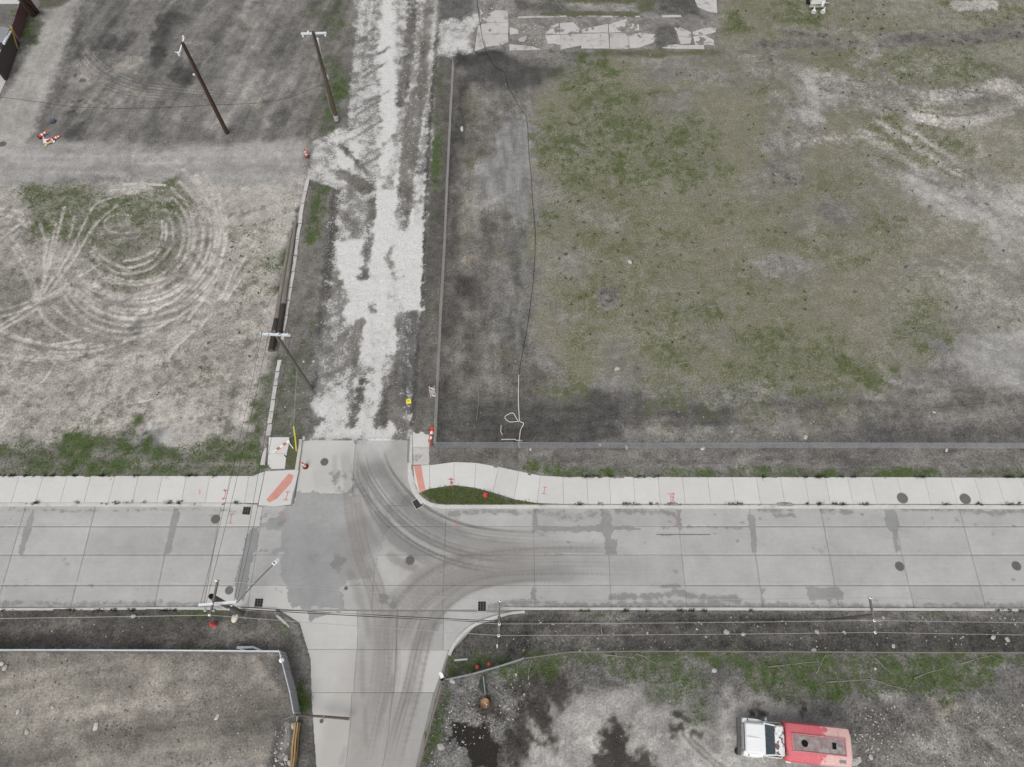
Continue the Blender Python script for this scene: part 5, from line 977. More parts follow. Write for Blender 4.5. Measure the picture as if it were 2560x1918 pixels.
for i in range(3):
    line('power_line', nm[i] + ' power wire between the lamp pole and the corner line pole', sag(dA[i], fI[i], .25), .014, M['wire'], group='power wires along the road')
    line('power_line', nm[i] + ' power wire between the two slim line poles', sag(fI[i], eI[i], .35), .014, M['wire'], group='power wires along the road')
    line('power_line', nm[i] + ' power wire running off the east edge', sag(eI[i], P(2760, (1503, 1559, 1590)[i], 6.0), .15), .014, M['wire'], group='power wires along the road')
line('power_line', 'northern power wire running off the west edge over the road', sag(dA[0], P(-120, 1463, 5.6), .1), .012, M['wire'], group='power wires along the road'); line('power_line', 'southern power wire running off the west edge over the dark strip', sag(dA[2], P(-120, 1548, 5.6), .1), .014, M['wire'], group='power wires along the road')
for k, (y0, y1, y2) in enumerate(((1518, 1553, 1551), (1523, 1557, 1553))):
    line('service_cable', ('upper' if k == 0 else 'lower') + ' black cable slung from the lamp pole across the south leg', sag(P(600, y0, 4.3), P(1246, y1, 5.4), .3), .022, M['cable'], 'cable', 'black cables slung across the south leg')
line('service_cable', 'black cable between the two slim line poles', sag(P(1246, 1554, 5.4), P(2183, 1545, 5.4), .4), .018, M['cable'], 'cable')
for k, (p, q2) in enumerate((((592, 1507, 5.1), (727, 834, ct.z)), ((585, 1508, 5.1), (703, 832, ct.z)), ((500, 1513, 5.1), (655, 831, ct.z)), ((514, 1512, 5.1), (672, 832, ct.z)))):
    line('tie_line', ('eastmost', 'second', 'westmost', 'third')[k] + ' thin dark wire from the lamp pole north to the grey pole', sag(P(*p), P(*q2), .3), .011, M['cable'], group='dark wires crossing the west sidewalk')

# ------------------------------------------------------------------ fences
def fence(name, label, pts, h, wire=None, r=.009, cell=.11, post=2.6, rail=.028, railmat=None, postmat=None, leanx=0.0, fabric=True, bow=0.0, topfold=False):
    wire = wire or M['galvdull']; railmat = railmat or M['galvdull']; postmat = postmat or railmat
    g_ = [PG(*p) for p in pts]; o = thing(name, label, 'fence', g_[0])
    top = lambda p, k=1.0: Vector((p.x + leanx * k, p.y, p.z + h * k))
    for i in range(len(g_) - 1):
        a, b = g_[i], g_[i + 1]; L = (b - a).length; m = max(1, round(L / post))
        for k in range(m + (1 if i == len(g_) - 2 else 0)):
            p = a.lerp(b, k / m); MB().tube(p - Vector((0, 0, .1)), top(p, 1.02), rail * 1.15, rail * 1.15, 8).build('post', postmat, o, True)
        n = max(2, int(L / 1.3)); MB().path([top(a.lerp(b, k / n)) - Vector((0, 0, bow * RS.uniform(0, 1))) for k in range(n + 1)], rail, 7).build('top_rail', railmat, o, True)
        if fabric:
            mb = MB(); cnt = int(L / cell)
            for s_ in (1, -1):
                for k in range(-int(h / cell) - 1, cnt + int(h / cell) + 1):
                    u0, u1 = k * cell, k * cell + s_ * h; v0, v1 = 0.0, 1.0          # a wire climbs one metre per metre
                    if min(u0, u1) > L or max(u0, u1) < 0: continue
                    lo_, hi_ = 0.0, 1.0
                    for edge in (0, L):
                        if (u0 - edge) * (u1 - edge) < 0:
                            tt = (edge - u0) / (u1 - u0)
                            if edge == 0: lo_, hi_ = (max(lo_, tt), hi_) if u1 > u0 else (lo_, min(hi_, tt))
                            else: lo_, hi_ = (lo_, min(hi_, tt)) if u1 > u0 else (max(lo_, tt), hi_)
                    if hi_ - lo_ < .02: continue
                    def pt(t): 
                        u = min(max(u0 + (u1 - u0) * t, 0), L); p = a.lerp(b, u / L); return Vector((p.x + leanx * t, p.y, p.z + .02 + h * t * .98))
                    mb.path([pt(lo_), pt(hi_)], r, 3, cap=False)
            if mb.v: mb.build('wire_mesh', wire, o)
    return o
fence('chain_link_fence', 'long weathered chain-link fence between the dug-up street and the dark soil', [(1135, 170), (1128, 300), (1120, 470), (1113, 640), (1104, 800), (1096, 980), (1090, 1118)], 1.2, M['wirebrown'], .006, .11, rail=.016, railmat=M['wirebrown'], leanx=-.06, bow=.12)
fence('chain_link_fence', 'long grey chain-link fence running east behind the north sidewalk', [(1090, 1120), (1300, 1120), (1520, 1121), (1740, 1121), (1960, 1120), (2180, 1121), (2400, 1121), (2660, 1122)], 1.22, M['fabric'], .0048, .09, rail=.010, railmat=M['fabric'], bow=.10)
fence('chain_link_fence', 'galvanised chain-link fence with bright top rail along the south-west lot', [(-60, 1629), (200, 1629), (450, 1630), (712, 1632)], 1.45, M['galvdull'], .012, .09, rail=.05, railmat=M['galv'])
fence('chain_link_fence', 'short galvanised fence run with bright top rail beside the south leg', [(716, 1634), (728, 1680), (741, 1730), (751, 1782)], 1.55, M['galvdull'], .013, .085, rail=.04, railmat=M['galv'])
fence('chain_link_fence', 'short sloping grey fence run meeting the white-capped gate post', [(1118, 1701), (1180, 1688), (1250, 1668), (1308, 1649)], 1.5, M['galvdull'], .011, .09, rail=.035, railmat=M['galvdull'])
fence('chain_link_fence', 'low overgrown brown fence line edging the green south-east strip', [(1310, 1648), (1420, 1632), (1600, 1630), (1900, 1631), (2250, 1633), (2660, 1634)], 1.0, M['wiredry'], .006, .13, rail=.018, railmat=M['wiredry'], bow=.14)
rl = thing('pipe_rail', 'rusty brown pipe rail along the east edge of the south leg', 'railing', PG(1108, 1712)); a, b = PG(1108, 1712), PG(1040, 1960)
MB().path([a + Vector((0, 0, 1.2)), a.lerp(b, .5) + Vector((0, 0, 1.17)), b + Vector((0, 0, 1.2))], .05, 8).build('rail', M['brownpipe'], rl, True); MB().path([a + Vector((0, 0, .6)), b + Vector((0, 0, .6))], .03, 8).build('rail', M['brownpipe'], rl, True)
for k in (.0, .33, .66, 1): p = a.lerp(b, k); MB().tube(p, p + Vector((0, 0, 1.22)), .04, .04).build('post', M['brownpipe'], rl, True)
# gate posts
gp = thing('gate_post', 'thick steel gate post with open top and white flap at the yard entrance', 'post', PG(1113, 1704)); b0 = PG(1113, 1704); t0 = P(1105, 1698, 2.3); d0 = (t0 - b0).normalized()
MB().path([b0, t0], .11, 14, cap=False).build('tube', M['galvdull'], gp, True); MB().lathe([(.102, 0), (.102, .01)], t0 - Vector((0, 0, .04)), 14).build('hollow_shade', M['black'], gp)  # black disc paints the shade inside the open tube
f0 = [P(1097, 1682, 2.25), P(1102, 1680, 2.3), P(1108, 1686, 2.35), P(1109, 1694, 2.3), P(1102, 1697, 2.3)]; MB().add([tuple(p) for p in f0] + [tuple(p - Vector((0, 0, .05))) for p in f0], [(0, 1, 2, 3, 4), (9, 8, 7, 6, 5)] + [(i, i + 5, (i + 1) % 5 + 5, (i + 1) % 5) for i in range(5)]).build('flap', M['white'], gp)
gq = thing('gate_post', 'leaning steel post with struts at the end of the short fence run', 'post', PG(752, 1790)); b0 = PG(752, 1790)
MB().tube(b0, P(737, 1787, 1.7), .06, .06, 10).build('tube', M['iron'], gq, True); MB().tube(P(740, 1788, 1.4), P(712, 1798, .1), .03, .03).build('strut', M['galvdull'], gq, True); MB().tube(P(740, 1790, 1.0), P(722, 1800, .05), .025, .025).build('strut', M['iron'], gq, True); MB().tube(P(743, 1790, 1.0), P(742, 1804, .3), .03, .03).build('strut', M['galv'], gq, True)
arm = thing('barrier_arm', 'rusty dark steel barrier arm reaching over the south leg', 'barrier', P(745, 1790)); a, b = P(744, 1788, 1.0), P(871, 1797, .55)
MB().path([a, a.lerp(b, .5) + Vector((0, .02, .03)), b], [.06, .075, .085], 10).build('arm', M['rust'], arm, True); MB().lathe([(.11, -.03), (.11, .03)], b, 12).build('end_ring', M['brownpipe'], arm); MB().box(a.lerp(b, .52), (.14, .2, .2)).build('clamp', M['brownpipe'], arm); MB().tube(a.lerp(b, .95), P(868, 1800, ZR), .03).build('prop', M['rust'], arm)

# ------------------------------------------------------------------ tank truck
def xf(v, M_): return [M_ @ Vector(p) for p in v]
tc = P(1990, 1856, 1.3); TR = math.pi - R(5.6)
truck = thing('tank_truck', 'abandoned truck with white cab and faded red tank parked on the concrete pad', 'truck', (tc.x, tc.y, 0), TR)
M['cabwhite'] = plain('white_cab_paint', (0.80, 0.82, 0.82), .35, var=.05)
M['cabroof'] = plain('rusting_white_roof', (0.78, 0.79, 0.79), .5, var=.08, rust=(0.23, 0.125, 0.10), rust_amt=.42)
M['glass'] = glass_mat('truck_glass', (0.035, 0.05, 0.058))
def tank_mat():
    m, t, b = nodes('faded_red_tank'); q = N(t); co = q.obj()
    n = q.rng(q.noise(co, 1.6, 5, .6), .3, .7); n2 = q.rng(q.noise(co, 12, 3), .3, .7); sx = q.n('ShaderNodeSeparateXYZ'); q.lk(co, sx.inputs[0])
    col = q.mix(n, (.58, .095, .125), (.64, .135, .165)); col = q.mix(q.math('MULTIPLY', n2, .35), col, (.70, .34, .35))
    far = q.rng(q.math('ADD', q.math('MULTIPLY', sx.outputs[0], -1.0), q.math('MULTIPLY', q.math('SUBTRACT', n, .5), 1.3)), 1.30, 1.47)      # primer showing towards the rear end
    col = q.mix(q.math('MULTIPLY', far, .85), col, q.mix(n2, (.66, .42, .39), (.76, .60, .56)))
    q.lk(col, b.inputs['Base Color']); b.inputs['Roughness'].default_value = .6; return m
M['tank'] = tank_mat(); M['tankgrey'] = plain('worn_tank_walkway', (.285, .225, .22), .8, var=.4, scale=4, rust=(.42, .40, .39), rust_amt=.25); M['rim'] = plain('red_rail_paint', (.58, .25, .26), .6, var=.3)
def tb(): return MB()
def part(mb, name, mat, parent=None, smooth=False): return mb.build(name, mat, parent or truck, smooth, world=False)
XF = 3.28          # front bumper plane; x forward
part(tb().box((0, .42, .62), (6.1, .10, .2)).box((0, -.42, .62), (6.1, .10, .2)), 'chassis', M['rubber'])
for x in (2.35, -1.35):
    for s_ in (1, -1):
        wd = .28 if x > 0 else .5; y = s_ * (.92 if x > 0 else .80)
        mm = Matrix.Translation((x, y, .46)) @ Matrix.Rotation(math.pi / 2, 4, 'X')
        wh = part(tb().lathe([(.30, -wd / 2), (.44, -wd / 2), (.46, -wd / 2 + .04), (.46, wd / 2 - .04), (.44, wd / 2), (.30, wd / 2)], n=20, M=mm), 'wheel', M['rubber'], smooth=True)
        wh_r = tb().lathe([(.02, wd / 2 - .06), (.29, wd / 2 - .05), (.30, -wd / 2 + .05), (.02, -wd / 2 + .06)], n=14, M=mm).build('rim', M['ironpale'], wh, True, world=False)
# bonnet, fenders, cab
def sect(x, hw, z0, z1, k=.10): return [(x, -hw, z0), (x, -hw, z1 - k), (x, -hw + k, z1), (x, 0, z1 + .03), (x, hw - k, z1), (x, hw, z1 - k), (x, hw, z0)]
part(tb().loft([sect(3.12, .80, .72, 1.42), sect(3.06, .84, .70, 1.50), sect(2.2, .86, .70, 1.62), sect(2.0, .87, .70, 1.64)]), 'bonnet', M['cabwhite'], smooth=True)
for s_ in (1, -1):
    part(tb().loft([[(3.16, s_ * .80, .8), (3.16, s_ * .80, 1.16), (3.16, s_ * 1.03, 1.12), (3.16, s_ * 1.06, .8)], [(3.02, s_ * .80, .8), (3.02, s_ * .80, 1.28), (3.02, s_ * 1.05, 1.24), (3.02, s_ * 1.09, .8)], [(2.3, s_ * .82, .9), (2.3, s_ * .82, 1.32), (2.3, s_ * 1.06, 1.28), (2.3, s_ * 1.10, .9)], [(2.02, s_ * .82, .6), (2.02, s_ * .82, 1.28), (2.02, s_ * 1.02, 1.20), (2.02, s_ * 1.05, .6)]]), 'fender', M['cabwhite'], smooth=True)
    part(tb().lathe([(.0, 0), (.09, 0), (.09, .03)], n=12, M=Matrix.Translation((3.165, s_ * .91, 1.0)) @ Matrix.Rotation(math.pi / 2, 4, 'Y')), 'headlight', M['galv'])
    part(tb().box((2.9, s_ * .98, 1.285), (.05, .09, .05)), 'marker_lamp', M['black'])
gr_ = part(tb().box((3.135, 0, 1.08), (.06, 1.5, .52)), 'grille', M['rubber'])
for k in range(5): part(tb().box((3.175, 0, .87 + k * .105), (.02, 1.45, .03)), 'grille_bar', M['galv'], gr_)
part(tb().box((3.30, 0, .62), (.16, 2.1, .22)).box((3.22, .5, .62), (.1, .12, .16)).box((3.22, -.5, .62), (.1, .12, .16)), 'bumper', M['iron'])

cab = part(tb().loft([[(2.02, -.94, .7), (2.02, -.94, 1.62), (2.02, .94, 1.62), (2.02, .94, .7)], [(1.02, -.96, .7), (1.02, -.96, 1.66), (1.02, .96, 1.66), (1.02, .96, .7)]]), 'cab_body', M['cabwhite'])
def quad(mb, pts, th, n_):
    n_ = Vector(n_) * th; a = [Vector(p) for p in pts]; return mb.add([tuple(p) for p in a] + [tuple(p - n_) for p in a], [(0, 1, 2, 3), (7, 6, 5, 4)] + [(i, i + 4, (i + 1) % 4 + 4, (i + 1) % 4) for i in range(4)])
part(quad(tb(), [(1.98, -.84, 1.66), (1.98, .84, 1.66), (1.55, .76, 2.14), (1.55, -.76, 2.14)], .03, (.7, 0, .7)), 'windscreen', M['glass'])
part(tb().tube((2.0, .88, 1.64), (1.54, .80, 2.16), .045).tube((2.0, -.88, 1.64), (1.54, -.80, 2.16), .045).tube((2.0, -.86, 1.655), (2.0, .86, 1.655), .03), 'pillar', M['cabwhite'])
part(tb().loft([[(1.56, -.80, 2.10), (1.56, -.74, 2.19), (1.56, .74, 2.19), (1.56, .80, 2.10)], [(1.40, -.84, 2.10), (1.40, -.76, 2.24), (1.40, .76, 2.24), (1.40, .84, 2.10)], [(1.10, -.84, 2.08), (1.10, -.76, 2.22), (1.10, .76, 2.22), (1.10, .84, 2.08)], [(1.0, -.80, 2.04), (1.0, -.74, 2.14), (1.0, .74, 2.14), (1.0, .80, 2.04)]]), 'cab_roof', M['cabroof'], smooth=True)
part(quad(tb(), [(1.02, -.92, 1.64), (1.02, .92, 1.64), (1.02, .80, 2.12), (1.02, -.80, 2.12)], .04, (-1, 0, 0)), 'cab_back', M['cabwhite'])
for s_ in (1, -1):
    dr = part(tb().box((1.52, s_ * .965, 1.18), (.92, .03, .88)), 'door', M['cabwhite']); part(tb().box((1.2, s_ * .99, 1.38), (.14, .03, .03)), 'handle', M['galv'], dr)
    part(quad(tb(), [(1.86, s_ * .93, 1.66), (1.10, s_ * .95, 1.66), (1.12, s_ * .83, 2.08), (1.54, s_ * .82, 2.10)], .02, (0, s_, .3)), 'side_window', M['glass'])
    part(tb().box((1.9, s_ * 1.12, 1.62), (.05, .16, .26)).tube((1.86, s_ * .95, 1.5), (1.9, s_ * 1.08, 1.6), .015), 'mirror', M['galv'])
# tank body
ys = [(-1.02, .95), (-1.10, 1.25), (-1.10, 1.70), (-1.02, 1.93), (-.55, 2.10), (.55, 2.10), (1.02, 1.93), (1.10, 1.70), (1.10, 1.25), (1.02, .95)]
def tsec(x, s_=1.0, dz=0.0): return [(x, y * s_, 1.5 + (z - 1.5) * s_ + dz) for y, z in ys]
part(tb().loft([tsec(.84, .90), tsec(.78, .97), tsec(.70, 1.0), tsec(-2.94, 1.0), tsec(-3.0, .985), tsec(-3.03, .95)]), 'tank', M['tank'], smooth=True)
part(tb().box((-1.06, 0, 2.105), (3.12, .86, .05)), 'walkway', M['tankgrey']); part(tb().box((-1.06, .47, 2.13), (3.2, .05, .10)).box((-1.06, -.47, 2.13), (3.2, .05, .10)).box((.50, 0, 2.13), (.05, .94, .10)).box((-2.66, 0, 2.13), (.05, .94, .10)), 'walkway_rim', M['rim'])
part(tb().lathe([(.20, 2.131), (.20, 2.136)], (-.22, 0, 0), 18), 'hatch_shade', M['black']); part(tb().path([(-.22 + .22 * math.cos(t), .22 * math.sin(t), 2.14) for t in np.linspace(0, 2 * math.pi, 19)], .02, 6), 'hatch_rim', M['tankgrey'])  # solid black disc stands in for shade inside the open hatch
part(tb().box((-1.98, -.02, 2.136), (.24, .36, .01)), 'square_opening_shade', M['black']); part(tb().box((-2.45, .80, 2.02), (.01, .01, .01)).box((-2.45, .74, 2.045), (.40, .26, .015)), 'sign_plate', M['galvdull'])  # thin black plate painted as the shade within the square opening
for s_ in (1, -1):
    part(tb().box((-1.1, s_ * 1.10, 1.50), (3.75, .05, .08)), 'side_rail', M['rim'])
    for k in range(6): part(tb().box((.5 - k * .66, s_ * 1.12, 1.35), (.05, .05, .32)), 'rail_stay', M['rim'])
M['seam'] = plain('dark_seam', (.10, .05, .055), .8)
for x in (-.45, -1.4, -2.3):
    for s_ in (1, -1): part(tb().add([(x - .012, s_ * .56, 2.101), (x + .012, s_ * .56, 2.101), (x + .012, s_ * 1.0, 1.941), (x - .012, s_ * 1.0, 1.941)], [(0, 1, 2, 3)]), 'weld_seam', M['rim'])
part(tb().box((2.0, 0, 1.668), (.035, 1.66, .01)), 'cowl_gap', M['seam']); part(tb().box((2.56, 0, 1.632), (1.0, .05, .03)), 'bonnet_ridge', M['cabwhite']); part(tb().box((2.55, .862, 1.44), (.95, .01, .02)).box((2.55, -.862, 1.44), (.95, .01, .02)), 'bonnet_seam', M['seam'])
for y in (-.3, .35): part(tb().tube((1.99, y, 1.68), (1.74, y + .22, 1.96), .010, .008, 5), 'wiper', M['rubber'])
part(tb().tube((.93, .72, .9), (.93, .72, 2.5), .05, .05, 8), 'exhaust_stack', M['ironpale']); part(tb().box((.90, 0, 1.3), (.12, 1.3, .9)), 'cab_gap_frame', M['rubber'])
part(tb().box((.66, 1.12, 1.62), (.28, .10, .12)), 'side_lamp', M['white']); part(tb().box((-3.06, 0, .70), (.10, 2.0, .2)), 'rear_bumper', M['rim'])
tag(MB().lathe([(.17, 0), (.20, .03), (.20, .14), (.15, .16)], PG(1843, 1878) , 16).build('rubber_bucket', M['rubber']), 'small black round bucket on the pad in front of the truck', 'bucket')

# ------------------------------------------------------------------ cones, barricades, hydrants
def cone_parts(o, h, r, base='square', bands=2, bs=.36):
    if base == 'square': MB().cbox((0, 0, .025), (bs, bs, .05), .02).build('base', M['rubber'], o, world=False)
    else: MB().lathe([(bs / 2, 0), (bs / 2, .05), (bs / 2 - .03, .07), (r, .08)], n=8).build('base', M['rubber'], o, world=False)
    f = lambda z: r + (r * .28 - r) * z / h
    MB().lathe([(f(.05), .05), (f(h * .5), h * .5), (f(h), h), (f(h) * .5, h + .01)], n=16).build('body', M['orange'], o, True, world=False)
    for k in range(bands):
        z0 = h * (.30 + .28 * k); z1 = z0 + h * .15; MB().lathe([(f(z0) + .006, z0), (f(z1) + .006, z1)], n=16).build('white_band', M['reflect'], o, True, world=False)
c1 = thing('traffic_cone', 'orange cone with white bands on an octagonal black base on the north stub', 'cone', P(764, 1167, ZR + .012), 0); cone_parts(c1, 1.05, .14, 'oct', 2, .44)
c1.rotation_euler = (0, 0, .3)
c2 = thing('traffic_cone', 'orange cone standing alone where the pale track meets the dug-up street', 'cone', PG(768, 392)); cone_parts(c2, 1.05, .14, 'oct', 2, .42)
c3 = thing('channelizer_post', 'orange and white tube lying against the fence corner above the kerb ramp', 'cone', PG(1077, 1086, .16)); cone_parts(c3, 1.5, .16, 'oct', 2, .2)
dv = (PG(1075, 1112, .1) - PG(1080, 1070, .2)); c3.location = PG(1082, 1070, .18); c3.rotation_euler = (R(80), 0, math.atan2(dv.y, dv.x) + math.pi / 2)
def lying(name, label, p0, p1, h, r, bs=.42):
    a, b = PG(*p0), PG(*p1); d = b - a; o = thing(name, label, 'cone', a + Vector((0, 0, bs * .42))); cone_parts(o, h, r, 'oct', 2, bs); o.rotation_euler = (R(82), 0, math.atan2(d.y, d.x) + math.pi / 2); return o
lying('traffic_cone', 'toppled orange cone with black base at the left of the debris pile', (99, 347), (121, 335), 1.05, .15); lying('traffic_cone', 'toppled orange cone at the right of the debris pile', (135, 351), (150, 345), .8, .13, .34)
M['stripe'] = stripe_mat('red_white_stripes', (.80, .79, .77), (.50, .10, .09), .30, R(45))
M['stripex'] = stripe_mat('red_white_bars', (.80, .79, .77), (.48, .14, .13), .52, R(20))
fb = thing('fallen_barricade', 'fallen red and white striped barricade board with a white leg on the west walk', 'barricade', P(704, 1117, ZS)); a, b = P(684, 1128, ZS + .08), P(724, 1099, ZS + .08); ang = math.atan2((b - a).y, (b - a).x)
fb.rotation_euler = (0, 0, ang); L = (b - a).length
MB().box((0, 0, .09), (L, .17, .04), rx=R(25)).build('board', M['stripex'], fb, world=False); MB().box((-L / 2 + .06, -.02, .08), (.12, .2, .1)).build('end_bracket', M['white'], fb, world=False); MB().box((L / 2 - .05, .0, .12), (.10, .22, .06)).build('end_bracket', M['white'], fb, world=False)
MB().tube(P(720, 1103, ZS + .1), PG(734, 1122, .06), .035, .035, 6).build('leg', M['white'], fb)
sb = thing('barricade', 'small standing barricade with red and white boards leaning at the long fence', 'barricade', PG(1083, 985), R(2)); 
for z_, h_ in ((1.02, .22), (.20, .22)): MB().box((0, -.02 + (1.0 - z_) * -.25, z_), (.36, .03, h_), rx=R(-14)).build('board', M['stripe'], sb, world=False)
MB().box((.02, -.11, .62), (.34, .03, .44), rx=R(-14)).build('panel', M['galv'], sb, world=False)
for s_ in (1, -1): MB().tube((s_ * .19, .1, 1.2), (s_ * .19, -.28, 0), .02, .02).tube((s_ * .17, .1, 1.2), (s_ * .17, .35, 0), .02, .02).build('leg', M['white'], sb, world=False)
ys_ = thing('yellow_marker', 'bent yellow square marker lying on the dark mud of the street', 'marker', PG(1021, 1003, .05), R(12)); MB().loft([[(-.19, -.18, .05), (.19, -.2, .02), (.19, -.2, .03), (-.19, -.18, .06)], [(-.17, 0, .10), (.2, 0, .08), (.2, 0, .09), (-.17, 0, .11)], [(-.16, .19, .06), (.2, .17, .09), (.2, .17, .1), (-.16, .19, .07)]]).build('sheet', plain('bright_yellow', (.80, .70, .05), .5, var=.1), ys_, world=False)
MB().box((0, .0, .115), (.13, .12, .01)).build('stamp', plain('dark_yellow', (.45, .38, .05), .5), ys_, world=False)
# the debris pile itself
bd = thing('barricade_board', 'crumpled red and white board on the ground between the toppled cones', 'barricade', PG(125, 355, .05), R(12)); MB().box((0, 0, .1), (.95, .42, .05), rx=R(12), ry=R(6)).build('board', M['white'], bd, world=False); MB().box((-.02, -.02, .16), (.42, .26, .05), rz=R(20)).build('stripe', plain('red_board', (.5, .06, .07), .5), bd, world=False); MB().box((-.45, .2, .2), (.06, .7, .04), rz=R(8)).build('strap', M['reflect'], bd, world=False)
yt = thing('caution_tape', 'tangled pale yellow tape below the striped board', 'tape', PG(118, 362)); 
for k in range(5): 
    ps = [PG(112 + 4 * k + RS.uniform(-3, 3), 367 - 1.6 * k + RS.uniform(-2, 2), .06 + .05 * k), PG(119 + 3 * k, 362 - k, .12 + .03 * k), PG(126 + 2 * k + RS.uniform(-2, 2), 358 - k + RS.uniform(-2, 2), .06)]
    MB().path(ps, [.05, .07, .03], 4).build('tape_loop', (M['yellow'] if k % 2 else plain('pale_tape', (.75, .72, .50), .6)), yt)
tag(MB().box(PG(134, 306, .14), (.42, .32, .2), R(20), R(10)).box(PG(135, 305, .27), (.34, .2, .05), R(20), R(16)).build('metal_box', plain('dark_metal_box', (.10, .12, .15), .4, .3)), 'small dark bluish metal box left on the dark lot', 'box')
def hydrant(label, p, s_=1.0, rz=0.0):
    o = thing('fire_hydrant', label, 'hydrant', p, rz); o.scale = (s_, s_, s_)
    MB().lathe([(.20, 0), (.20, .05), (.13, .07), (.125, .42), (.17, .44), (.17, .50), (.14, .52), (.12, .60), (.05, .68), (.04, .69)], n=16).build('barrel', M['hydrant'], o, True, world=False)
    MB().lathe([(.045, .69), (.045, .75), (.02, .76)], n=6).build('operating_nut', M['iron'], o, world=False)
    for a_, r_ in ((0, .05), (math.pi, .05), (-math.pi / 2, .07)):
        mm = Matrix.Rotation(a_, 4, 'Z') @ Matrix.Translation((.1, 0, .36)) @ Matrix.Rotation(math.pi / 2, 4, 'Y'); MB().lathe([(r_, 0), (r_, .07), (r_ * 1.25, .08), (r_ * 1.25, .12), (r_ * .4, .125), (r_ * .4, .15)], n=12, M=mm).build('nozzle', M['hydrant'], o, True, world=False)
    return o
hydrant('red fire hydrant standing in the grass island', PG(1214, 1239), .85, .3); hydrant('red fire hydrant on the dark strip below the lamp pole', PG(536, 1562), .88, -.4)
for lab, px in (('left small round red marker ball beside the sloping grey fence', (1194, 1669)), ('right small round red marker ball beside the sloping grey fence', (1223, 1661))):
    o = thing('marker_ball', lab, 'marker', PG(*px), group='red marker balls at the sloping fence'); MB().lathe([(.02, .0), (.03, .5)], n=6).build('stake', M['galvdull'], o, world=False); MB().lathe([(.02, .45), (.11, .5), (.14, .6), (.11, .7), (.03, .75)], n=12).build('ball', M['hydrant'], o, True, world=False)

# ------------------------------------------------------------------ iron covers and grates
def manhole(label, px, r, z=ZR, pale=False):
    p = P(*px, z); o = thing('manhole_cover', label, 'manhole cover', (p.x, p.y, z), RS.uniform(0, 3)); mt = M['ironpale'] if pale else M['iron']
    MB().lathe([(r, -.03), (r, .012), (r * .88, .012), (r * .88, -.01)], n=28).build('frame', M['ironpale'], o, world=False); MB().lathe([(r * .86, -.03), (r * .86, .008), (.01, .008)], n=28).build('cover', mt, o, world=False)
    m2 = MB()
    for k, rr in enumerate((.25, .5, .72)):
        n_ = 6 + 5 * k
        for i in range(n_): t = 2 * math.pi * i / n_; m2.box((rr * r * math.cos(t), rr * r * math.sin(t), .012), (r * .16, r * .10, .012), t)
    m2.build('tread_studs', M['iron'] if pale else M['ironpale'], o, world=False); return o
manhole('round iron manhole cover in the northern lane near the west drain grate', (539, 1298), .34); manhole('round iron manhole cover beside the octagonal-base cone on the north stub', (811, 1155), .30); manhole('dark iron manhole cover in the middle of the crossing', (1025, 1401), .33)
manhole('left of two large iron covers set in the east sidewalk', (2256, 1245.5), .40, ZS, True); manhole('right of two large iron covers set in the east sidewalk', (2413, 1247.5), .40, ZS, True); manhole('iron manhole cover in the southern lane below the sidewalk covers', (2249, 1416), .33); manhole('iron manhole cover in the southern lane at the east edge', (2541, 1415), .33); manhole('pale worn manhole cover beside the asphalt strip above the lamp pole', (573, 1476), .29, ZR, True)
manhole('tiny round valve cover on the asphalt west of the muddy tracks', (865, 1471), .13); manhole('tiny round valve cover under the rusty barrier arm', (804, 1803), .13)
manhole('flat round cover half sunk near the left lane edge', (6, 360), .32, .03)
def grate(label, px, rz=0.0, w_=.52, l_=.62):
    p = P(*px, ZR); o = thing('drain_grate', label, 'drain grate', (p.x, p.y, ZR), rz)
    MB().box((0, 0, .006), (w_ + .1, l_ + .1, .012)).build('frame', M['kerb'], o, world=False); MB().box((0, 0, .0135), (w_, l_, .003)).build('pit_shade', M['black'], o, world=False)  # black sheet paints the shade below the grate bars
    for k in range(4): MB().box((-w_ / 2 + w_ * k / 3, 0, .017), (.035, l_, .012)).build('bar', M['iron'], o, world=False)
    for k in range(7): MB().box((0, -l_ / 2 + l_ * k / 6, .018), (w_, .022, .012)).build('cross_bar', M['iron'], o, world=False)
grate('dark drain grate below the west sidewalk, north kerb', (617, 1276), R(-3)); grate('tilted drain grate at the curved north-east kerb', (1044, 1259), R(32)); grate('dark drain grate at the south kerb west of the crossing', (647, 1509), 0); grate('dark drain grate at the south kerb east of the crossing', (1205, 1516), 0)

# ------------------------------------------------------------------ utility paint marks
def bars(name, parent, segs, mat, z, wd=.042):
    m = MB()
    for a, b in segs:
        p, q2 = P(*a, z), P(*b, z); d = q2 - p
        if d.length < .01: continue
        n_ = Vector((-d.y, d.x, 0)).normalized() * wd / 2; zz_ = Vector((0, 0, z + .0045 - p.z)); m.add([p + n_ + zz_, p - n_ + zz_, q2 - n_ + zz_, q2 + n_ + zz_], [(0, 1, 2, 3)])
    o = m.build(name, mat, parent); return o
def I(cx, cy, w_, h_, sk=0): return [((cx - w_ / 2 + sk, cy - h_ / 2), (cx + w_ / 2 + sk, cy - h_ / 2)), ((cx + sk, cy - h_ / 2), (cx - sk, cy + h_ / 2)), ((cx - w_ / 2 - sk, cy + h_ / 2), (cx + w_ / 2 - sk, cy + h_ / 2))]
Zp = ZS + .003; Zq = ZR + .012
bars('paint_mark', sw, I(563, 1236, 11, 20, 2) + [((559, 1226), (563, 1223)), ((559, 1226), (563, 1229)), ((555, 1247), (559, 1244)), ((555, 1247), (560, 1250))], M['paintred'], Zp)
bars('paint_mark', sw, I(717, 1240, 13, 20, 3), M['paintred'], Zp); bars('paint_mark', sw, [((498, 1224), (500, 1229)), ((500, 1229), (498, 1236))], plain('pink_paint', (.62, .36, .38), .8), Zp, .10)
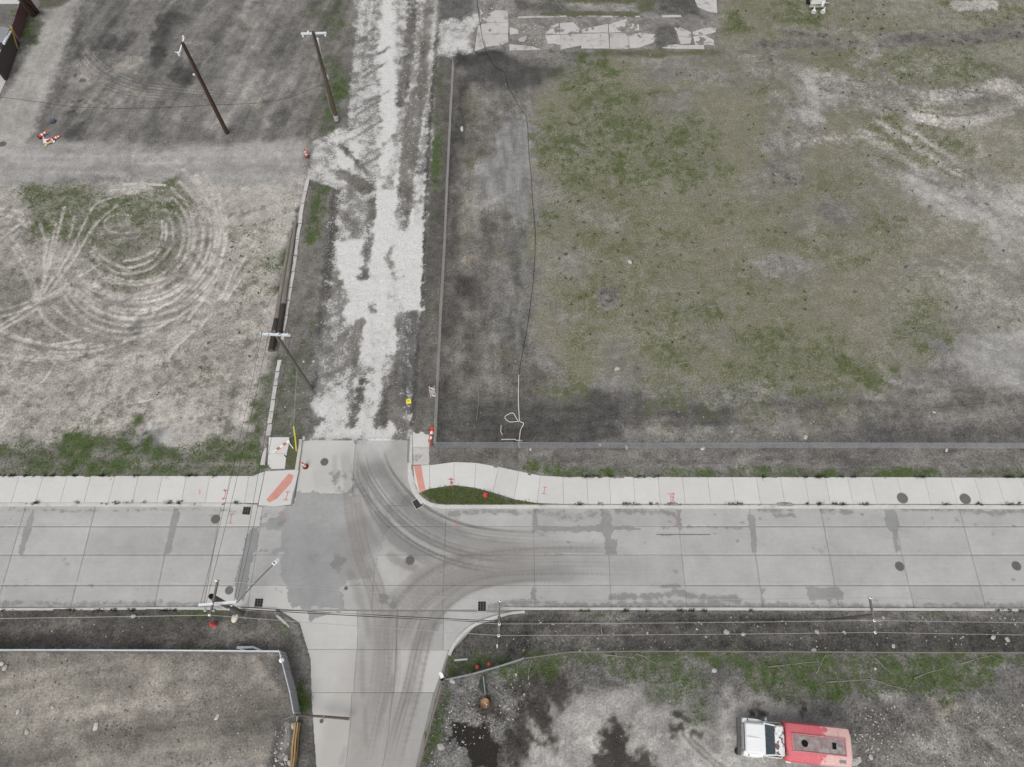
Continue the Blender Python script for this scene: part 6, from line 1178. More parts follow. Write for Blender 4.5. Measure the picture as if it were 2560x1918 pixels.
bars('paint_mark', se, I(1361, 1226, 11, 16, 1.5), M['paintred'], Zp); bars('paint_mark', se, [((1127, 1194), (1128, 1216)), ((1119, 1199), (1134, 1198)), ((1125, 1196), (1133, 1201)), ((1129, 1202), (1131, 1212)), ((1124, 1205), (1133, 1208)), ((1126, 1210), (1132, 1206)), ((1131, 1216), (1134, 1226))], M['paintred'], Zp)
bars('paint_mark', se, [((1668, 1235), (1685, 1235)), ((1682, 1232), (1686, 1235)), ((1682, 1238), (1686, 1235)), ((1676.5, 1236), (1677.5, 1256)), ((1671, 1257.5), (1688, 1257)), ((1684, 1254), (1689, 1257)), ((1684, 1259.5), (1689, 1257))], M['paintred'], Zp)
tx = bars('paint_lettering', se, [((1680, 1240), (1684, 1240.5)), ((1680, 1240), (1679.5, 1244)), ((1679.5, 1244), (1683, 1244)), ((1684, 1240.5), (1683, 1244)), ((1683, 1241), (1685, 1246)), ((1680, 1247), (1685, 1247)), ((1682, 1247), (1682, 1249.5)), ((1680, 1251), (1685, 1250.5)), ((1680, 1251), (1680.5, 1254)), ((1682.5, 1251), (1683, 1253)), ((1685, 1250.5), (1685.5, 1253))], M['paintred'], Zp, .035)
for seg in (I(577, 1297, 12, 22, 1.5), I(707, 1293, 9, 20, 1), I(1142, 1308, 14, 21, -1), I(1690, 1304, 12, 22, 0)): bars('paint_mark', road, seg, M['paintpink'], Zq, .05)
bars('saw_cut', road, [((1641, 1336.5), (1776, 1336.5))], plain('dark_saw_cut', (.17, .17, .17), .9), Zq, .06)

# ------------------------------------------------------------------ dumped logs, broken kerb, pipes, barrel, beam
def logm(name, label, p0, p1, r0, r1, mat, dark):
    a, b = PG(*p0, r0), PG(*p1, r1); o = thing(name, label, 'log', (a.x, a.y, 0)); n = 9; pts = [a.lerp(b, i / (n - 1)) for i in range(n)]; rr = [r0 + (r1 - r0) * i / (n - 1) for i in range(n)]
    k = 2; MB().path(pts[:k + 1], rr[:k + 1], 12).build('tarred_end', dark, o, True); MB().path(pts[k:], rr[k:], 12).build('trunk', mat, o, True); MB().lathe([(.0, 0), (r0 * .8, 0), (r0 * .82, .01)], n=14, M=Matrix.Translation(a) @ (a - b).to_track_quat('Z', 'Y').to_matrix().to_4x4()).build('sawn_end', M['pole_grey'], o); return o
M['logdark'] = wood_mat('tarred_log', (.035, .030, .027), (.085, .072, .064), (6, 6, 6)); M['loggrey'] = wood_mat('grey_log', (.17, .150, .132), (.30, .275, .245), (6, .4, 6))
logm('dumped_log', 'left and lower of two long dumped logs beside the broken kerb', (680, 880), (729, 584), .24, .13, M['loggrey'], M['logdark']); logm('dumped_log', 'right and upper of two long dumped logs beside the broken kerb', (700, 838), (740, 560), .24, .13, M['loggrey'], M['logdark'])
bk = thing('broken_kerb', 'broken pale kerb strip running down the west verge of the dug-up street', 'kerb', PG(700, 800))
pts = [(770, 448), (763, 480), (757, 510), (750, 560), (744, 600), (739, 640), (733, 680), (727, 720), (722, 752), (716, 790), (709, 830), (706, 850), (700, 900), (694, 930), (688, 965), (683, 1000), (679, 1030), (675, 1060), (671, 1090)]
for i in range(len(pts) - 1):
    if i in (11,): continue
    (x0, y0), (x1, y1) = pts[i], pts[i + 1]; wd = 4.5 if i < 11 else 5.5; ja, jb = RS.uniform(-1.2, 1.2, 2); lift = RS.uniform(.03, .09)
    q4 = [(x0 - wd + ja, y0 + 1.5), (x0 + wd + ja * .4, y0 + 1), (x0 + (x1 - x0) * .5 + wd + RS.uniform(-1.6, 1), (y0 + y1) / 2), (x1 + wd + jb, y1 - 1.5), (x1 - wd + jb * .5, y1 - .5), ((x0 + x1) / 2 - wd + RS.uniform(-1, 1.6), (y0 + y1) / 2)]
    xy = [(p.x, p.y) for p in PP(q4)]; MB().prism(xy, -.1, lift + .03, .015).build('kerb_piece', M['oldslab'] if i % 3 else M['kerb'], bk)
panelw = thing('kerb_block', 'cracked pale concrete block beside the west stub walk', 'concrete block', PG(660, 1145)); MB().prism([(p.x, p.y) for p in PP([(664, 1119), (668, 1121), (663, 1163), (650, 1163), (653, 1150), (657, 1135)])], -.1, .09, .02).build('block', M['oldslab'], panelw)
tag(MB().prism([(p.x, p.y) for p in PP([(308, 459), (340, 457), (360, 459), (395, 460), (417, 462), (415, 467), (370, 464), (330, 464), (308, 466)])], -.1, .07, .015).build('concrete_strip', M['oldslab']), 'pale concrete strip lying at the lower edge of the pale track', 'concrete strip')
tag(MB().prism([(p.x, p.y) for p in PP([(690, 1537), (700, 1541), (712, 1552), (727, 1567), (722, 1570), (706, 1556), (690, 1541)])], -.1, .06, .015).build('concrete_strip', M['oldslab']), 'pale curved kerb remnant beside the lamp pole corner', 'concrete strip')
bm_ = thing('timber_beam', 'split golden timber beam lying at the bottom edge by the south leg', 'timber', PG(745, 1808)); a, b = PG(746, 1806, .28), PG(731, 1955, .28); d = (b - a).normalized(); s_ = Vector((-d.y, d.x, 0))
for k, (off, w_, h_) in enumerate(((-.10, .15, .30), (.06, .14, .34), (.17, .06, .22))):
    m = MB(); secs = []
    for i in range(8):
        p = a.lerp(b, i / 7) + s_ * (off + .02 * math.sin(i * 1.7 + k)); secs.append([p + s_ * (-w_ / 2) + Vector((0, 0, -h_ / 2)), p + s_ * (w_ / 2) + Vector((0, 0, -h_ / 2)), p + s_ * (w_ / 2 - .02) + Vector((0, 0, h_ / 2 + .02 * math.sin(i + k))), p + s_ * (-w_ / 2 + .02) + Vector((0, 0, h_ / 2))])
    m.loft(secs).build('split_board', M['timber'], bm_)
brl = thing('oil_drum', 'rusty orange drum with worn grey lid beside dark oil stains', 'drum', PG(1213, 1758)); MB().lathe([(.29, 0), (.30, .02), (.28, .30), (.305, .32), (.28, .34), (.28, .58), (.305, .60), (.28, .62), (.29, .86), (.30, .88), (.30, .90), (.275, .90), (.27, .87)], n=24).build('drum', plain('rusty_orange_drum', (.34, .20, .10), .8, var=.35, rust=(.20, .11, .07), rust_amt=.5), brl, True, world=False)
MB().lathe([(.268, .865), (.01, .872)], n=24).build('lid', plain('worn_lid', (.34, .27, .24), .7, var=.4, scale=5), brl, world=False); MB().lathe([(.035, .87), (.035, .89)], (.12, -.1, 0), 8).build('bung', M['white'], brl, world=False)
def rod(name, label, pts, r, mat, cat='pipe', up=.04, n=6):
    o = MB().path([PG(x, y, up) for x, y in pts], r, n).build(name, mat, None, True); return tag(o, label, cat)
tag(MB().path([PG(x, y, u) for (x, y), u in zip(curve([(1297, 938), (1296, 1000), (1298, 1040), (1299, 1054), (1309, 1061), (1302, 1075), (1299, 1095), (1297, 1112), (1300, 1121)], 4), [.05 + .12 * abs(math.sin(i * .5)) for i in range(40)])], .035, 6).build('white_pipe', M['hose'], None, True), 'long bent white pipe ending at the grey north fence', 'pipe')
rod('white_pipe', 'loop of thin white pipe lying left of the long bent pipe', curve([(1297, 1056), (1290, 1045), (1283, 1034), (1272, 1036), (1262, 1044), (1269, 1053), (1278, 1056), (1296, 1054)], 4), .032, M['hose'], up=.06)
rod('white_pipe', 'short white pipe with a hook hanging on the grey north fence', [(1254, 1106), (1287, 1105.5), (1291, 1108), (1304, 1108), (1305, 1113), (1298, 1114)], .030, M['hose'], up=.62)
rod('fallen_cable', 'long black cable lying on the dark soil down to the white pipe', curve([(1262, 180), (1270, 215), (1300, 270), (1317, 300), (1322, 380), (1328, 440), (1331, 500), (1338, 580), (1336, 660), (1330, 730), (1318, 820), (1305, 890), (1297, 938)], 6), .018, M['cable'], 'cable', .03)
rod('fallen_cable', 'thin dark cable looping off the top slab onto the dark soil', curve([(1192, 0), (1200, 60), (1212, 122), (1235, 165), (1262, 182)], 5), .022, M['cable'], 'cable', .07)
rod('metal_rod', 'thin straight rod lying on the dark soil near the long fence', [(1198, 960), (1196, 1010), (1191, 1053)], .022, M['galvdull'], 'rod'); rod('metal_rod', 'short bent rod below the thin straight rod', [(1253, 1064), (1252, 1080), (1256, 1088)], .03, M['hose'], 'rod')
rod('white_post', 'white channel post lying right of the curved corner by the pipe rail', [(1136, 1651), (1169, 1648)], .07, M['galv'], 'post', .08); rod('steel_pipe', 'thin greenish pipe pointing at the oil drum', [(1209, 1692), (1214, 1737)], .04, plain('green_pipe', (.28, .32, .30), .5), 'pipe', .5); rod('steel_pipe', 'thin grey pipe lying right of the greenish one', [(1223, 1713), (1257, 1740)], .025, M['galvdull'], 'pipe', .08)
tag(MB().add([PG(1196, 1720, .04), PG(1213, 1738, .3), PG(1209, 1693, .4), PG(1200, 1700, .1)], [(0, 1, 2), (0, 2, 3)]).build('green_netting', plain('green_net', (.045, .062, .05), .9)), 'dark green net hanging from the greenish pipe', 'netting')
wf = thing('bent_pipe_barrier', 'white three-sided pipe barrier lying behind the south-west fence', 'barrier', PG(610, 1620)); z_ = .35
for a, b, r_ in (((592, 1619), (634, 1618), .09), ((592, 1619), (617, 1628), .06), ((634, 1618), (655, 1628), .07)): MB().tube(P(*a, z_), P(*b, z_ * .6), r_, r_ * .8, 8).build('pipe', M['armwhite'], wf, True)
fw = thing('meter_box', 'white round meter box fixed to the short galvanised fence', 'meter', P(704, 1651, 1.4)); MB().lathe([(.02, -.12), (.15, -.1), (.16, .05), (.08, .12), (.02, .13)], P(704, 1651, 1.45), 14).build('dome', M['white'], fw, True); MB().tube(P(701, 1643, 1.55), P(703, 1638, 1.5), .05, .04).build('bracket', M['white'], fw)
tag(MB().path([PG(666, 1112 + 0, .05)] + [PG(x, y, .05) for x, y in ((704, 1133), (710, 1138), (716, 1144))][:0] + [PG(704, 1134, .09), PG(711, 1138, .10), PG(717, 1144, .08)][0:3], [.02, .05, .06, .03], 6).build('rubber_strip', M['rubber']), 'black curled rubber strip on the west stub walk', 'strip')

# ------------------------------------------------------------------ light tower at the top edge
lt = thing('light_tower', 'white light tower trailer with bell-shaped lamps at the top edge', 'trailer', PG(2035, 2)); b0 = PG(2036, -8)
bd_ = MB(); base_ = [P(2022, 22), P(2056, 20), P(2052, -45), P(2016, -45)]
MB().prism([(p.x, p.y) for p in base_], .45, 1.75, .08).build('housing', M['cabwhite'], lt); MB().prism([(p.x, p.y) for p in PP([(2035, 14), (2052, 14), (2050, 2), (2034, 2)])], 1.75, 1.80).build('control_panel', M['galvdull'], lt)
MB().box(P(2038, 25) + Vector((0, 0, .4)), (1.5, .12, .12)).box(P(2058, 18) + Vector((0, 0, .5)), (.8, .08, .08)).build('outrigger', plain('cream_steel', (.55, .50, .38), .6), lt)
for k, (px, py) in enumerate(((2018, 8), (2056, 2))):
    p = P(px, py); MB().lathe([(.12, -.1), (.34, -.1), (.34, .1), (.12, .1)], n=18, M=Matrix.Translation((p.x, p.y, .34)) @ Matrix.Rotation(math.pi / 2, 4, 'Y')).build('wheel', M['rubber'], lt, True)
for (px, py, z_, ax_) in ((2035, 28, 1.1, (-.2, -.9, -.3)), (2058, 28, 1.1, (-.5, -.8, -.3)), (2058, 7, 1.5, (.1, .5, .8))):
    p = P(px, py, z_); mm = Matrix.Translation(p) @ Vector(ax_).to_track_quat('Z', 'Y').to_matrix().to_4x4(); lb = MB().lathe([(.05, -.42), (.07, -.25), (.20, -.02), (.25, .10), (.24, .13), (.02, .10)], n=16, M=mm).build('lamp_bell', M['white'], lt, True)
    MB().tube(mm @ Vector((0, 0, -.4)), P(2045, 14, 1.3), .03, .03).build('lamp_stalk', M['galvdull'], lt)
rod('bent_stick', 'curved bleached stick left of the light tower', curve([(1995, 26), (2003, 30), (2009, 37)], 4), .05, M['twig'], 'stick', .05)

# ------------------------------------------------------------------ yard corner at the top left
wb = thing('white_building', 'white building wall showing at the top left corner', 'building', PG(20, 6)); q4 = PP([(-120, 10), (51, 10), (58, -70), (-120, -70)]); MB().prism([(p.x, p.y) for p in q4], 0, 3.2).build('wall', M['cabwhite'], wb); MB().prism([(p.x, p.y) for p in PP([(-125, 11), (52, 11), (59, -72), (-125, -72)])], 3.2, 3.35).build('roof', M['galvdull'], wb)
def plank_fence(name, label, p0, p1, h, mat, n, tilt=0.0, th=.03, rails=True, railmat=None):
    a, b = PG(*p0), PG(*p1); o = thing(name, label, 'fence', a); d = (b - a); L = d.length; d.normalize(); s_ = Vector((-d.y, d.x, 0)); ang = math.atan2(d.y, d.x); w_ = L / n
    proto = None
    for k in range(n):
        hh = h * RS.uniform(.97, 1.0); c = a + d * (w_ * (k + .5)) + Vector((0, 0, hh / 2)); m = MB().box((0, 0, 0), (w_ * .93, th * RS.uniform(.8, 1.3), hh)); ob = m.build('plank', mat, o, world=False); ob.location = to_local(o, c); ob.rotation_euler = (tilt, 0, ang)
    if rails:
        for z_ in (h * .18, h * .55, h * .9): 
            c = a.lerp(b, .5) + Vector((0, 0, z_)) - s_ * .06; ob = MB().box((0, 0, 0), (L, .08, .10)).build('rail', railmat or mat, o, world=False); ob.location = to_local(o, c); ob.rotation_euler = (0, 0, ang)
    for k in range(3):
        p = a.lerp(b, k / 2); MB().box(p + Vector((0, 0, h / 2)) - s_ * .10, (.10, .10, h * 1.04), ang).build('post', railmat or mat, o)
    return o
M['maroon'] = plain('maroon_panel', (.15, .082, .085), .7, var=.3, streak=True); M['darkpanel'] = plain('dark_brown_sheet', (.080, .066, .062), .6, var=.3, streak=True); M['greyrail'] = plain('greyed_rail', (.26, .235, .23), .8, var=.3)
plank_fence('board_fence', 'maroon board fence with pale rails beside the lane', (72, 28), (50, 98), 1.35, M['maroon'], 16, railmat=M['greyrail'])
plank_fence('sheet_fence', 'tall dark brown corrugated sheet fence beside the lane', (51, 108), (17, 202), 1.75, M['darkpanel'], 26)
sh = thing('shed', 'small shed with a grey corrugated roof behind the dark fence', 'shed', PG(5, 115)); q4 = PP([(-60, 100), (14, 112), (20, 150), (-60, 150)]); MB().prism([(p.x, p.y) for p in q4], 0, 2.0).build('wall', M['armwhite'], sh)
r0, r1, r2, r3 = P(-60, 58, 2.3), P(25, 70, 2.3), P(10, 106, 2.0), P(-60, 106, 2.0); 
for k in range(14):
    a0_, a1_ = r0.lerp(r3, k / 14), r1.lerp(r2, k / 14); b0_, b1_ = r0.lerp(r3, (k + .8) / 14), r1.lerp(r2, (k + .8) / 14); up = Vector((0, 0, .05)); MB().add([a0_, a1_, a0_.lerp(b0_, .5) + up, a1_.lerp(b1_, .5) + up, b0_, b1_, a0_ - up, a1_ - up, b0_ - up, b1_ - up], [(0, 1, 3, 2), (2, 3, 5, 4), (6, 8, 9, 7), (0, 6, 7, 1), (4, 5, 9, 8), (0, 2, 4, 8, 6), (1, 7, 9, 5, 3)]).build('roof_sheet', M['galvdull'], sh)
MB().tube(P(26, 78, 2.05), P(9, 110, 1.95), .12, .12, 10).build('gutter', M['armwhite'], sh, True)
tag(MB().prism([(p.x, p.y) for p in PP([(-60, 185), (0, 185), (16, 202), (0, 238), (-60, 300)])], -.1, .06, .01).build('concrete_pad', M['oldslab']), 'pale concrete pad at the left edge below the dark fence', 'concrete pad')
for k, (a, b) in enumerate((((46, 124), (25, 64)), ((44, 121), (29, 66)))): rr = MB().path([PG(*a, .1), P(*b, 1.9)], .05, 8).build('yellow_pole', plain('yellow_pole_paint', (.55, .38, .07), .5), None, True); tag(rr, ('upper' if k else 'lower') + ' yellow pole leaning on the dark sheet fence', 'pole')
for k, (b_, t_) in enumerate((((84, 38), (46, -12)), ((93, 30), (62, -12)))):
    b0_ = P(*b_); t0_ = P(*t_, 3.2); d = (t0_ - b0_).normalized(); o = thing('utility_pole', ('left thick' if k == 0 else 'right thick') + ' dark wooden pole rising out of the top edge by the maroon fence', 'utility pole', b0_); MB().path([b0_, b0_ + d * 9.5], [.30 if k == 0 else .22, .2 if k == 0 else .15], 12).build('shaft', M['pole_dark'], o, True)

# ------------------------------------------------------------------ old slab remains at the top
os_ = thing('old_pavement', 'cracked pale pavement remains along the top edge', 'pavement', PG(1400, 90))
M['slabpale'] = concrete_mat('pale_cracked_slab', (0.49, 0.477, 0.462), 0.16, dirt=.7)
for pts in ([(1196, 58), (1206, 60), (1213, 118), (1187, 128)], [(1200, 22), (1212, 38), (1240, 25), (1270, 28), (1271, 56), (1201, 57)], [(1203, 58), (1271, 57), (1271, 84), (1208, 85)], [(1208, 86), (1271, 85), (1271, 103), (1255, 112), (1214, 116)],
            [(1364, 84), (1377, 66), (1398, 58), (1399, 85)], [(1400, 57), (1433, 55), (1450, 72), (1446, 82), (1430, 78), (1418, 84), (1401, 86)], [(1364, 87), (1400, 87), (1401, 111), (1370, 110)], [(1402, 87), (1455, 84), (1453, 112), (1402, 124)], [(1453, 73), (1520, 60), (1521, 81), (1455, 82)], [(1456, 84), (1522, 83), (1523, 121), (1452, 120), (1453, 110)],
            [(1522, 60), (1560, 48), (1598, 56), (1598, 74), (1565, 79), (1523, 82)], [(1524, 83), (1560, 82), (1571, 92), (1572, 121), (1525, 122)], [(1572, 90), (1600, 82), (1638, 86), (1636, 105), (1600, 118), (1574, 121)], [(1655, 120), (1665, 108), (1700, 112), (1760, 112), (1762, 122), (1700, 121)],
            [(1684, 68), (1700, 68), (1728, 80), (1726, 92), (1696, 90)], [(1696, 92), (1728, 93), (1726, 108), (1702, 110)], [(1732, 80), (1760, 70), (1792, 68), (1790, 80), (1762, 86), (1734, 88)], [(1733, 92), (1762, 88), (1785, 100), (1786, 112), (1737, 111)], [(1274, 110), (1330, 116), (1352, 124), (1274, 126)], [(1274, 68), (1296, 74), (1296, 84), (1274, 86)],
            [(1738, 0), (1790, -4), (1794, 32), (1770, 28), (1745, 18)], [(1296, 41), (1340, 40), (1398, 41), (1398, 43), (1296, 44)], [(1400, 39), (1500, 39), (1501, 41), (1400, 42)], [(1502, 39), (1600, 40), (1600, 43), (1502, 42)], [(1655, 38), (1702, 38), (1704, 42), (1656, 42)], [(1174, 56), (1192, 40), (1197, 58), (1180, 60)]):
    zt = RS.uniform(.03, .055); xy = [(p.x + RS.uniform(-.04, .04), p.y + RS.uniform(-.04, .04)) for p in PP(pts, zt)]; MB().prism(xy, -.15, zt, .012).build('slab_piece', M['slabpale'], os_)

# ------------------------------------------------------------------ rubble, litter, branches
def rock_mesh(seed, mat, flat=.6):
    rs = np.random.RandomState(seed); bm = bmesh.new(); bmesh.ops.create_icosphere(bm, subdivisions=1, radius=.5)
    for v in bm.verts: v.co *= rs.uniform(.72, 1.2); v.co.z *= flat
    me = bpy.data.meshes.new('chunk'); bm.to_mesh(me); bm.free(); me.materials.append(mat); return me
chunks = [rock_mesh(i, M['rock']) for i in range(6)]
M['whiterock'] = concrete_mat('white_rubble', (.50, .49, .47), .3); chunkw = [rock_mesh(20 + i, M['whiterock'], .45) for i in range(4)]
def chunk(label, px, s_, cat='rock', name='concrete_chunk', me=None, group=None, asp=1.3):
    o = bpy.data.objects.new(name, me or chunks[RS.randint(6)]); COL.objects.link(o); s_ *= .8; o.location = PG(*px, s_ * .12); o.scale = (s_ * asp, s_, s_ * .7); o.rotation_euler = (0, 0, RS.uniform(0, 6)); return tag(o, label, cat, group)
for lab, px, s_ in (('pale boulder in the field above the stump heap', (1574, 655), .50), ('pale flat stone at the lower left of the field', (1543, 922), .55), ('large rubble chunk beside the truck rear corner', (2133, 1905), .75), ('grey stone right of the truck rear', (2176, 1893), .45), ('second grey stone behind the truck tank', (2144, 1900), .5),
                    ('big pale lump on the old pavement rubble', (1307, 101), 1.0), ('pale block at the east end of the south kerb strip', (2482, 1594), .42), ('pale stone pair beside the far east strip', (2518, 1600), .42), ('white stone lying in the SE strip under the wire', (2035, 1625), .4), ('grey stone left of the slim line pole', (2042, 1580), .4), ('small pale stone just left of the line pole arm', (2110, 1581), .34),
                    ('pale slab lump near the fence bend east of the pole', (1816, 1581), .48), ('upright pale stone right of the slab lump', (1858, 1586), .36), ('round pale stone near the pipe rail below the oil puddle', (1102, 1866), .55), ('grey stone next to the golden beam', (716, 1896), .42), ('second grey stone next to the golden beam end', (725, 1908), .42), ('dark grey block above the golden beam', (733, 1815), .48),
                    ('pale stone at the south-west lot edge', (14, 1670), .5), ('round grey stone in the south-west lot', (132, 1769), .32), ('pale stone in the lower left of the south-west lot', (68, 1830), .38), ('brown stone among clods in the south-west lot', (46, 1780), .4), ('pale stone above the red hydrant strip', (334, 1541), .45)):
    lab = lab.replace('the SE strip', 'the dark strip'); chunk(lab, px, s_)
for lab, px, s_, asp in (('white flat panel scrap in the south-west lot', (241, 1816), .48, 1.6), ('white bag scrap at the left edge of the south-west lot', (6, 1660), .42, 1.2), ('white scrap curl in the south-west lot right of the flat panel', (543, 1793), .35, 1.8), ('white litter at the east end of the grey north fence', (2014, 1094), .40, 1.3), ('white litter caught under the grey north fence', (1500, 1113), .30, 1.3), ('white bag against the grey north fence', (1566, 1118), .30, 1.5),
                          ('pale crumpled litter below the grey fence middle', (1757, 1122), .34, 1.6), ('white can near the pipe hook at the north fence', (1326, 1124), .24, 1.6), ('crumpled white paper in the gutter near the red arrows', (1723, 1272), .34, 1.3), ('white rag near the green yard strip', (1785, 1677), .42, 1.4), ('pale blue scrap in the south-east strip', (2234, 1616), .34, 1.2), ('white scrap below the blue one in the green strip', (2188, 1672), .25, 1.2), ('white scrap on the dark soil near the fence top', (1155, 323), .42, 2.2),
                          ('white lump at the top corner of the north stub', (760, 1096), .34, 1.6), ('white cup on the dark soil north of the fence', (1829, 1080), .24, 1.2), ('pale dish lying above the north fence', (2013, 1092), .2, 1.2), ('white tray in the east dark soil', (2335, 1031), .24, 1.6), ('white litter under the fence far east', (2366, 1126), .3, 1.8), ('white scrap near the gate post foot', (1130, 1703), .42, 1.5), ('pale rag at the foot of the gate post fence', (1290, 1686), .2, 1.3), ('white litter on the west verge beside the grey pole', (759, 905), .28, 1.2), ('white litter by the mud edge of the street', (784, 904), .3, 1.4)):
    chunk(lab, px, s_, 'litter', 'litter_scrap', chunkw[RS.randint(4)], None, asp)
def branch(label, pts, r=.03, twigs=2):
    o = thing('dead_branch', label, 'branch', PG(*pts[0])); q2 = curve(pts, 4); pp = [PG(x, y, .05 + .05 * math.sin(i)) for i, (x, y) in enumerate(q2)]; MB().path(pp, [r * (1 - .6 * i / len(pp)) for i in range(len(pp))], 5).build('stem', M['twig'], o)
    for k in range(twigs):
        i = RS.randint(1, len(pp) - 1) if len(pp) > 2 else 0; d = (pp[min(i + 1, len(pp) - 1)] - pp[max(i - 1, 0)]).normalized(); a_ = RS.choice([-1, 1]) * RS.uniform(.5, .9); d2 = Matrix.Rotation(a_, 3, 'Z') @ d; MB().path([pp[i], pp[i] + d2 * RS.uniform(.4, .8) + Vector((0, 0, .08))], [r * .5, r * .2], 4).build('twig', M['twig'], o)
    return o
for lab, pts in (('bleached branch in the upper middle of the field', [(1632, 319), (1648, 328), (1663, 340)]), ('forked twig left of the upper bleached branch', [(1480, 300), (1490, 318), (1497, 332)]), ('thin pale branch above the bleached one', [(1650, 315), (1680, 310), (1700, 306)]), ('long thin branch right of the forked twig', [(1655, 360), (1662, 375), (1668, 392)]), ('pale branch below the stump heap, right side', [(1625, 835), (1650, 832), (1673, 827)]), ('pale branch at the middle right of the field', [(1725, 777), (1745, 770), (1760, 758)]),
                 ('pale straight branch beside the right one', [(1768, 769), (1790, 766), (1804, 760)]), ('curved branch in the eastern field pointing down right', [(2211, 826), (2230, 836), (2272, 844)]), ('forked bleached branch in the eastern field', [(2234, 720), (2248, 706), (2262, 700), (2306, 690)]), ('pale branch left of the dark field edge', [(1367, 820), (1395, 818), (1412, 815)]), ('thin branch low in the field middle', [(1692, 912), (1720, 906), (1735, 900)]), ('pale branch pair in the lower east field', [(2145, 920), (2170, 908), (2195, 902)]),
                 ('long bent pale branch in the green yard strip', [(2064, 1706), (2110, 1703), (2180, 1700), (2225, 1714), (2270, 1725)]), ('forked branch at the left of the green strip', [(2040, 1684), (2052, 1660), (2063, 1636)]), ('long pale branch crossing the green strip left', [(1920, 1668), (1970, 1662), (2040, 1655), (2055, 1660)]), ('straight branch in the green strip right part', [(2284, 1696), (2320, 1682), (2358, 1672)]), ('thin branch slanting right of the long bent one', [(2185, 1645), (2210, 1668), (2230, 1686)]), ('branch leaning on the brown fence line east', [(2400, 1660), (2440, 1648), (2480, 1638)]),
                 ('thin pale branch lying in the yard grass by the fence bend', [(1510, 1637), (1560, 1642), (1590, 1645)]), ('thick pale branch by the fence bend', [(1590, 1635), (1612, 1643), (1640, 1660)]), ('bare shrub branch right of the sloping fence', [(1321, 1700), (1322, 1680), (1330, 1650)]), ('pale bent rod shape in the dark strip under the wires', [(1505, 1586), (1506, 1563), (1545, 1560), (1570, 1558), (1585, 1570)]), ('branch heap at the top slab, left stick', [(1340, 18), (1352, 12), (1360, 4)]), ('branch heap at the top slab, right stick', [(1385, 0), (1400, 18), (1415, 28)]), ('fallen stick at the top slab edge', [(1385, 44), (1400, 38)]),
                 ('pale branch in the soil above the north fence, right', [(1835, 1006), (1850, 995), (1870, 984)]), ('thin stick near the east top slab patch', [(2430, 42), (2445, 25)]), ('small stick in the field right of the pale slab', [(1625, 142), (1632, 128)])):
    branch(lab, pts)

# uncountable small stuff
def scatter_rocks(name, label, spec, mat, dens=.7):
    bm = bmesh.new(); bmesh.ops.create_icosphere(bm, subdivisions=1, radius=1.0); base = np.array([v.co for v in bm.verts]); fs = np.array([[v.index for v in f.verts] for f in bm.faces]); bm.free()
    Vs, Fs = [], []; n0 = 0
    for poly, n_, s0, s1 in spec:
        n_ = int(n_ * dens)
        q3 = PP(poly); a = np.array([(p.x, p.y) for p in q3]); lo, hi = a.min(0), a.max(0); k = 0
        while k < n_:
            x, y = RS.uniform(lo[0], hi[0]), RS.uniform(lo[1], hi[1]); ins_ = False; m_ = len(a)
            for i in range(m_):
                (x0, y0), (x1, y1) = a[i], a[(i + 1) % m_]
                if (y0 <= y) != (y1 <= y) and x < x0 + (y - y0) * (x1 - x0) / (y1 - y0): ins_ = not ins_
            if not ins_: continue
            k += 1; s_ = (s0 + (s1 - s0) * RS.rand() ** 3) * .62; rot = RS.uniform(0, 6.28); c, sn_ = math.cos(rot), math.sin(rot); v = base * RS.uniform(.7, 1.25, (len(base), 1)) * np.array([s_ * RS.uniform(.8, 1.5), s_, s_ * .6]); v = np.stack([v[:, 0] * c - v[:, 1] * sn_ + x, v[:, 0] * sn_ + v[:, 1] * c + y, v[:, 2] + gz(x, y) + s_ * .2], -1)
            Vs.append(v); Fs.append(fs + n0); n0 += len(base)
    o = link(name, np_mesh(name, np.concatenate(Vs), np.concatenate(Fs), mat, smooth=False)); return tag(o, label, 'rubble', kind='stuff')
stp = [(880, 0), (1095, 0), (1075, 300), (1060, 780), (1035, 1090), (780, 1090), (800, 800), (830, 480), (780, 440), (790, 350), (870, 330)]
scatter_rocks('rubble', 'small white rubble strewn over the lots and the dug-up street', [(stp, 900, .03, .12), ([(990, 1050), (1035, 1040), (1032, 1095), (985, 1095)], 60, .04, .13), ([(1060, 500), (1072, 200), (1085, 200), (1064, 800), (1050, 800)], 110, .04, .12), ([(1290, 60), (1360, 60), (1350, 115), (1320, 110)], 150, .05, .15), ([(1085, 60), (1185, 60), (1185, 130), (1085, 140)], 130, .04, .13), ([(1190, 0), (1270, 0), (1268, 30), (1195, 30)], 60, .05, .15),
    ([(1330, 1545), (2560, 1540), (2560, 1628), (1250, 1630)], 420, .03, .13), ([(0, 1530), (680, 1540), (700, 1625), (0, 1625)], 90, .03, .09), ([(0, 1650), (690, 1650), (720, 1918), (0, 1918)], 330, .03, .10), ([(1120, 1720), (1330, 1700), (1300, 1800), (1080, 1918), (1040, 1918)], 520, .03, .11), ([(2150, 1770), (2560, 1750), (2560, 1918), (2130, 1918)], 480, .03, .12), ([(690, 1810), (730, 1810), (715, 1918), (680, 1918)], 80, .06, .17),
    ([(1340, 1730), (1980, 1740), (1830, 1918), (1300, 1918)], 160, .03, .08), ([(1400, 150), (2500, 60), (2500, 900), (1400, 930)], 160, .03, .09), ([(1130, 200), (1320, 200), (1340, 900), (1900, 1010), (2560, 1010), (2560, 1170), (1100, 1150)], 260, .03, .08), ([(100, 0), (760, 0), (760, 440), (0, 440)], 130, .03, .08), ([(690, 880), (790, 860), (770, 1090), (700, 1090)], 60, .04, .11), ([(2135, 1780), (2230, 1790), (2190, 1890), (2130, 1870)], 90, .05, .13)], M['whiterock'], .5)
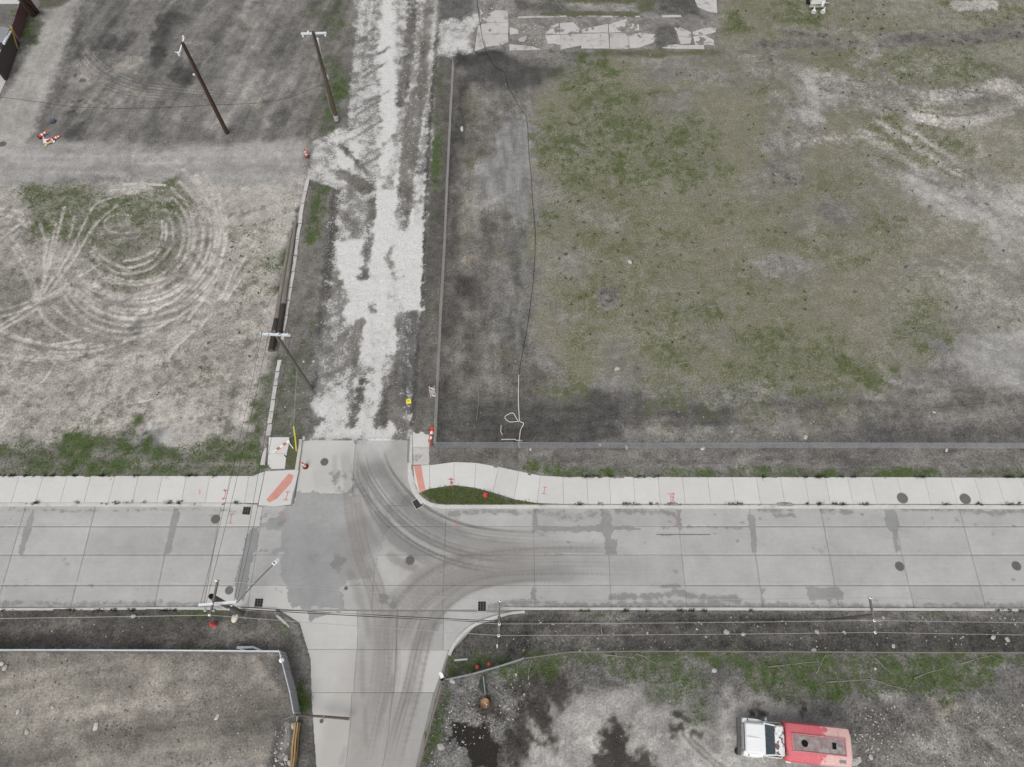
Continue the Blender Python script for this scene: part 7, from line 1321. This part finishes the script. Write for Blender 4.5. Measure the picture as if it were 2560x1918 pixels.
scatter_rocks('soil_clods', 'small brown soil clods and stones on the bare lots', [([(0, 1650), (690, 1650), (720, 1918), (0, 1918)], 1500, .03, .14), ([(230, 1800), (340, 1820), (320, 1880), (240, 1860)], 90, .06, .2), ([(1330, 1540), (2560, 1540), (2560, 1630), (1250, 1630)], 700, .03, .11), ([(2150, 1770), (2560, 1750), (2560, 1918), (2130, 1918)], 600, .03, .12), ([(1480, 715), (1545, 715), (1545, 775), (1485, 775)], 130, .05, .2), (stp, 500, .03, .10), ([(700, 1640), (760, 1640), (775, 1720), (760, 1790)], 100, .04, .13)], M['rockdark'], .28)
# grass blades, weeds and straw
def field_points(fld, n_, power=1.0, region=None):
    x = RS.uniform(G.xs[0], G.xs[-1], n_); y = RS.uniform(G.ys[0], G.ys[-1], n_)
    keep = (np.abs(x) < 33 + .30 * np.maximum(y, 0) + 2); x, y = x[keep], y[keep]
    pr = np.clip(G.sample(fld, x, y), 0, 1) ** power; k = RS.rand(len(x)) < pr; return x[k], y[k]
def tufts(name, label, x, y, mat, h0, h1, wd, per, spread, flat=.5):
    n_ = len(x); z = G.sample('z', x, y); X = np.repeat(x, per); Y = np.repeat(y, per); Z = np.repeat(z, per); m_ = len(X)
    a = RS.uniform(0, 2 * np.pi, m_); h = RS.uniform(h0, h1, m_); rad = RS.uniform(0, 1, m_) * spread; bx = X + np.cos(a) * rad; by = Y + np.sin(a) * rad; b = a + RS.uniform(-.8, .8, m_); out = h * RS.uniform(flat * .5, flat * 1.5, m_)
    px, py = -np.sin(b) * wd / 2, np.cos(b) * wd / 2
    V = np.stack([np.stack([bx + px, by + py, Z - .01], -1), np.stack([bx - px, by - py, Z - .01], -1), np.stack([bx + np.cos(b) * out, by + np.sin(b) * out, Z + h], -1)], 1).reshape(-1, 3)
    o = link(name, np_mesh(name, V, np.arange(m_ * 3).reshape(-1, 3), mat, smooth=False)); return tag(o, label, 'vegetation', kind='stuff')
x, y = field_points('green', 190000, 1.3); lu = G.sample('lush', x, y) > .3
tufts('grass', 'short green grass growing in patches over the verges and strips', x[lu], y[lu], M['grass'], .05, .16, .05, 4, .12, .9)
tufts('field_grass', 'dull olive grass of the big field', x[~lu][::2], y[~lu][::2], M['fieldgrass'], .03, .08, .05, 3, .14, 1.4)
x, y = field_points('straw', 40000, 1.5); tufts('dry_grass', 'flattened dry grass of the big field', x, y, M['straw'], .02, .05, .022, 3, .15, 4.0)
x, y = field_points('weed', 9000, 1.6); tufts('weeds', 'scattered dark green weed tufts in the field and west lot', x, y, M['weed'], .05, .13, .09, 10, .12, 1.0)
isl = PP([(1055, 1232), (1075, 1223), (1140, 1216), (1190, 1224), (1235, 1236), (1290, 1252), (1360, 1260), (1240, 1261), (1100, 1260), (1075, 1252)]); W, d = G.sdf(isl, 0)
mk = d > .05; xs_ = G.X[W][mk]; ys2 = G.Y[W][mk]; rep = RS.rand(len(xs_)) < .9; x = np.repeat(xs_[rep], 3) + RS.uniform(-.06, .06, rep.sum() * 3); y = np.repeat(ys2[rep], 3) + RS.uniform(-.06, .06, rep.sum() * 3)
tufts('island_grass', 'lush green grass of the kerbside island', x, y, M['grass'], .04, .13, .05, 3, .10, 1.3)

kx, ky = [], []
for x0, x1, y_, n_ in ((0, 600, 1257.5, 60), (1380, 2560, 1261, 130), (1380, 2560, 1193, 120), (0, 560, 1190, 90), (0, 560, 1526, 50), (1320, 2560, 1527, 60)):
    for _ in range(n_ // 6):
        c_ = RS.uniform(x0, x1)
        for _k in range(RS.randint(2, 10)): p = P(c_ + RS.normal() * 5, y_ + RS.uniform(-1.2, .6), ZS); kx.append(p.x); ky.append(p.y)
n_ = len(kx); o = tufts('kerb_weeds', 'tiny weeds growing in the kerb joints', np.array(kx), np.array(ky), M['weed'], .12, .22, .05, 6, .07, .6)

cx_, cy_ = [], []
for pts, n_ in (([(1800, 1645), (2460, 1645), (2500, 1720), (2400, 1745), (2060, 1745), (1950, 1765), (1850, 1690)], 190), ([(1420, 1640), (1760, 1645), (1760, 1720), (1600, 1715)], 70), ([(1130, 1655), (1400, 1640), (1380, 1690), (1200, 1690)], 60), ([(1100, 1730), (1130, 1730), (1080, 1900), (1050, 1900)], 45), ([(0, 1105), (660, 1100), (660, 1188), (0, 1188)], 170), ([(745, 1700), (775, 1730), (770, 1778), (748, 1780)], 26), ([(800, 460), (815, 480), (780, 590), (765, 590)], 30), ([(820, 170), (865, 200), (830, 320), (805, 320)], 40), ([(1085, 330), (1100, 330), (1090, 470), (1080, 470)], 26), ([(45, 40), (90, 30), (85, 110), (60, 105)], 20)):
    q3 = PP(pts); a_ = np.array([(p.x, p.y) for p in q3]); W, d = G.sdf(q3, 0); ok = np.argwhere(d > 0)
    for i in ok[RS.randint(0, len(ok), n_ // 2)]: cx_.append(G.X[W][i[0], i[1]]); cy_.append(G.Y[W][i[0], i[1]])
tufts('weed_clumps', 'leafy bright green weed clumps in the verges and the yard strip', np.array(cx_), np.array(cy_), M['clump'], .03, .10, .08, 16, .26, 1.4)
